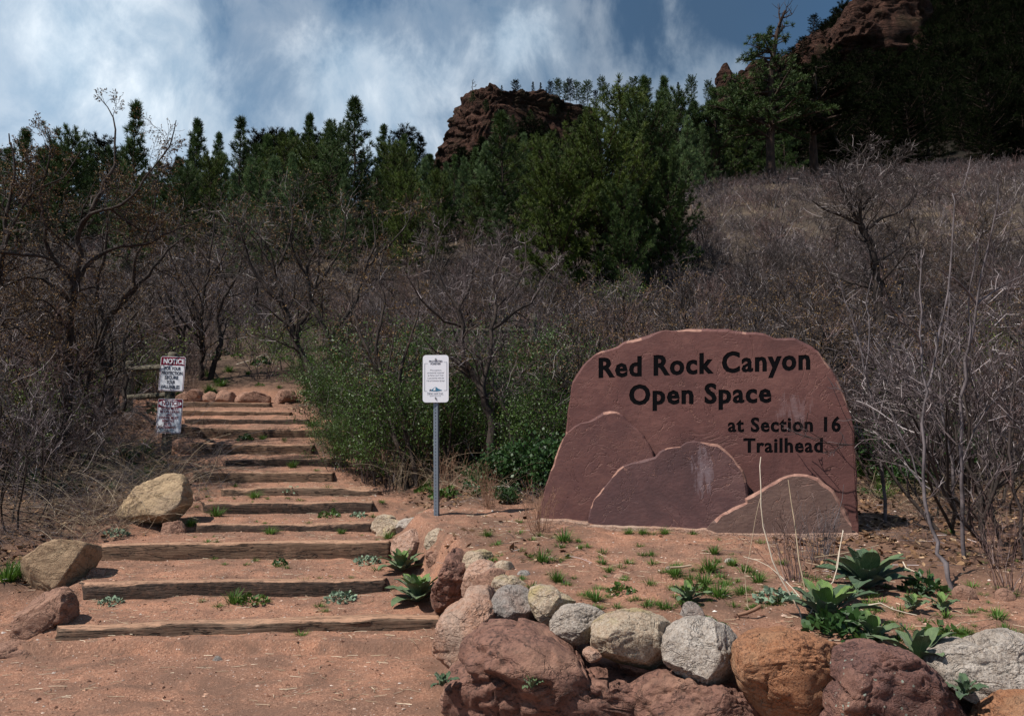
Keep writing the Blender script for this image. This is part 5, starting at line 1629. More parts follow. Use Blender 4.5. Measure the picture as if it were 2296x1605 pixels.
# near belt
tries = 0; pts = []
def scatter(y0, y1, n, mind):
    out = []; k = 0
    while len(out) < n and k < n * 12:
        k += 1
        y = math.sqrt(g.uniform(y0 * y0, y1 * y1)); x = g.uniform(-0.70, 0.70) * y
        if not ok_spot(x, y): continue
        if any((x - a) ** 2 + (y - b) ** 2 < mind * mind for a, b in out[-160:]): continue
        out.append((x, y))
    return out
nearS = scatter(10.6, 19.5, 125, 0.62)
midS = scatter(19.5, 31, 175, 0.85)
SL = {"left": "grey brown leafless oak shrub in the dense thicket left of the stairs",
      "mid": "grey brown leafless oak shrub in the thicket between the stairs and the monument",
      "right": "grey brown leafless shrub in the brush behind the monument and to its right",
      "hill": "low leafless shrub on the open hillside above the monument",
      "hill2": "low leafless shrub on the slope above the head of the stairs"}
def shrub_label(x, y):
    px = CX + x / y * FPX
    if y < 19.5: return SL["left"] if px < 520 else (SL["mid"] if px < 1230 else SL["right"])
    return SL["hill2"] if px < 900 else SL["hill"]
for (x, y) in nearS:
    px = CX + x / y * FPX
    s = g.uniform(0.75, 1.2) * (1.0 if px < 1250 or y > 12.5 else 0.85)
    lb_ = shrub_label(x, y)
    place("bare_shrub", B_NEAR[g.randrange(5)], (x, y, gz(x, y) - 0.03), g.uniform(0, 6.28), s, lb_, "shrub", "bare shrubs: " + lb_.split(" in the ")[-1] if " in the " in lb_ else SHG, tilt=0.08)
for (x, y) in midS:
    s = g.uniform(0.75, 1.2)
    lb_ = shrub_label(x, y)
    me = B_MID[g.randrange(4)] if g.random() < 0.65 else B_NEAR[g.randrange(5)]
    place("bare_shrub", me, (x, y, gz(x, y) - 0.03), g.uniform(0, 6.28), s * (0.8 if me in B_NEAR else 1), lb_, "shrub", "bare shrubs: " + lb_.split(" on the ")[-1], tilt=0.08)


OLB = ["small dark gnarled oak standing out of the brush behind the monument", "small dark gnarled oak in the thicket left of the stairs", "small dark gnarled oak in the thicket between stairs and monument", "small dark gnarled oak on the slope above the thicket"]
for (x, y) in scatter(12.5, 20, 34, 1.3) + scatter(20, 40, 46, 2.2):
    px = CX + x / y * FPX
    k_ = 3 if y > 20 else (1 if px < 520 else (2 if px < 1230 else 0))
    place("small_oak", B_OAK[g.randrange(4)], (x, y, gz(x, y) - 0.03), g.uniform(0, 6.28), g.uniform(0.8, 1.15), OLB[k_], "tree", "gnarled small oaks, " + ["behind the monument", "left thicket", "middle thicket", "upper slope"][k_], tilt=0.08)

# --- instanced stuff through geometry nodes (scattered copies on given points)
def gn_scatter(name, meshes, pts, rots, scales, idx_, label, mats=None):
    src = bpy.data.collections.new(name + "_source")
    for i, m_ in enumerate(meshes):
        o = bpy.data.objects.new("source_%02d" % i, m_); src.objects.link(o)
    me = bpy.data.meshes.new(name)
    me.vertices.add(len(pts)); me.vertices.foreach_set("co", np.asarray(pts, np.float32).ravel())
    a = me.attributes.new("rot", "FLOAT_VECTOR", "POINT"); a.data.foreach_set("vector", np.asarray(rots, np.float32).ravel())
    a = me.attributes.new("scl", "FLOAT", "POINT"); a.data.foreach_set("value", np.asarray(scales, np.float32))
    a = me.attributes.new("pick", "INT", "POINT"); a.data.foreach_set("value", np.asarray(idx_, np.int32))
    ob = link(name, me)
    ng = bpy.data.node_groups.new(name + "_nodes", "GeometryNodeTree")
    ng.interface.new_socket("Geometry", in_out="INPUT", socket_type="NodeSocketGeometry")
    ng.interface.new_socket("Geometry", in_out="OUTPUT", socket_type="NodeSocketGeometry")
    N = ng.nodes; Lk = ng.links
    gi = N.new("NodeGroupInput"); go = N.new("NodeGroupOutput")
    ci = N.new("GeometryNodeCollectionInfo"); ci.inputs["Collection"].default_value = src
    ci.inputs["Separate Children"].default_value = True
    ci.inputs["Reset Children"].default_value = True
    ip = N.new("GeometryNodeInstanceOnPoints"); ip.inputs["Pick Instance"].default_value = True
    def attr(nm, ty):
        n_ = N.new("GeometryNodeInputNamedAttribute"); n_.data_type = ty; n_.inputs["Name"].default_value = nm
        return n_.outputs["Attribute"]
    Lk.new(gi.outputs[0], ip.inputs["Points"]); Lk.new(ci.outputs[0], ip.inputs["Instance"])
    Lk.new(attr("pick", "INT"), ip.inputs["Instance Index"])
    er = N.new("FunctionNodeEulerToRotation"); Lk.new(attr("rot", "FLOAT_VECTOR"), er.inputs[0]); Lk.new(er.outputs[0], ip.inputs["Rotation"])
    Lk.new(attr("scl", "FLOAT"), ip.inputs["Scale"])
    Lk.new(ip.outputs[0], go.inputs[0])
    md = ob.modifiers.new("scatter", "NODES"); md.node_group = ng
    return tag(ob, label, None, None, "stuff")


farS = scatter(22, 82, 4200, 0.35)
fx = np.array([p[0] for p in farS]); fy = np.array([p[1] for p in farS])
clump = fbm(np.stack([fx * 0.16, fy * 0.16, fx * 0], -1), 3)
keep = (clump > -0.28) | (rng.random(len(fx)) < 0.35)
# thin cover under the pines on the left, none beyond them
keep &= ~((fx / fy < -0.05) & (fy > 60))
fx, fy = fx[keep], fy[keep]
fz = terrain(fx, fy)
nF = len(fx)
gn_scatter("hillside_scrub", B_FAR + [B_MID[0], B_MID[3]], np.stack([fx, fy, fz - 0.05], -1), np.stack([rng.uniform(-.12, .12, nF), rng.uniform(-.12, .12, nF), rng.uniform(0, 6.28, nF)], -1),
           rng.uniform(0.55, 1.0, nF) * (1 + 0.55 * np.clip(fbm(np.stack([fx * 0.16, fy * 0.16, fx * 0], -1), 3), -.5, .8)), np.where(fy < 36, rng.integers(3, 6, nF), rng.integers(0, 4, nF)), "mass of low leafless scrub covering the upper hillside")
# twiggy understorey between the individual shrubs
uS = scatter(11.0, 34, 2300, 0.2)
ux = np.array([p[0] for p in uS]); uy = np.array([p[1] for p in uS]); nU = len(ux)
UND = [bare_shrub(80 + i, 0.95, 7, 1, 6, [M[tm], M[tm], M["bud"]], r0=0.006, frac=0.55, minr=0.0024, crook=0.2, up=0.08, spread=0.3) for i, tm in enumerate(["twig", "twig_red", "twig_dark"])]
gn_scatter("undergrowth", UND, np.stack([ux, uy, terrain(ux, uy) - 0.03], -1), np.stack([rng.uniform(-.2, .2, nU), rng.uniform(-.2, .2, nU), rng.uniform(0, 6.28, nU)], -1),
           rng.uniform(0.6, 1.4, nU), rng.integers(0, 3, nU), "low tangle of leafless twigs between the shrubs")

# --- pines
def pine(seed, H, width, base=0.10, crown="cone", needle="needle", blades=22, step=0.31, blen=0.26, per=6, dead=True, droop=0.10, gap=0.0, bw=0.024, sparse=1.0):
    g = random.Random(seed); b = Br(); f = Br()
    n = 9
    lean = Vector((g.gauss(0, 0.02), g.gauss(0, 0.02), 0))
    tp = [Vector((lean.x * H * (i / n) ** 1.5 + g.gauss(0, 0.012) * H * 0.3, lean.y * H * (i / n) + g.gauss(0, 0.012) * H * 0.3, H * i / n - 0.2)) for i in range(n + 1)]
    b.tube(tp, [0.014 * H * (1 - 0.93 * i / n) + 0.010 for i in range(n + 1)], 7, 0)
    def at(h):
        t = min(max((h + 0.2) / H, 0), 0.999) * n; i = int(t); return tp[i].lerp(tp[i + 1], t - i)
    def tuft(p, d, s=1.0):
        for _ in range(blades):
            dd = (d * 0.75 + Vector((g.gauss(0, .6), g.gauss(0, .6), g.gauss(0, .5) + 0.12))).normalized()
            w = dd.orthogonal().normalized(); w.rotate(Matrix.Rotation(g.uniform(0, 6.28), 3, dd))
            L = blen * s * g.uniform(0.6, 1.1); k = len(f.V)
            f.V += [p - w * bw * 0.5 * s, p + w * bw * 0.5 * s, p + dd * L + w * bw * 0.22, p + dd * L - w * bw * 0.22]
            f.Q.append((k, k + 1, k + 2, k + 3)); f.Qm.append(0)
    h = H * base
    while h < H * 0.985:
        t = (h / H - base) / (1 - base)
        if crown == "cone": rad = width * 0.5 * (1 - t) ** 0.92 * (0.75 + 0.25 * min(1, t * 6)) * g.choice((0.8, 1.0, 1.18)) + 0.07
        elif crown == "round": rad = width * 0.5 * math.sqrt(max(0, 1 - (2 * t - 0.85) ** 2 / 1.4)) * 0.98 + 0.08
        else: rad = width * 0.5 * (math.sin(math.pi * min(1, 0.18 + t * 0.8)) ** 0.7) + 0.08
        c = at(h)
        k = per if g.random() > gap else max(1, per - 3)
        a0 = g.uniform(0, 6.28)
        for j in range(k):
            if g.random() < 0.12: continue
            a = a0 + 6.283 * j / k + g.uniform(-.5, .5)
            L = rad * g.uniform(0.55, 1.2) * (1 if g.random() > 0.07 else 1.3)
            pitch = 0.75 * t - droop + g.uniform(-.18, .2)
            d = Vector((math.cos(a) * math.cos(pitch), math.sin(a) * math.cos(pitch), math.sin(pitch)))
            m = max(2, int(L / 0.35)); pts = [c]; p = c
            for s in range(m):
                d = (d + Vector((g.gauss(0, .09), g.gauss(0, .09), g.gauss(0, .07) + 0.09))).normalized()
                p = p + d * (L / m); pts.append(p)
            b.tube(pts, [max(0.008, 0.010 + 0.012 * L * (1 - i / m)) for i in range(m + 1)], 3, 0)
            q0 = 0.30 if L > 0.8 else 0.1
            nt = max(2, int(L * 5.2 * sparse))
            for s in range(nt):
                tt = q0 + (1 - q0) * (s + g.random()) / nt
                i = min(int(tt * m), m - 1); q = pts[i].lerp(pts[i + 1], tt * m - i)
                off = Vector((-d.y, d.x, 0)) * g.uniform(-1, 1) * 0.30 * L * (1.15 - tt) + Vector((0, 0, g.uniform(-.05, .12)))
                tuft(q + off, (d + off * 1.5 + Vector((0, 0, 0.25))).normalized(), g.uniform(0.8, 1.2))
            tuft(pts[-1], d, 1.1)
        h += step * g.uniform(0.7, 1.3) * (0.75 if t > 0.7 else 1)
    tuft(tp[-1], Vector((0, 0, 1)), 1.2); tuft(tp[-1] - Vector((0, 0, 0.25)), Vector((0, 0, 1)), 1.3)
    return b.mesh("trunk", [M["pine_bark"]]), f.mesh("crown", [M[needle]])


PV = {}
for i in range(3): PV["c%d" % i] = pine(200 + i, 6.0, [3.3, 3.8, 2.9][i], 0.05, "cone", "needle")
for i in range(2): PV["b%d" % i] = pine(210 + i, 6.0, [3.6, 3.2][i], 0.04, "cone", "needle_blue")
for i in range(2): PV["o%d" % i] = pine(215 + i, 6.0, [3.9, 3.5][i], 0.06, "round", "needle_bright")
for i in range(2): PV["r%d" % i] = pine(220 + i, 6.0, [3.3, 3.8][i], 0.14, "round", "needle", gap=0.3)
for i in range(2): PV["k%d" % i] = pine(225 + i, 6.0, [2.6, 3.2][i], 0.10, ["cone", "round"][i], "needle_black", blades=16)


def put_pine(var, loc, H, rz, label, group=None, wide=1.0, name="pine_tree"):
    s = H / 6.0
    e = empty(name, loc, rz); e.scale = (s * wide, s * wide, s)
    tag(e, label, "pine tree", group)
    tm, cm = PV[var]
    link("trunk", tm, e); link("crown", cm, e)
    return e


def pine_px(px, ytop, Y, var, label, group=None, wide=1.0, name="pine_tree"):
    """a pine at distance Y whose top reaches picture row ytop"""
    x = P(px, ytop, Y).x; zt = P(px, ytop, Y).z; zg = gz(x, Y)
    H = max(1.2, zt - zg)
    # keep height within belief: move the ground contact, not the top
    return put_pine(var, (x, Y, zg - 0.1), H, rnd.uniform(0, 6.28), label, group, wide, name)

LG = "pines of the tree line left of centre"
pine_px(305, 226, 36, "c0", "tall dark pine standing highest of the left group behind the long bare twig", wide=0.62)
pine_px(800, 218, 44, "c1", "biggest dark pine on the left skyline with a bushy pointed top", wide=0.72)
pine_px(450, 268, 48, "c2", "dark narrow pine on the skyline right of the leaning bare twigs", wide=0.8)
pine_px(540, 261, 50, "c0", "dark pointed pine in the middle of the left skyline", wide=0.72)
pine_px(690, 254, 52, "c2", "thin tipped dark pine just left of the biggest one", wide=0.7)
for (px, yt, Y, v, wd) in [(55, 288, 40, "c1", 0.8), (100, 330, 44, "c2", 1), (160, 305, 42, "r0", 0.8), (20, 330, 46, "c0", 1), (205, 372, 48, "c1", 1), (245, 345, 46, "r1", .9), (360, 360, 50, "c1", .9), (490, 298, 62, "c2", .7),
                           (600, 298, 54, "c1", .8), (635, 318, 50, "o0", .7), (655, 290, 58, "c0", .8), (735, 270, 56, "c2", .8), (762, 285, 50, "r0", .7), (860, 278, 50, "c0", .75), (905, 300, 56, "c1", .8), (930, 318, 60, "c2", .8), (875, 330, 46, "o1", .7), (575, 322, 58, "c0", .9), (405, 350, 56, "c2", 1), (960, 345, 70, "c0", 1)]:
    pine_px(px, yt, Y, v, "dark pine in the skyline row left of the rock bluff", LG, wd)
L2 = "lighter pines in front of the left tree line"
for (px, yt, Y, v, wd) in [(500, 335, 42, "b0", .8), (560, 352, 44, "b1", .8), (620, 345, 42, "b0", .75), (470, 360, 40, "o0", .7), (700, 330, 45, "o1", .8), (660, 345, 40, "b1", .7), (745, 340, 42, "r1", .8), (900, 345, 40, "o0", .6), (950, 352, 43, "b0", .7), (1000, 362, 44, "b1", .7), (420, 385, 38, "r0", .7), (530, 390, 36, "b1", .7), (600, 410, 35, "b0", .7), (680, 420, 36, "r1", .7), (850, 380, 38, "c1", .7), (780, 390, 36, "b0", .7), (985, 395, 38, "o1", .65), (915, 400, 35, "o0", .65)]:
    pine_px(px, yt, Y, v, "grey green young pine standing before the dark tree line on the left", L2, wd)
CG = "pines below the rock bluff"
for (px, yt, Y, v, wd) in [(1040, 350, 44, "b1", .75), (1085, 318, 46, "b0", .7), (1180, 300, 48, "b1", .75), (1210, 318, 44, "o0", .65), (1240, 345, 42, "r1", .7), (1290, 312, 46, "o1", .6), (1065, 330, 48, "c1", .8), (1020, 345, 52, "c0", .8), (1150, 330, 42, "o0", .7)]:
    pine_px(px, yt, Y, v, "mid green pine on the slope directly below the rock bluff", CG, wd)
pine_px(1128, 250, 40, "c1", "full dark conical pine in the centre below the rock bluff", wide=0.85)
# large dense rounded conifers in the centre
PV["j0"] = pine(301, 6.0, 6.0, 0.02, "round", "needle_bright", blades=24, step=0.28, blen=0.20, per=7, droop=-0.02, sparse=1.6, bw=0.020)
PV["j1"] = pine(302, 6.0, 4.6, 0.03, "round", "needle", blades=24, step=0.28, blen=0.20, per=7, droop=0.0, sparse=1.6, bw=0.020)
pine_px(1345, 322, 31, "j0", "broad bushy olive green conifer left of centre in the big dark clump", None, 0.85, "conifer")
pine_px(1440, 272, 33, "j1", "tall dense dark conifer on the right of the big clump above the monument", None, 0.85, "conifer")
pine_px(1395, 222, 42, "o1", "olive green pine rising behind the big clump in the centre", None, 0.9)
pine_px(1245, 395, 30, "j0", "low bushy conifer at the left foot of the big dark clump", None, 0.9, "conifer")
pine_px(1395, 435, 29, "j1", "dark low conifer at the foot of the big clump reaching down to the scrub", None, 0.75, "conifer")
pine_px(1500, 368, 32, "j1", "dark conifer at the right edge of the big clump beside the open slope", None, 0.7, "conifer")
R2 = "pines between the big clump and the crooked pine"
for (px, yt, Y, v, wd) in [(1480, 205, 58, "c1", .8), (1520, 215, 64, "r0", .8), (1560, 225, 66, "c2", .8), (1600, 195, 72, "c0", .7), (1540, 262, 55, "b0", .8), (1580, 275, 60, "b1", .8), (1610, 255, 66, "r1", .8), (1440, 175, 90, "c2", .8), (1490, 172, 100, "c0", .7), (1645, 280, 75, "o0", .8), (1660, 240, 90, "r0", .8), (1575, 300, 68, "o1", .8)]:
    pine_px(px, yt, Y, v, "pine on the slope between the big dark clump and the crooked tall pine", R2, wd)

# crooked tall ponderosa
def ponderosa(name, label, base_px, Y, trunk_pts, layers, seed, needle, snag=()):
    g = random.Random(seed)
    base = P(*base_px, Y)
    zg = gz(base.x, Y); base.z = zg
    root = tag(empty(name, base), label, "pine tree")
    b = Br(); f = Br()
    Q = [P(x, y, Y) - base for x, y in trunk_pts]; Q[0].z = -0.3
    n = len(Q)
    b.tube(Q, [0.34 * (1 - i / n) ** 0.8 + 0.03 for i in range(n)], 9, 0)
    def tuft(p, d, s=1.0, nb=17):
        for _ in range(nb):
            dd = (d * 0.5 + Vector((g.gauss(0, .6), g.gauss(0, .6), g.gauss(0, .5) + 0.15))).normalized()
            w_ = dd.orthogonal().normalized(); w_.rotate(Matrix.Rotation(g.uniform(0, 6.28), 3, dd))
            L = 0.32 * s * g.uniform(0.6, 1.1); k = len(f.V)
            f.V += [p - w_ * 0.022, p + w_ * 0.022, p + dd * L + w_ * 0.012, p + dd * L - w_ * 0.012]
            f.Q.append((k, k + 1, k + 2, k + 3)); f.Qm.append(0)
    def at(y):
        for i in range(n - 1):
            if trunk_pts[i][1] >= y >= trunk_pts[i + 1][1]:
                t = (trunk_pts[i][1] - y) / (trunk_pts[i][1] - trunk_pts[i + 1][1]); return Q[i].lerp(Q[i + 1], t)
        return Q[-1]
    for (y, dirs, Lm, k, dens) in layers:
        for j in range(k):
            c = at(y + g.uniform(-8, 8))
            if dirs == "all": a = g.uniform(0, 6.283)
            elif dirs == "left": a = math.pi + g.gauss(0, 0.7)
            else: a = g.gauss(0, 0.7)
            L = Lm * g.uniform(0.55, 1.1)
            d = Vector((math.cos(a), math.sin(a), g.uniform(-.12, .25))).normalized()
            m = max(4, int(L / 0.5)); pts = [c]; p = c
            for s in range(m):
                d = (d + Vector((g.gauss(0, .16), g.gauss(0, .16), g.gauss(0, .10) + 0.04))).normalized(); p = p + d * (L / m); pts.append(p)
            b.tube(pts, [max(0.02, 0.025 * L * (1 - i / m) + 0.02) for i in range(m + 1)], 4, 0)
            for s in range(int(L * 5.5 * dens)):
                tt = 0.28 + 0.72 * g.random() ** 0.8; i = min(int(tt * m), m - 1); q = pts[i].lerp(pts[i + 1], tt * m - i)
                a2 = g.uniform(0, 6.28); off = Vector((math.cos(a2), math.sin(a2), g.uniform(0.0, 0.5))) * g.uniform(0.15, 0.30 * L * (1.2 - tt) + 0.25)
                b.tube([q, q + off], [0.016, 0.01], 3, 0)
                tuft(q + off, off.normalized(), 1.0); 
                if g.random() < 0.6: tuft(q + off * 0.7 + Vector((0, 0, .1)), Vector((0, 0, 1)), 0.9)
    for line in snag:
        pts = [P(x, y, Y + g.uniform(-.3, .3)) - base for x, y in line]
        b.tube(pts, [0.07 - 0.05 * i / (len(pts) - 1) for i in range(len(pts))], 5, 0)
        for i in range(1, len(pts)):
            for _ in range(4):
                d = Vector((g.gauss(0, .6), g.gauss(0, .6), abs(g.gauss(0, .7)))).normalized()
                b.tube([pts[i], pts[i] + d * 0.35, pts[i] + d * 0.6 + Vector((g.gauss(0, .1), 0, .15))], [0.025, 0.018, 0.01], 3, 0)
    link("trunk", b.mesh("trunk", [M["pine_bark"]]), root)
    link("crown", f.mesh("crown", [M[needle]]), root)
    return root

ponderosa("ponderosa_pine", "tall crooked ponderosa pine with a sparse bare topped crown against the sky", (1731, 420), 58,
          [(1731, 425), (1729, 380), (1727, 330), (1728, 280), (1730, 230), (1728, 180), (1731, 140), (1738, 100), (1742, 75), (1750, 50), (1760, 25)],
          [(305, "all", 2.8, 6, .8), (285, "all", 4.6, 9, 1.1), (262, "all", 4.8, 9, 1.1), (240, "left", 5.2, 7, 1.2), (235, "all", 4.2, 7, 1), (212, "left", 4.6, 6, 1.1), (205, "all", 3.0, 6, 1),
           (185, "all", 2.4, 5, .8), (165, "left", 1.6, 4, .8), (150, "all", 1.7, 5, .8), (128, "left", 2.6, 3, .8), (110, "left", 2.3, 4, .9), (95, "all", 1.3, 4, .8), (80, "left", 1.9, 3, .9), (60, "all", 1.0, 3, .6)],
          401, "needle", [[(1745, 60), (1752, 42), (1762, 30), (1764, 17)], [(1752, 42), (1765, 38), (1776, 33)], [(1742, 78), (1752, 70), (1760, 60)], [(1750, 50), (1746, 32), (1748, 22)], [(1730, 150), (1712, 140), (1698, 118)]])
ponderosa("ponderosa_pine", "second ponderosa pine right of the crooked one with low sweeping branches", (1826, 387), 62,
          [(1826, 392), (1824, 350), (1822, 310), (1826, 260), (1828, 220), (1826, 180), (1830, 150)],
          [(322, "all", 2.6, 5, .9), (300, "all", 3.6, 7, 1.1), (280, "all", 4.4, 9, 1.1), (258, "all", 4.2, 9, 1.1), (235, "all", 3.8, 8, 1), (210, "all", 3.2, 8, 1), (185, "all", 2.4, 6, 1), (160, "all", 1.6, 5, 1)],
          402, "needle_black", [])
ponderosa("ponderosa_pine", "smaller open crowned pine just left of the crooked ponderosa", (1600, 372), 66,
          [(1603, 372), (1602, 340), (1600, 300), (1604, 270), (1606, 245)],
          [(330, "all", 2.2, 4, .8), (305, "all", 3.0, 7, 1), (285, "all", 2.8, 7, 1), (262, "all", 2.2, 6, 1), (248, "all", 1.3, 4, 1)],
          403, "needle", [])

def above_skyline(x, y, ztop):
    """keeps the wood below the open rocks and the sky line of the mountain"""
    px = CX + x / y * FPX
    row = CY - math.tan(math.atan2(ztop - CAMZ, y) - PITCH) * FPX
    return row < np.interp(px, [1300, 1600, 1650, 1700, 1750, 1800, 1850, 1880, 1900, 1905], [225, 200, 190, 165, 135, 110, 80, 50, 0, -400])

# dark forest covering the right hand mountain
g = random.Random(91)
cnt = 0
pl = []
k = 0
while cnt < 120 and k < 8000:
    k += 1
    y = math.sqrt(g.uniform(64 ** 2, 125 ** 2)); u = g.uniform(0.30, 0.70); x = u * y
    px = CX + u * FPX
    zg = gz(x, y)
    # picture row of the foot
    v = math.tan(math.atan2(zg - CAMZ, y) - PITCH); py = CY - v * FPX
    edge = 318 - (px - 1850) * 0.10
    if py > edge + 8: continue
    if px < 1700 and py > 300: continue
    if 1850 < px < 2085 and py - 9.0 * FPX / y < 120 and y < 122: continue
    if any((x - a) ** 2 + (y - b) ** 2 < 2.3 ** 2 for a, b in pl): continue
    Hq = g.uniform(6.5, 10.5)
    if above_skyline(x, y, zg + Hq): continue
    pl.append((x, y)); cnt += 1
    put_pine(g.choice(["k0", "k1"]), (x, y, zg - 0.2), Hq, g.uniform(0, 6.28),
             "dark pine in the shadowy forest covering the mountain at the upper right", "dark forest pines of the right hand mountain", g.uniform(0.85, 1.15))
# pines behind the centre, up to the ridge
for _ in range(30):
    y = g.uniform(72, 110); u = g.uniform(0.16, 0.36); x = u * y; zg = gz(x, y)
    put_pine(g.choice(["k0", "r0", "c0", "c1", "r1"]), (x, y, zg - 0.2), g.uniform(4.5, 7.5), g.uniform(0, 6.28),
             "dark pine on the slope between the rock bluff and the mountain", "pines on the slope below the ridge", g.uniform(0.85, 1.1))

# the rest of the wood, too far to tell apart
joined = {}
for v in ("k0", "k1"):
    tm, cm = PV[v]
    bm = bmesh.new(); bm.from_mesh(tm); nt0 = len(bm.faces); bm.from_mesh(cm)
    bm.faces.ensure_lookup_table()
    for i in range(nt0, len(bm.faces)): bm.faces[i].material_index = 1
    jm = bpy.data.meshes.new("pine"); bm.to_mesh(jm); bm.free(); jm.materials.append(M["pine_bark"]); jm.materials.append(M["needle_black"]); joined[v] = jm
wx = []; k = 0
while len(wx) < 900 and k < 9000:
    k += 1
    y = math.sqrt(g.uniform(80 ** 2, 210 ** 2)); u = g.uniform(-0.68, 0.74); x = u * y
    if u < 0.1 and y > 130: continue
    if u < 0.29 and y > 88: continue
    if 0.385 < u < 0.53 and y < 122:
        zt_ = gz(x, y) + 8.5; vt_ = math.tan(math.atan2(zt_ - CAMZ, y) - PITCH)
        if CY - vt_ * FPX < 120: continue
    if above_skyline(x, y, gz(x, y) + 8.5): continue
    wx.append((x, y))
wxa = np.array(wx); n_ = len(wxa)
gn_scatter("far_pine_wood", [joined["k0"], joined["k1"]], np.stack([wxa[:, 0], wxa[:, 1], terrain(wxa[:, 0], wxa[:, 1]) - .3], -1), np.stack([np.zeros(n_), np.zeros(n_), rng.uniform(0, 6.28, n_)], -1),
           rng.uniform(0.9, 1.6, n_), rng.integers(0, 2, n_), "far dark pine wood covering the mountainside")
# low young pines filling the foot of the tree line
g = random.Random(17)
for _ in range(24):
    px = g.uniform(-20, 1120); y = g.uniform(38, 56); x = (px - CX) / FPX * y
    put_pine(g.choice(["c0", "b0", "c1", "r0", "o1", "c2"]), (x, y, gz(x, y) - 0.1), g.uniform(3.0, 4.4), g.uniform(0, 6.28), "dark young pine low in the belt of trees behind the bare oaks", "low pines of the belt behind the bare oaks", g.uniform(0.9, 1.15))

# ------------------------------------------------------------------ cliffs
def cliff(name, label, poly, Y, depth, seed, sub=6, crag=0.10, cat="cliff"):
    """rock bluff: outline in picture points at distance Y, extended downwards into the hill"""
    o = rock(name, poly, Y, depth, M["cliff"], seed=seed, sub=sub, rough=0.05, facets=4, flat=0.45, crag=crag, strata=0.42)
    return tag(o, label, cat)

cliff("rock_bluff", "steep red rock bluff with layered ledges topped by small pines", [(940, 420), (978, 345), (992, 320), (1008, 295), (1018, 262), (1032, 238), (1052, 226), (1080, 221), (1110, 223), (1140, 230), (1170, 229), (1200, 231), (1230, 235), (1260, 244), (1300, 253), (1340, 268), (1380, 290), (1390, 390), (1300, 440), (1100, 460)], 172, 24, 7, 7, 0.05)
cliff("rock_spire", "narrow red rock spire standing against the sky left of the crooked pine", [(1606, 230), (1608, 190), (1612, 160), (1620, 145), (1628, 144), (1636, 155), (1642, 175), (1650, 200), (1655, 240), (1630, 260)], 120, 4, 9, 6, 0.05, "rock spire")
cliff("rock_outcrop", "jagged red rock between the spire and the crooked pine", [(1640, 240), (1645, 172), (1655, 160), (1665, 165), (1675, 150), (1690, 140), (1705, 135), (1730, 150), (1760, 190), (1760, 250), (1700, 270)], 121, 5, 10, 6, 0.05, "rock")
cliff("rock_cliff", "dark red cliff face high on the mountain at the upper right", [(1835, 160), (1850, 110), (1870, 70), (1890, 30), (1915, 12), (1960, 2), (2010, -20), (2080, -30), (2110, 20), (2160, 70), (2150, 150), (2080, 220), (1950, 240), (1860, 220)], 118, 12, 11, 7, 0.06)

cliff("rock_shoulder", "dark red rock shoulder sloping down left from the high cliff behind the crooked pine", [(1690, 240), (1715, 172), (1745, 140), (1775, 118), (1805, 92), (1835, 66), (1865, 52), (1900, 60), (1920, 160), (1860, 260), (1760, 280)], 124, 10, 13, 6, 0.06)
# ridge top pines
for (px, yt, w_) in [(1155, 182, 1.1), (1195, 184, .9), (1212, 186, .8), (1235, 185, .9), (1251, 180, .9), (1267, 188, .8), (1278, 180, 1.0), (1292, 186, 1.0), (1317, 184, 1.1), (1350, 178, .9), (1378, 195, .8), (1403, 195, .8), (1420, 178, 1.1), (1450, 180, .9), (1486, 172, 1.1), (1520, 185, .9), (1549, 175, 1.0), (1588, 185, .9), (1335, 205, .8), (1225, 200, .7), (1305, 200, .8)]:
    Y = 172 if px < 1340 else 150
    p = P(px, yt, Y); H = 4.9 * (1.0 if px < 1340 else 1.0) * rnd.uniform(0.92, 1.1)
    put_pine(rnd.choice(["k1", "k0", "r0", "r1"]), (p.x, p.y, p.z - H), H, rnd.uniform(0, 6.28), "small pine in the row along the ridge behind the rock bluff", "pines along the ridge top", w_ * 0.9)
p = P(1060, 190, 174)
b = Br(); gg = random.Random(4)
b.grow(Vector((0, 0, -0.6)), Vector((-0.3, 0, 1)).normalized(), 2.2, 0.10, 0, 2, gg, 0.3, 0.0, 4, minr=0.03)
tag(link("dead_tree", b.mesh("dead_tree", [M["bark"], M["bark"], M["bud"]]), None, p - Vector((0, 0, 0.7))), "tiny bare dead tree on the left end of the rock bluff", "tree")
for (px, yb, H, lab) in [(1825, 74, 2.9, "round crowned dark tree on the shoulder of the right hand cliff"), (1848, 78, 1.8, "small dark tree beside the round one on the cliff shoulder"), (1800, 125, 3.0, "dark pine below the cliff shoulder"), (1775, 155, 3.4, "dark pine right behind the crooked ponderosa's upper trunk"), (1792, 178, 3.4, "dark pine on the slope right of the crooked ponderosa")]:
    p = P(px, yb, 112)
    put_pine("k1", (p.x, p.y, p.z - 0.3), H, px, lab, None, 1.3)
for (px, yb, H) in [(1090, 250, 2.5), (1125, 215, 2.2), (1060, 230, 2.4), (1190, 280, 3.2), (1240, 260, 2.6), (1150, 300, 4.0), (1215, 300, 3.0), (1275, 285, 3.4), (1300, 300, 4.0)]:
    p = P(px, yb, 158)
    put_pine("k0" if px % 2 else "c1", (p.x, p.y, p.z), H, px, "small dark pine growing on a ledge of the rock bluff", "pines on the ledges of the rock bluff", 1.2)

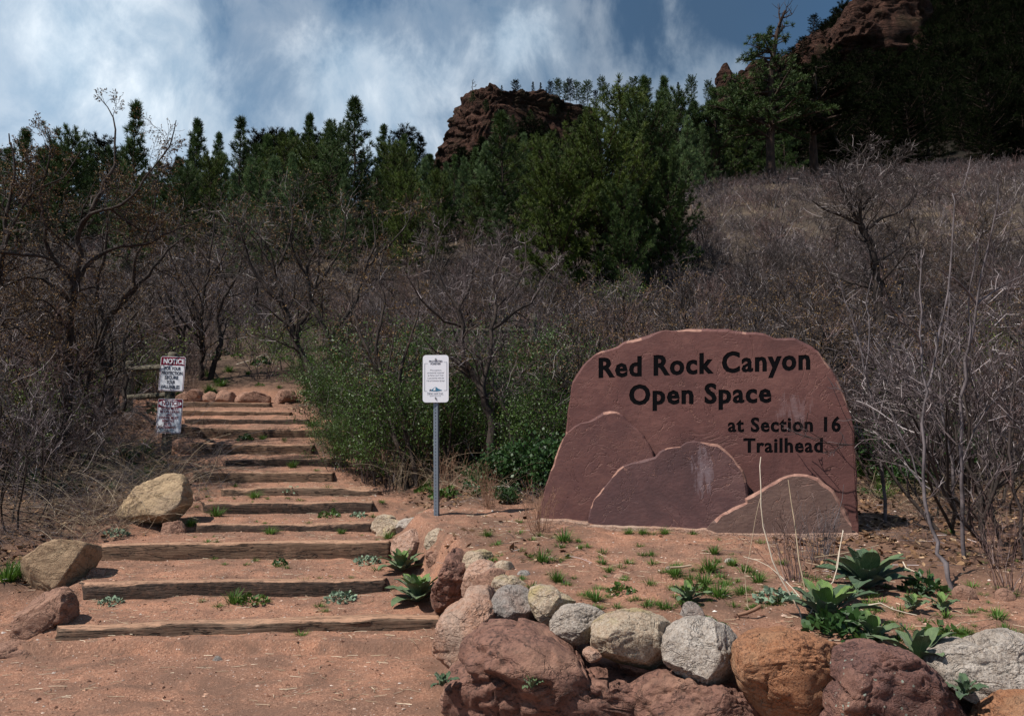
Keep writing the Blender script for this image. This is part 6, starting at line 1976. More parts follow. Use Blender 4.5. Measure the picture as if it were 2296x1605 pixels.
# ------------------------------------------------------------------ green bushes
def leafy_bush(seed, H, rad, nleaf, lsize, mats, stems=9, narrow=0.5):
    g = random.Random(seed); b = Br()
    for k in range(stems):
        a = g.uniform(0, 6.283); q = Vector((math.cos(a), math.sin(a), 0)) * rad * g.uniform(0, .5)
        d = Vector((math.cos(a) * .6 * g.random(), math.sin(a) * .6 * g.random(), 1)).normalized()
        b.grow(q, d, H * g.uniform(.6, .95), 0.009, 0, 2, g, 0.22, 0.05, 5, minr=0.0018, frac=0.55)
    base = [v for v in b.V]
    for _ in range(nleaf):
        p = base[g.randrange(len(base))]
        if p.z < 0.08 * H: continue
        off = Vector((g.gauss(0, .06), g.gauss(0, .06), g.gauss(0, .05)))
        b.leaf(p + off, Vector((g.gauss(0, .5), g.gauss(0, .5), .6)), lsize * g.uniform(.6, 1.3), g, 2, narrow)
    return b.mesh("bush", mats)

GB = [leafy_bush(500 + i, 1.35, 0.6, 6500, 0.030, [M["twig_dark"], M["twig_dark"], M["leaf_green"]], 12) for i in range(3)]
GB2 = [leafy_bush(510 + i, 0.8, 0.5, 2600, 0.06, [M["twig_dark"], M["twig_dark"], M["leaf_dark"]], 10, 0.8) for i in range(2)]
GBL = [leafy_bush(520 + i, 1.3, 0.6, 1500, 0.035, [M["twig_dark"], M["twig"], M["leaf_lime"]], 9, 0.6) for i in range(2)]
bushes = [
    (745, 1075, 13.0, .60, 0, "small green bush touching the right end of the seventh timber"), (790, 1065, 12.9, .72, 1, "green bush rising right of the eighth timber"),
    (850, 1080, 12.6, .95, 2, "broad green bush behind the sixth timber"), (735, 1005, 14.9, .85, 0, "green bush beside the ninth timber"),
    (800, 980, 14.6, 1.15, 1, "tall green bush in the middle of the green thicket"), (890, 1070, 12.2, 1.05, 2, "green bush left of the steel sign post"),
    (950, 1060, 12.6, 1.05, 0, "green bush directly behind the steel sign post"), (1020, 1065, 12.3, 1.0, 1, "green bush right of the steel sign post"),
    (1075, 1070, 12.6, 1.05, 2, "green bush behind the dark forked oak"), (1140, 1070, 12.0, .95, 0, "green bush between the forked oak and the monument"),
    (1195, 1080, 11.6, .95, 1, "green bush near the left shoulder of the monument"), (1235, 1040, 12.0, .95, 2, "green bush hugging the left edge of the monument"),
    (760, 900, 16.8, 1.1, 0, "green bush high on the right of the stairs"), (840, 900, 15.8, 1.25, 1, "green bush behind the thicket right of the stairs"),
    (1000, 930, 14.5, 1.3, 2, "green bush behind the steel sign"), (920, 930, 14.2, 1.2, 0, "green bush in the shade left behind the steel sign"),
    (1110, 930, 14.2, 1.25, 1, "tall green bush behind the forked oak"), (1210, 930, 13.8, 1.2, 2, "tall green bush behind the monument's left shoulder"),
    (1275, 880, 13.4, 1.2, 0, "green bush peeping above the monument's left shoulder"), (700, 860, 19.5, .7, 1, "small green bush at the head of the stairs"),
]
for (px, py, Y, s, v, lab) in bushes:
    x = P(px, py, Y).x
    place("green_bush", GB[v], (x, Y, gz(x, Y) - 0.05), rnd.uniform(0, 6.28), (s * 1.1, s * 1.1, s * (1.25 if Y > 11.7 else 1.1)), lab, "bush", tilt=0.05)
dark_b = [(1150, 1085, 10.9, .8, "dark leafy plant low beside the forked oak"), (1195, 1095, 10.4, .8, "dark leafy plant left of the monument foot"), (1225, 1060, 10.6, 1.0, "dark leafy plant pressed against the monument's left edge"), (1110, 1100, 10.8, .6, "dark leafy plant at the foot of the forked oak"),
          (1137, 1115, 9.9, .32, "small round dark green plant right of the steel sign post"), (1960, 1010, 11.6, 1.0, "dark leafy plant behind the right edge of the monument"), (2100, 1000, 12.0, 1.1, "broad leaved dark plant in the brush right of the monument"), (2180, 1010, 11.5, .9, "dark green plant low in the brush near the right edge"), (2040, 1060, 10.5, .6, "low green plant among the saplings right of the monument")]
for i, (px, py, Y, s, lab) in enumerate(dark_b):
    x = P(px, py, Y).x
    place("leafy_plant", GB2[i % 2], (x, Y, gz(x, Y) - 0.04), rnd.uniform(0, 6.28), s, lab, "plant")
lime = [(600, 800, 20.5, 1.3, "yellow green budding shrub at the head of the stairs"), (650, 800, 21.5, 1.3, "yellow green budding shrub right above the stairs"), (330, 740, 18.6, 1.2, "lime leaved shrub behind the rail fence"), (300, 780, 18.3, .9, "small lime leaved shrub by the outer fence post"), (60, 800, 12.5, 1.2, "bright green leafy shrub at the left edge"), (20, 880, 11.5, .9, "low bright green shrub at the left edge"), (110, 830, 13.0, 1.0, "bright green shrub behind the leaning twigs on the left"),
        (2250, 470, 16.5, 1.5, "lime green shrub high at the right edge"), (2210, 500, 17.5, 1.4, "lime green shrub next to the right edge one"), (2060, 640, 13.5, 1.2, "budding green shrub behind the pale saplings"), (2010, 720, 13.0, 1.1, "budding green shrub behind the monument's right end"), (1380, 580, 27, 1.5, "lime green sprouting shrub under the big conifer clump"), (2090, 560, 16, 1.0, "small budding green shrub above the saplings")]
for i, (px, py, Y, s, lab) in enumerate(lime):
    x = P(px, py, Y).x
    zz = gz(x, Y)
    place("budding_shrub", GBL[i % 2], (x, Y, max(zz - 0.05, zz)), rnd.uniform(0, 6.28), s, lab, "shrub")

# ------------------------------------------------------------------ mullein rosettes
def mullein_leaf(L, W_, g, lift, curl):
    n, m = 9, 4
    V = []; UV = []; F = []
    for i in range(n + 1):
        t = i / n
        w = W_ * (math.sin(math.pi * min(1, t * 0.93 + 0.05)) ** 0.75) * (0.55 + 0.6 * t) * (1 if t < 0.97 else 0.5) + 0.003
        ang = lift - curl * t * t
        for j in range(-m, m + 1):
            s = j / m
            y = L * t * math.cos(ang); z = L * t * math.sin(lift - curl * t * t * 0.5) + abs(s) ** 1.5 * w * 0.16
            z += 0.006 * math.sin(t * 26 + abs(s) * 5) * abs(s) + 0.004 * g.gauss(0, 1) * abs(s)
            V.append((s * w * 0.5 * 2 * 0.5, y, z)); UV.append((s, t, 0))
    c = 2 * m + 1
    for i in range(n):
        for j in range(c - 1):
            F.append((i * c + j, i * c + j + 1, (i + 1) * c + j + 1, (i + 1) * c + j))
    return np.array(V), np.array(F), np.array(UV)


def mullein(px, py, size, nl, label, seed, mats=("mullein", "mullein2"), tall=1.0, Y=None):
    g = random.Random(seed)
    h = hit(px, py) if Y is None else Vector((P(px, py, Y).x, Y, P(px, py, Y).z))
    root = tag(empty("mullein_plant", h), label, "plant")
    for k in range(nl):
        t = k / (nl - 1)              # 0 outer .. 1 inner
        L = size * (0.84 - 0.30 * t) * g.uniform(0.85, 1.12)
        lift = R(18 + 64 * t * tall) + g.uniform(-.1, .1)
        V_, F_, U_ = mullein_leaf(L, L * g.uniform(0.40, 0.52), g, lift, R(30 * (1 - t) + 6))
        me = mesh_np("leaf", V_, F_, [M[mats[1] if t > 0.6 else mats[0]]])
        a = me.attributes.new("lv", "FLOAT_VECTOR", "POINT"); a.data.foreach_set("vector", U_.astype(np.float32).ravel())
        o = link("leaf", me, root)
        o.rotation_euler = (0, g.uniform(-.15, .15), k * 2.399 + g.uniform(-.2, .2)); o.location = (0, 0, 0.01 + 0.05 * t * size)
    return root


mullein(900, 1282, 0.34, 19, "grey green mullein rosette right of the third timber, the upper of the pair", 1)
mullein(937, 1352, 0.42, 24, "large grey green mullein rosette right of the second timber, the lower of the pair", 2)
mullein(1945, 1322, 0.44, 24, "largest dark mullein rosette, behind the others at the right end of the planter", 3, ("mullein_dark", "mullein"))
mullein(1852, 1402, 0.40, 20, "mullein rosette with broad bright inner leaves behind the orange boulder", 4, ("mullein_dark", "mullein2"))
mullein(1898, 1352, 0.20, 9, "small mullein between the two largest rosettes", 5, ("mullein_dark", "mullein2"))
mullein(1962, 1436, 0.22, 11, "small mullein just behind the lichened boulder", 6)
mullein(2060, 1492, 0.30, 15, "upright pale mullein growing between the lichened and the white boulders", 7, ("mullein", "mullein"), 1.15, Y=4.35)
mullein(2050, 1372, 0.16, 9, "small mullein rosette right of the largest one", 8)
mullein(2115, 1370, 0.16, 9, "rightmost small mullein rosette on the bare soil", 9)
mullein(1545, 1352, 0.20, 11, "low mullein rosette among grass behind the white boulders", 10)
mullein(992, 1540, 0.12, 9, "little green rosette clinging to the corner boulder at the path", 11, ("mullein_dark", "mullein_dark"), Y=4.62)
mullein(1192, 1545, 0.10, 8, "tiny pale rosette growing on the huge red boulder", 12, Y=4.38)
mullein(2165, 1565, 0.15, 10, "small green rosette under the flat white boulder", 13, ("mullein_dark", "mullein_dark"), Y=4.02)
mullein(2070, 1335, 0.14, 9, "flat grey rosette on the soil right of the largest mullein", 14, ("mullein_dark", "mullein_dark"), 0.4)

# ------------------------------------------------------------------ grass tufts and small weeds
def tuft_mesh(seed, n, L, lean=0.6, w=0.005):
    g = random.Random(seed); V = []; F = []
    for _ in range(n):
        a = g.uniform(0, 6.28); r = g.uniform(0, 0.05); l = L * g.uniform(.5, 1.1); ln = g.uniform(.1, lean)
        p = Vector((math.cos(a) * r, math.sin(a) * r, -0.01)); d = Vector((math.cos(a) * ln, math.sin(a) * ln, 1)).normalized(); sd = Vector((-math.sin(a), math.cos(a), 0))
        b0 = len(V)
        for i in range(4):
            t = i / 3; q = p + d * l * t + Vector((math.cos(a), math.sin(a), -0.6)) * l * 0.45 * t * t * ln
            ww = w * (1 - t * 0.85); V += [q - sd * ww, q + sd * ww]
        for i in range(3): F.append((b0 + 2 * i, b0 + 2 * i + 1, b0 + 2 * i + 3, b0 + 2 * i + 2))
    return mesh_np("blades", np.array([v[:] for v in V]), np.array(F), [M["grass"]])
TU = [tuft_mesh(600 + i, 90, 0.13, [0.9, 1.3, 0.7][i]) for i in range(3)]
TS = [tuft_mesh(610 + i, 60, 0.07, 1.2, 0.004) for i in range(3)]
def weed_mesh(seed, n, rad, ls, mat, h=0.06):
    g = random.Random(seed); b = Br()
    for _ in range(n):
        a = g.uniform(0, 6.28); r = rad * math.sqrt(g.random()); p = Vector((math.cos(a) * r, math.sin(a) * r, h * (1 - (r / rad) ** 2) * g.uniform(.3, 1)))
        b.leaf(p, Vector((math.cos(a) * .7, math.sin(a) * .7, .5)), ls * g.uniform(.6, 1.3), g, 0, 0.7)
    return b.mesh("weed", [mat])
WE = [weed_mesh(620, 150, 0.11, 0.035, M["sage"]), weed_mesh(621, 130, 0.10, 0.032, M["leaf_green"]), weed_mesh(622, 120, 0.10, 0.04, M["leaf_dark"], .09)]
tufts = [
    (485, 1157, 1.35, 0, "thick grass tuft at the left end of the fifth timber"), (425, 1188, 1.0, 0, "grass tuft between the small red rock and the fourth timber"), (605, 1197, 1.0, 1, "wide grass tuft below the middle of the fourth timber"),
    (570, 1115, 0.95, 1, "grass tuft in front of the sixth timber"), (542, 1190, 0.6, 2, "thin grass tuft below the left part of the fourth timber"), (765, 1197, 0.75, 2, "grass tuft below the right end of the fourth timber"),
    (523, 1352, 1.15, 0, "grass tuft below the middle of the second timber"), (572, 1258, 0.5, 2, "small sprout at the foot of the third timber"), (655, 1048, 1.0, 2, "grass tuft by the eighth timber"), (675, 1425, 0.6, 1, "small grass tuft against the face of the lowest timber"),
    (550, 985, 0.8, 0, "green sprout against the tenth timber"), (588, 985, 0.8, 2, "second green sprout against the tenth timber"), (700, 955, 1.4, 1, "flat patch of grass right of the eleventh timber"), (735, 1110, .8, 1, "grass beside the sixth timber's right part"),
    (1265, 1215, 1.2, 1, "grass patch right of the russet stem clump left of the monument"), (1165, 1197, 0.55, 0, "small tuft left of the russet stem clump"), (1092, 1202, 0.75, 1, "low tuft midway between the steel post and the russet clump"), (1167, 1172, 0.6, 0, "small tuft nearer the thicket left of the monument"),
    (1410, 1197, 0.7, 1, "left tuft of the pair at the foot of the monument's middle slab"), (1440, 1198, 0.7, 1, "middle tuft at the foot of the monument"), (1490, 1198, 0.75, 1, "right tuft at the foot of the monument's middle slab"),
    (1600, 1240, 0.75, 0, "round tuft under the left corner of the right slab"), (1460, 1245, 0.6, 2, "small tuft in the bare planter soil"), (1215, 1260, 1.1, 1, "wide low grass patch behind the left arm of the wall"), (1250, 1302, 0.85, 0, "tuft between the cream boulder and the white row"),
    (1590, 1278, 1.1, 1, "bushy tuft in the middle of the planter"), (1515, 1288, 0.9, 1, "tuft left of the bushy middle one in the planter"), (1640, 1268, 0.7, 2, "thin tuft right of the middle of the planter"), (1700, 1305, 0.8, 1, "tuft near the tall pale stalks"), (1578, 1312, 0.9, 0, "tuft behind the low mullein"),
    (1335, 1345, 0.8, 1, "grass tuft just behind the grey and oval boulders"), (1610, 1335, 1.0, 1, "wide tuft right of the low mullein"), (1390, 1275, 0.6, 2, "small tuft in the left of the planter"), (1318, 1335, 0.5, 0, "tiny tuft behind the oval boulder"),
    (15, 1300, 1.9, 0, "tall bright grass at the left edge behind the brown boulder"), (50, 1290, 1.5, 2, "bright grass left of the brown boulder"), (335, 1010, 1.3, 0, "grass at the foot of the wooden sign post"), (1625, 1440, 0.5, 2, "thin sprout behind the white boulder"),
    (870, 1208, 0.9, 1, "grass where the third timber meets the wall"), (835, 1160, 0.6, 2, "little grass by the end of the fifth timber"),
]
for (px, py, s, v, lab) in tufts:
    h = hit(px, py); me = TU[v] if s > 0.65 else TS[v]
    sc = s * (1.0 if s > 0.65 else 1.5)
    if h.y > 10.8: sc *= 1.25
    place("grass_tuft", me, h, rnd.uniform(0, 6.28), sc, lab, "grass tuft")
weeds = [
    (765, 1346, 1.25, 0, "round grey green weed below the right part of the second timber"), (822, 1263, 1.2, 0, "grey green weed at the foot of the third timber's right end"), (738, 1158, 1.4, 1, "round green weed in front of the fifth timber"), (805, 1158, 1.0, 0, "small grey weed right of the round one at the fifth timber"),
    (570, 1352, 1.3, 1, "spreading green weed beside the grass below the second timber"), (248, 1352, .9, 0, "small weed under the left end of the second timber"), (628, 1266, .7, 2, "three leaved weed at the foot of the third timber"), (655, 1110, 1.2, 0, "grey weed in front of the sixth timber"),
    (260, 1200, 1.2, 0, "grey green weed left of the third timber's left end"), (550, 988, 1.3, 2, "leafy green weed against the tenth timber"), (680, 1140, .9, 1, "small weed above the fifth timber"), (1740, 1345, 1.2, 0, "low weed beside the dry stalks"), (1870, 1425, 1.6, 2, "dark weed filling the gap behind the orange boulder"),
    (1910, 1422, 1.5, 2, "dark weed between the broad mullein and the small one"), (2120, 1440, 1.4, 1, "green weed behind the flat white boulder"), (1395, 1330, 1.0, 1, "low green weed above the white boulders"), (1600, 1415, 1.0, 1, "sprawling green weed behind the white boulder"), (2070, 1325, 1.4, 2, "flat dark weed right of the largest mullein"), (1560, 1330, 1.2, 1, "low weed around the small mullein"), (480, 1320, .6, 1, "tiny sprout above the second timber"),
]
for (px, py, s, v, lab) in weeds:
    h = hit(px, py)
    place("weed", WE[v], h, rnd.uniform(0, 6.28), s, lab, "weed")
# scattered tiny green seedlings in the soil (uncountable)
gp = []
gg = random.Random(8)
while len(gp) < 240:
    px = gg.uniform(1080, 2280); py = gg.uniform(1190, 1440); h = hit(px, py)
    if fbm(np.array([[h.x * 1.2, h.y * 1.2, 4.0]]), 3)[0] > -0.05: gp.append(h[:])
while len(gp) < 330:
    px = gg.uniform(430, 860); py = gg.uniform(960, 1380); h = hit(px, py); gp.append(h[:])
n_ = len(gp)
gn_scatter("seedlings", TS, np.array(gp), np.stack([np.zeros(n_), np.zeros(n_), rng.uniform(0, 6.28, n_)], -1), rng.uniform(0.3, 1.0, n_), rng.integers(0, 3, n_), "tiny grass seedlings sprouting from the bare soil")
gp = []
while len(gp) < 260:
    px = gg.choice([gg.uniform(680, 1250), gg.uniform(0, 430), gg.uniform(1920, 2290), gg.uniform(430, 760)]); py = gg.uniform(780, 1120)
    if 430 < px < 700 and py > 890: continue
    h = hit(px, py)
    if h.y > 26 or (not stair_free(h.x, h.y)): continue
    gp.append(h[:])
n_ = len(gp)
gn_scatter("ground_cover", TU + [WE[1], WE[2]], np.array(gp), np.stack([np.zeros(n_), np.zeros(n_), rng.uniform(0, 6.28, n_)], -1), rng.uniform(0.9, 2.3, n_), rng.integers(0, 5, n_), "patchy green grass and weeds under the bare shrubs")

# ------------------------------------------------------------------ dry stems
def stem_clump(seed, n, H, mat, rad=0.09, lean=0.45, branch=2, r=0.0028, kids=3, crook=0.12):
    g = random.Random(seed); b = Br()
    for _ in range(n):
        a = g.uniform(0, 6.28); q = Vector((math.cos(a), math.sin(a), 0)) * rad * g.random()
        d = Vector((math.cos(a) * lean * g.random(), math.sin(a) * lean * g.random(), 1)).normalized()
        b.grow(q - Vector((0, 0, .03)), d, H * g.uniform(.45, 1), r * g.uniform(.7, 1.2), 0, branch, g, crook, 0.03, kids, mi=(0, 0), minr=0.0011, frac=0.35, spread=0.6, start=0.5)
    return b.mesh("stems", [mat])
for i, (px, py, n, H, mt, lab) in enumerate([
    (1212, 1192, 34, 0.50, "russet", "russet clump of dry upright stems left of the monument"), (1097, 1140, 40, 0.42, "russet", "russet clump of dry stems right of the steel sign post"), (1010, 1105, 30, 0.42, "russet", "russet dry stems just right of the steel sign post at the thicket edge"),
    (895, 1105, 18, 0.40, "straw", "straw coloured dry stems at the thicket edge left of the steel post"), (1785, 1302, 34, 0.62, "twig_red", "dense clump of fine brown stems behind the mulleins"), (1850, 1245, 26, 0.50, "twig_pale", "silvery branched dry weed before the right slab"),
    (1830, 1260, 20, 0.50, "twig_pale", "second silvery dry weed before the right slab"), (1475, 1330, 6, 0.22, "russet", "few short brown stems above the white boulders"), (2260, 1330, 26, 0.55, "twig_red", "reddish dry stems near the right edge of the planter"), (2230, 1260, 24, 0.6, "twig_red", "reddish dry stems under the saplings at the right"),
    (455, 700, 0, 0, "straw", "")]):
    if not n: continue
    h = hit(px, py)
    place("dry_weed", stem_clump(700 + i, n, H * h.y / 7.6 if h.y > 7.6 else H, M[mt], branch=2 if i != 7 else 1), h, 0, 1, lab, "dry stems")
# tall pale mullein stalks and twigs, each laid along its own line
def stalk(line, Y0, Y1, r0, r1, mat, label, name="tall_dry_weed", cat="dry weed"):
    n = len(line); b = Br(); base = P(*line[0], Y0)
    pts = [P(x, y, Y0 + (Y1 - Y0) * i / (n - 1)) - base for i, (x, y) in enumerate(line)]
    b.tube(pts, [r0 + (r1 - r0) * i / (n - 1) for i in range(n)], 5, 0)
    o = link(name, b.mesh(name, [M[mat]]), None, base)
    return tag(o, label, cat)
def Z4(pts): return [(x * 0.3408 + 1513.5, y * 0.3408 + 1065) for x, y in pts]
stalk(Z4([(845, 985), (815, 880), (760, 790), (690, 670), (640, 560), (615, 460), (580, 340), (565, 200), (565, 80), (558, -60), (565, -120)]), 4.95, 5.1, 0.0055, 0.0028, "stalk", "tallest pale stalk arching up before the monument")
stalk(Z4([(820, 800), (770, 740), (700, 670), (620, 600), (540, 560), (450, 535)]), 5.0, 5.2, 0.004, 0.002, "stalk", "pale stalk bending out to the left from the mulleins")
stalk(Z4([(870, 820), (845, 700), (815, 560), (800, 420), (785, 300), (765, 180), (745, 30)]), 5.1, 5.3, 0.0055, 0.0028, "straw", "straight tan stalk right of the tallest one")
stalk(Z4([(850, 980), (900, 890), (960, 790), (1040, 700), (1070, 600), (1085, 480), (1105, 360)]), 4.95, 5.4, 0.0045, 0.0022, "stalk", "pale stalk curving to the right over the mulleins")
stalk(Z4([(1060, 610), (1080, 500), (1100, 400), (1108, 365)]), 5.5, 5.6, 0.004, 0.002, "stalk", "short pale stalk tip beside the curved one")
stalk(Z4([(480, 860), (465, 740), (460, 640), (490, 520), (510, 400), (530, 280), (548, 200), (570, 120)]), 5.3, 5.5, 0.0022, 0.0015, "straw", "hair thin straw leaning left of the tallest stalk")
stalk(Z4([(1040, 350), (1075, 250), (1100, 160), (1110, 60)]), 6.9, 7.0, 0.004, 0.002, "twig_pale", "silvery twig standing in front of the monument's right edge")
stalk(Z4([(300, 985), (400, 1015), (520, 1040), (640, 1045), (690, 1040)]), 4.95, 4.75, 0.004, 0.003, "stalk", "pale twig lying behind the white and orange boulders", "twig", "twig")
stalk(Z4([(1270, 855), (1350, 840), (1430, 880), (1520, 905), (1590, 920)]), 5.05, 4.95, 0.005, 0.003, "stalk", "whitish forked twig lying right of the broad mullein", "twig", "twig")
stalk(Z4([(1500, 570), (1520, 610), (1580, 635), (1625, 660)]), 6.0, 5.8, 0.005, 0.004, "stalk", "bleached twig on the soil near the dry leaves", "twig", "twig")
stalk(Z4([(920, 540), (1080, 520), (1200, 495), (1340, 460)]), 6.6, 6.8, 0.006, 0.004, "straw", "long straw coloured twig lying above the largest mullein", "twig", "twig")
stalk(Z4([(1780, 1050), (1880, 970), (1990, 960), (2090, 940)]), 4.75, 5.0, 0.003, 0.002, "straw", "thin straw on the bare soil at the right", "twig", "twig")
stalk(Z4([(410, 920), (470, 905), (520, 885), (560, 862)]), 5.08, 5.15, 0.011, 0.013, "russet", "short thick brown stick behind the orange boulder", "stick", "stick")
stalk(Z3([(2100, 605), (2180, 600), (2240, 590)]), 6.05, 6.05, 0.010, 0.008, "straw", "pale stick lying in the planter", "stick", "stick")
# tangle of arching dead grass stems and fallen twigs on the left bank
TANG = []
for i in range(4):
    g = random.Random(800 + i); b = Br()
    for _ in range(46):
        a = g.uniform(0, 6.28); p = Vector((g.gauss(0, .35), g.gauss(0, .3), 0)); d = Vector((math.cos(a) * g.uniform(.4, 1.4), math.sin(a) * g.uniform(.4, 1.0), 1)).normalized()
        L = g.uniform(.5, 1.25); pts = [p]
        for s in range(6):
            d = (d + Vector((g.gauss(0, .1), g.gauss(0, .1), -0.17))).normalized(); p = p + d * L / 6; pts.append(p)
        b.tube(pts, [0.0026 * (1 - 0.6 * s / 6) for s in range(7)], 3, 0)
    TANG.append(b.mesh("stems", [M[["straw", "twig_pale", "straw", "twig_red"][i]]]))
TG = "tangles of arching dead stems on the left bank"
tg = random.Random(12)
tp_ = [(380, 1080), (300, 1060), (240, 1090), (180, 1120), (330, 1140), (120, 1090), (60, 1130), (270, 1160), (200, 1180), (150, 1150), (90, 1190), (400, 1050), (350, 1020), (280, 1000), (210, 1040), (140, 1030), (60, 1050), (30, 1210), (230, 1130), (310, 1100), (100, 1010), (170, 980), (250, 960), (20, 990), (70, 940), (370, 1110), (190, 1210), (120, 1230)]
tp_ += [(x_ + 25, y_ - 22) for x_, y_ in tp_[::2]]
for (px, py) in tp_:
    h = hit(px + tg.uniform(-15, 15), py + tg.uniform(-10, 10))
    place("dead_stem_tangle", TANG[tg.randrange(4)], h, tg.uniform(0, 6.28), tg.uniform(.75, 1.15) * (h.y / 10.5), "tangle of arching pale dead stems on the bank left of the stairs", "dead stems", TG)
for (px, py) in [(1000, 1090), (1060, 1100), (1130, 1120), (1190, 1130), (940, 1085), (2000, 1130), (2060, 1160), (2130, 1120), (2200, 1140), (2260, 1180), (1960, 1100), (2030, 1210), (2240, 1090)]:
    h = hit(px, py)
    place("dead_stem_tangle", TANG[tg.randrange(4)], h, tg.uniform(0, 6.28), tg.uniform(.45, .8) * (h.y / 9.5), ("dead stems in front of the thicket beside the steel sign post" if px < 1300 else "dead stems on the ground under the saplings right of the monument"), "dead stems", "dead stems before the thicket" if px < 1300 else "dead stems under the saplings")
for (line, Y) in [([(520, 820), (560, 808), (595, 793)], 22.5), ([(595, 793), (606, 808), (622, 826)], 22.5), ([(530, 825), (600, 836), (650, 842)], 22), ([(600, 845), (640, 862)], 21)]:
    stalk(line, Y, Y, 0.012, 0.008, "stalk", "bleached dead stem lying crossed on the bank above the stairs", "fallen_branch", "branch")["group"] = "bleached stems above the stairs"
# brush in front of left trees
for (px, py, s) in [(30, 1180, .8), (90, 1120, .75), (170, 1080, .7), (20, 1080, .85), (120, 1020, .8), (60, 960, .9), (190, 960, .85), (-20, 1130, .9)]:
    h = hit(px, py)
    place("bare_shrub", B_NEAR[(px + py) % 5], h - Vector((0, 0, .05)), px, s, "leafless shrub on the bank beside the two left boulders", "shrub", "bare shrubs on the left bank", tilt=0.15)
for (px, py, s) in [(2080, 1100, .75), (2180, 1110, .8), (2260, 1150, .8), (2030, 1060, .8), (2140, 1050, .9), (2290, 1080, 1.0), (2240, 1030, 1.0), (1950, 1060, .7), (2110, 1170, 1.1), (2190, 1190, 1.15), (2260, 1230, 1.1), (2000, 1090, 1.1), (2160, 1120, 1.3), (2240, 1130, 1.35), (2290, 1180, 1.3), (2080, 1080, 1.3)]:
    h = hit(px, py)
    place("bare_shrub", B_NEAR[(px + py) % 5], h - Vector((0, 0, .05)), px, s, "leafless shrub among the saplings right of the monument", "shrub", "bare shrubs right of the monument", tilt=0.12)

# ------------------------------------------------------------------ loose matter on the ground
gg = random.Random(99)
def scatter_ground(n, fn):
    out = []; k = 0
    while len(out) < n and k < 40:
        k += 1
        px = rng.uniform(-60, 2350, n * 2); py = rng.uniform(900, 1640, n * 2)
        for a, b_ in zip(px, py):
            if fn(a, b_) and len(out) < n: out.append((a, b_))
    return out
def area_points(n, box, cond=None):
    X = rng.uniform(box[0], box[1], n); Yv = rng.uniform(box[2], box[3], n)
    if cond is not None:
        k_ = cond(X, Yv); X, Yv = X[k_], Yv[k_]
    return X, Yv
def notplanter_edge(X, Yv):
    xb = np.interp(Yv, XBY, XBX); return ~((X > xb - 0.02) & (X < xb + 0.35)) & ~((X > -0.3) & (Yv < 4.6))
# dead leaves
X, Yv = area_points(42000, (-9, 8, 6.5, 19))
w_ = wildness(X, Yv) * (0.35 + 0.9 * (fbm(np.stack([X * 1.3, Yv * 1.3, X * 0], -1), 3) > -0.1)); k_ = (rng.random(len(X)) < w_ * 0.9) & (np.abs(X / Yv) < 0.68); X, Yv = X[k_], Yv[k_]
Z = terrain(X, Yv); n_ = len(X)
s_ = rng.uniform(0.018, 0.045, n_); a_ = rng.uniform(0, 6.28, n_)
t1_ = np.stack([np.cos(a_), np.sin(a_), rng.normal(0, .4, n_)], -1); t2_ = np.stack([-np.sin(a_), np.cos(a_), rng.normal(0, .4, n_)], -1)
C_ = np.stack([X, Yv, Z + 0.012], -1)
V = np.concatenate([C_ - t1_ * s_[:, None], C_ + t2_ * s_[:, None] * .55 + np.array([0, 0, .006]), C_ + t1_ * s_[:, None], C_ - t2_ * s_[:, None] * .55])
F = np.stack([np.arange(n_), np.arange(n_) + n_, np.arange(n_) + 2 * n_, np.arange(n_) + 3 * n_], -1)
tag(link("leaf_litter", mesh_np("leaf_litter", V, F, [M["litter"]], False)), "brown dead oak leaves littering the ground under the shrubs", None, None, "stuff")
# gravel: squashed irregular pebbles
X, Yv = area_points(52000, (-6.5, 5.2, 4.2, 19), lambda X, Y_: (np.abs(X / Y_) < 0.68) & (rng.random(len(X)) < np.clip(8.0 / Y_, 0, 1) ** 1.3) & notplanter_edge(X, Y_))
Z = terrain(X, Yv); n_ = len(X)
octV = np.array([[1, 0, 0], [0, 1, 0], [-1, 0, 0], [0, -1, 0], [0, 0, 1], [0, 0, -1]], float); octF = np.array([[0, 1, 4], [1, 2, 4], [2, 3, 4], [3, 0, 4], [1, 0, 5], [2, 1, 5], [3, 2, 5], [0, 3, 5]])
s_ = 0.0030 + 0.0065 * rng.random(n_) ** 3 + (rng.random(n_) < 0.09) * rng.uniform(0.004, 0.013, n_)
V = octV[None] * s_[:, None, None] * rng.uniform(.6, 1.3, (n_, 6, 1)) * np.array([1.2, 1.0, .65]) + rng.normal(0, .12, (n_, 6, 3)) * s_[:, None, None]
a_ = rng.uniform(0, 6.28, n_); ca, sa = np.cos(a_)[:, None], np.sin(a_)[:, None]
VX = V[..., 0] * ca - V[..., 1] * sa; VY = V[..., 0] * sa + V[..., 1] * ca
V = np.stack([VX + X[:, None], VY + Yv[:, None], V[..., 2] + (Z + 0.001)[:, None]], -1).reshape(-1, 3)
F = (octF[None] + (np.arange(n_) * 6)[:, None, None]).reshape(-1, 3)
tag(link("gravel", mesh_np("gravel", V, F, [M["pebble"]], False)), "fine loose gravel strewn over the red dirt", None, None, "stuff")
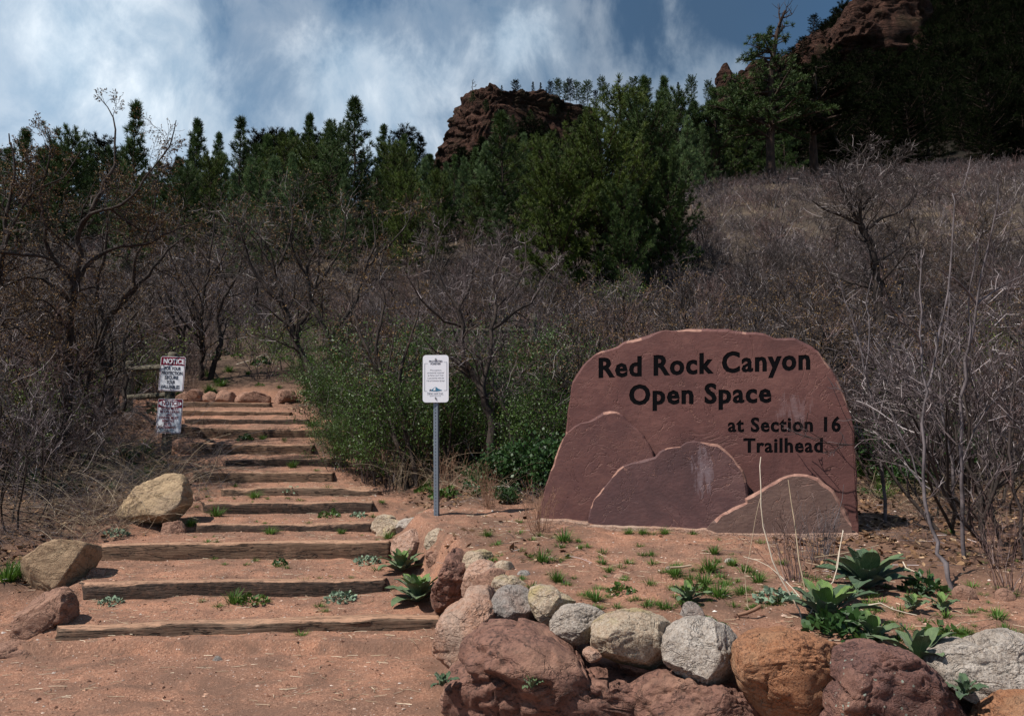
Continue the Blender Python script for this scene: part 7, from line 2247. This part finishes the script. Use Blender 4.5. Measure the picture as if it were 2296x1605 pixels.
# straw bits and twiglets
def straws(name, n, box, lo, hi, r, mat, label, cond=None):
    X, Yv = area_points(n, box, cond)
    Z = terrain(X, Yv); n_ = len(X); L = rng.uniform(lo, hi, n_); a_ = rng.uniform(0, 6.28, n_)
    d = np.stack([np.cos(a_), np.sin(a_), rng.normal(0, .10, n_)], -1); s = np.stack([-np.sin(a_), np.cos(a_), a_ * 0], -1)
    c = np.stack([X, Yv, Z + 0.006], -1); bend = s * rng.normal(0, .12, n_)[:, None] * L[:, None]; up = np.array([0, 0, 1.0])
    V = []
    for t in (-.5, 0, .5):
        q = c + d * (L * t)[:, None] + (bend if t == 0 else 0)
        V += [q - s * r, q + s * r, q + up * r * 1.4]
    V = np.stack(V, 1).reshape(-1, 3); F = []
    b0 = np.arange(n_)[:, None] * 9
    for sg in (0, 1):
        for (i, j) in ((0, 1), (1, 2), (2, 0)):
            F.append(b0 + np.array([sg * 3 + i, sg * 3 + j, sg * 3 + 3 + j, sg * 3 + 3 + i]))
    tag(link(name, mesh_np(name, V, np.concatenate(F), [M[mat]], False)), label, None, None, "stuff")
straws("straw_litter", 9000, (-6.5, 5.0, 4.3, 16), .02, .12, .0019, "straw", "bits of straw and dry grass strewn on the dirt", lambda X, Y_: (np.abs(X / Y_) < .67) & (fbm(np.stack([X * .9, Y_ * .9, X * 0 + 3], -1), 3) > rng.uniform(-.35, .45, len(X))) & notplanter_edge(X, Y_))
straws("twig_litter", 5000, (-9, 7, 6.5, 18), .08, .40, .0024, "twig", "fallen twigs on the ground beneath the shrubs", lambda X, Y_: (np.abs(X / Y_) < .67) & (rng.random(len(X)) < wildness(X, Y_)))
# dry hillside grass
X = rng.uniform(-.68, .70, 4200); Yv = np.sqrt(rng.uniform(19 ** 2, 75 ** 2, 4200)); X = X * Yv
k_ = (fbm(np.stack([X * .15, Yv * .15, X * 0], -1), 3) > -0.05) & (X / Yv > -0.1); X, Yv = X[k_], Yv[k_]; n_ = len(X)
def drytuft(seed):
    g = random.Random(seed); b = Br()
    for _ in range(26):
        a = g.uniform(0, 6.28); d = Vector((math.cos(a) * .5, math.sin(a) * .5, 1)).normalized(); p = Vector((math.cos(a), math.sin(a), 0)) * g.uniform(0, .15); k = len(b.V); w = Vector((-math.sin(a), math.cos(a), 0)) * .006
        L = g.uniform(.2, .45); b.V += [p - w, p + w, p + d * L + w * .3, p + d * L - w * .3]; b.Q.append((k, k + 1, k + 2, k + 3)); b.Qm.append(0)
    return b.mesh("dry_grass", [M["straw"]])
gn_scatter("dry_hillside_grass", [drytuft(1), drytuft(2)], np.stack([X, Yv, terrain(X, Yv) - .02], -1), np.stack([X * 0, X * 0, rng.uniform(0, 6.28, n_)], -1), rng.uniform(.4, .9, n_), rng.integers(0, 2, n_), "dry tan grass between the scrub on the hillside")

# ------------------------------------------------------------------ labels by place for small groups
ORDW = ["first", "second", "third", "fourth", "fifth", "sixth", "seventh", "eighth", "ninth", "tenth", "eleventh", "twelfth", "thirteenth", "fourteenth", "fifteenth", "sixteenth", "seventeenth", "eighteenth", "nineteenth", "twentieth"]
bpy.context.view_layer.update()
byg = {}
for o in scene.objects:
    if o.parent is None and o.get("group") and o.get("label"):
        byg.setdefault((o["group"], o["label"]), []).append(o)
for (gname, lab), obs in byg.items():
    n_ = len(obs)
    if n_ < 2: continue
    if n_ > 38:
        def rowof(o):
            p = o.matrix_world.translation
            return (p.z - CAMZ) / max(p.y, 1)
        obs.sort(key=rowof)
        nb = min(6, (n_ + 29) // 30); per = (n_ + nb - 1) // nb
        BN = {2: ["lower band", "upper band"], 3: ["lowest band", "middle band", "top band"], 4: ["lowest band", "second band up", "third band up", "top band"]}.get(nb, ["lowest band", "second band up", "third band up", "fourth band up", "fifth band up", "top band"])
        for bi in range(nb):
            sl = obs[bi * per:(bi + 1) * per]
            sl.sort(key=lambda o: o.matrix_world.translation.x / max(o.matrix_world.translation.y, 1))
            h2 = (len(sl) + 1) // 2
            for i, o in enumerate(sl):
                k_ = i if i < h2 else len(sl) - 1 - i
                tail = (BN[bi] + ", " + ORDW[min(k_, 19)] + (" from the left" if i < h2 else " from the right")).split()
                ws = lab.split()[:16 - len(tail)]
                while ws[-1] in ("the", "of", "in", "on", "and", "to", "behind", "between", "above"): ws.pop()
                o["label"] = " ".join(ws) + ", " + " ".join(tail)
        continue
    obs.sort(key=lambda o: o.matrix_world.translation.x / max(o.matrix_world.translation.y, 1))
    half = (n_ + 1) // 2
    words = lab.split()
    for i, o in enumerate(obs):
        if i < half: tail = (ORDW[i] + " from the left").split() if i < 20 else ["number", str(i + 1), "from", "left"]
        else:
            j = n_ - 1 - i
            tail = (ORDW[j] + " from the right").split() if j < 20 else ["number", str(j + 1), "from", "right"]
        ws = words[:16 - len(tail)]
        while ws[-1] in ("the", "of", "in", "on", "and", "to", "behind", "between", "above", "bare"): ws.pop()
        o["label"] = " ".join(ws).rstrip(",") + ", " + " ".join(tail)
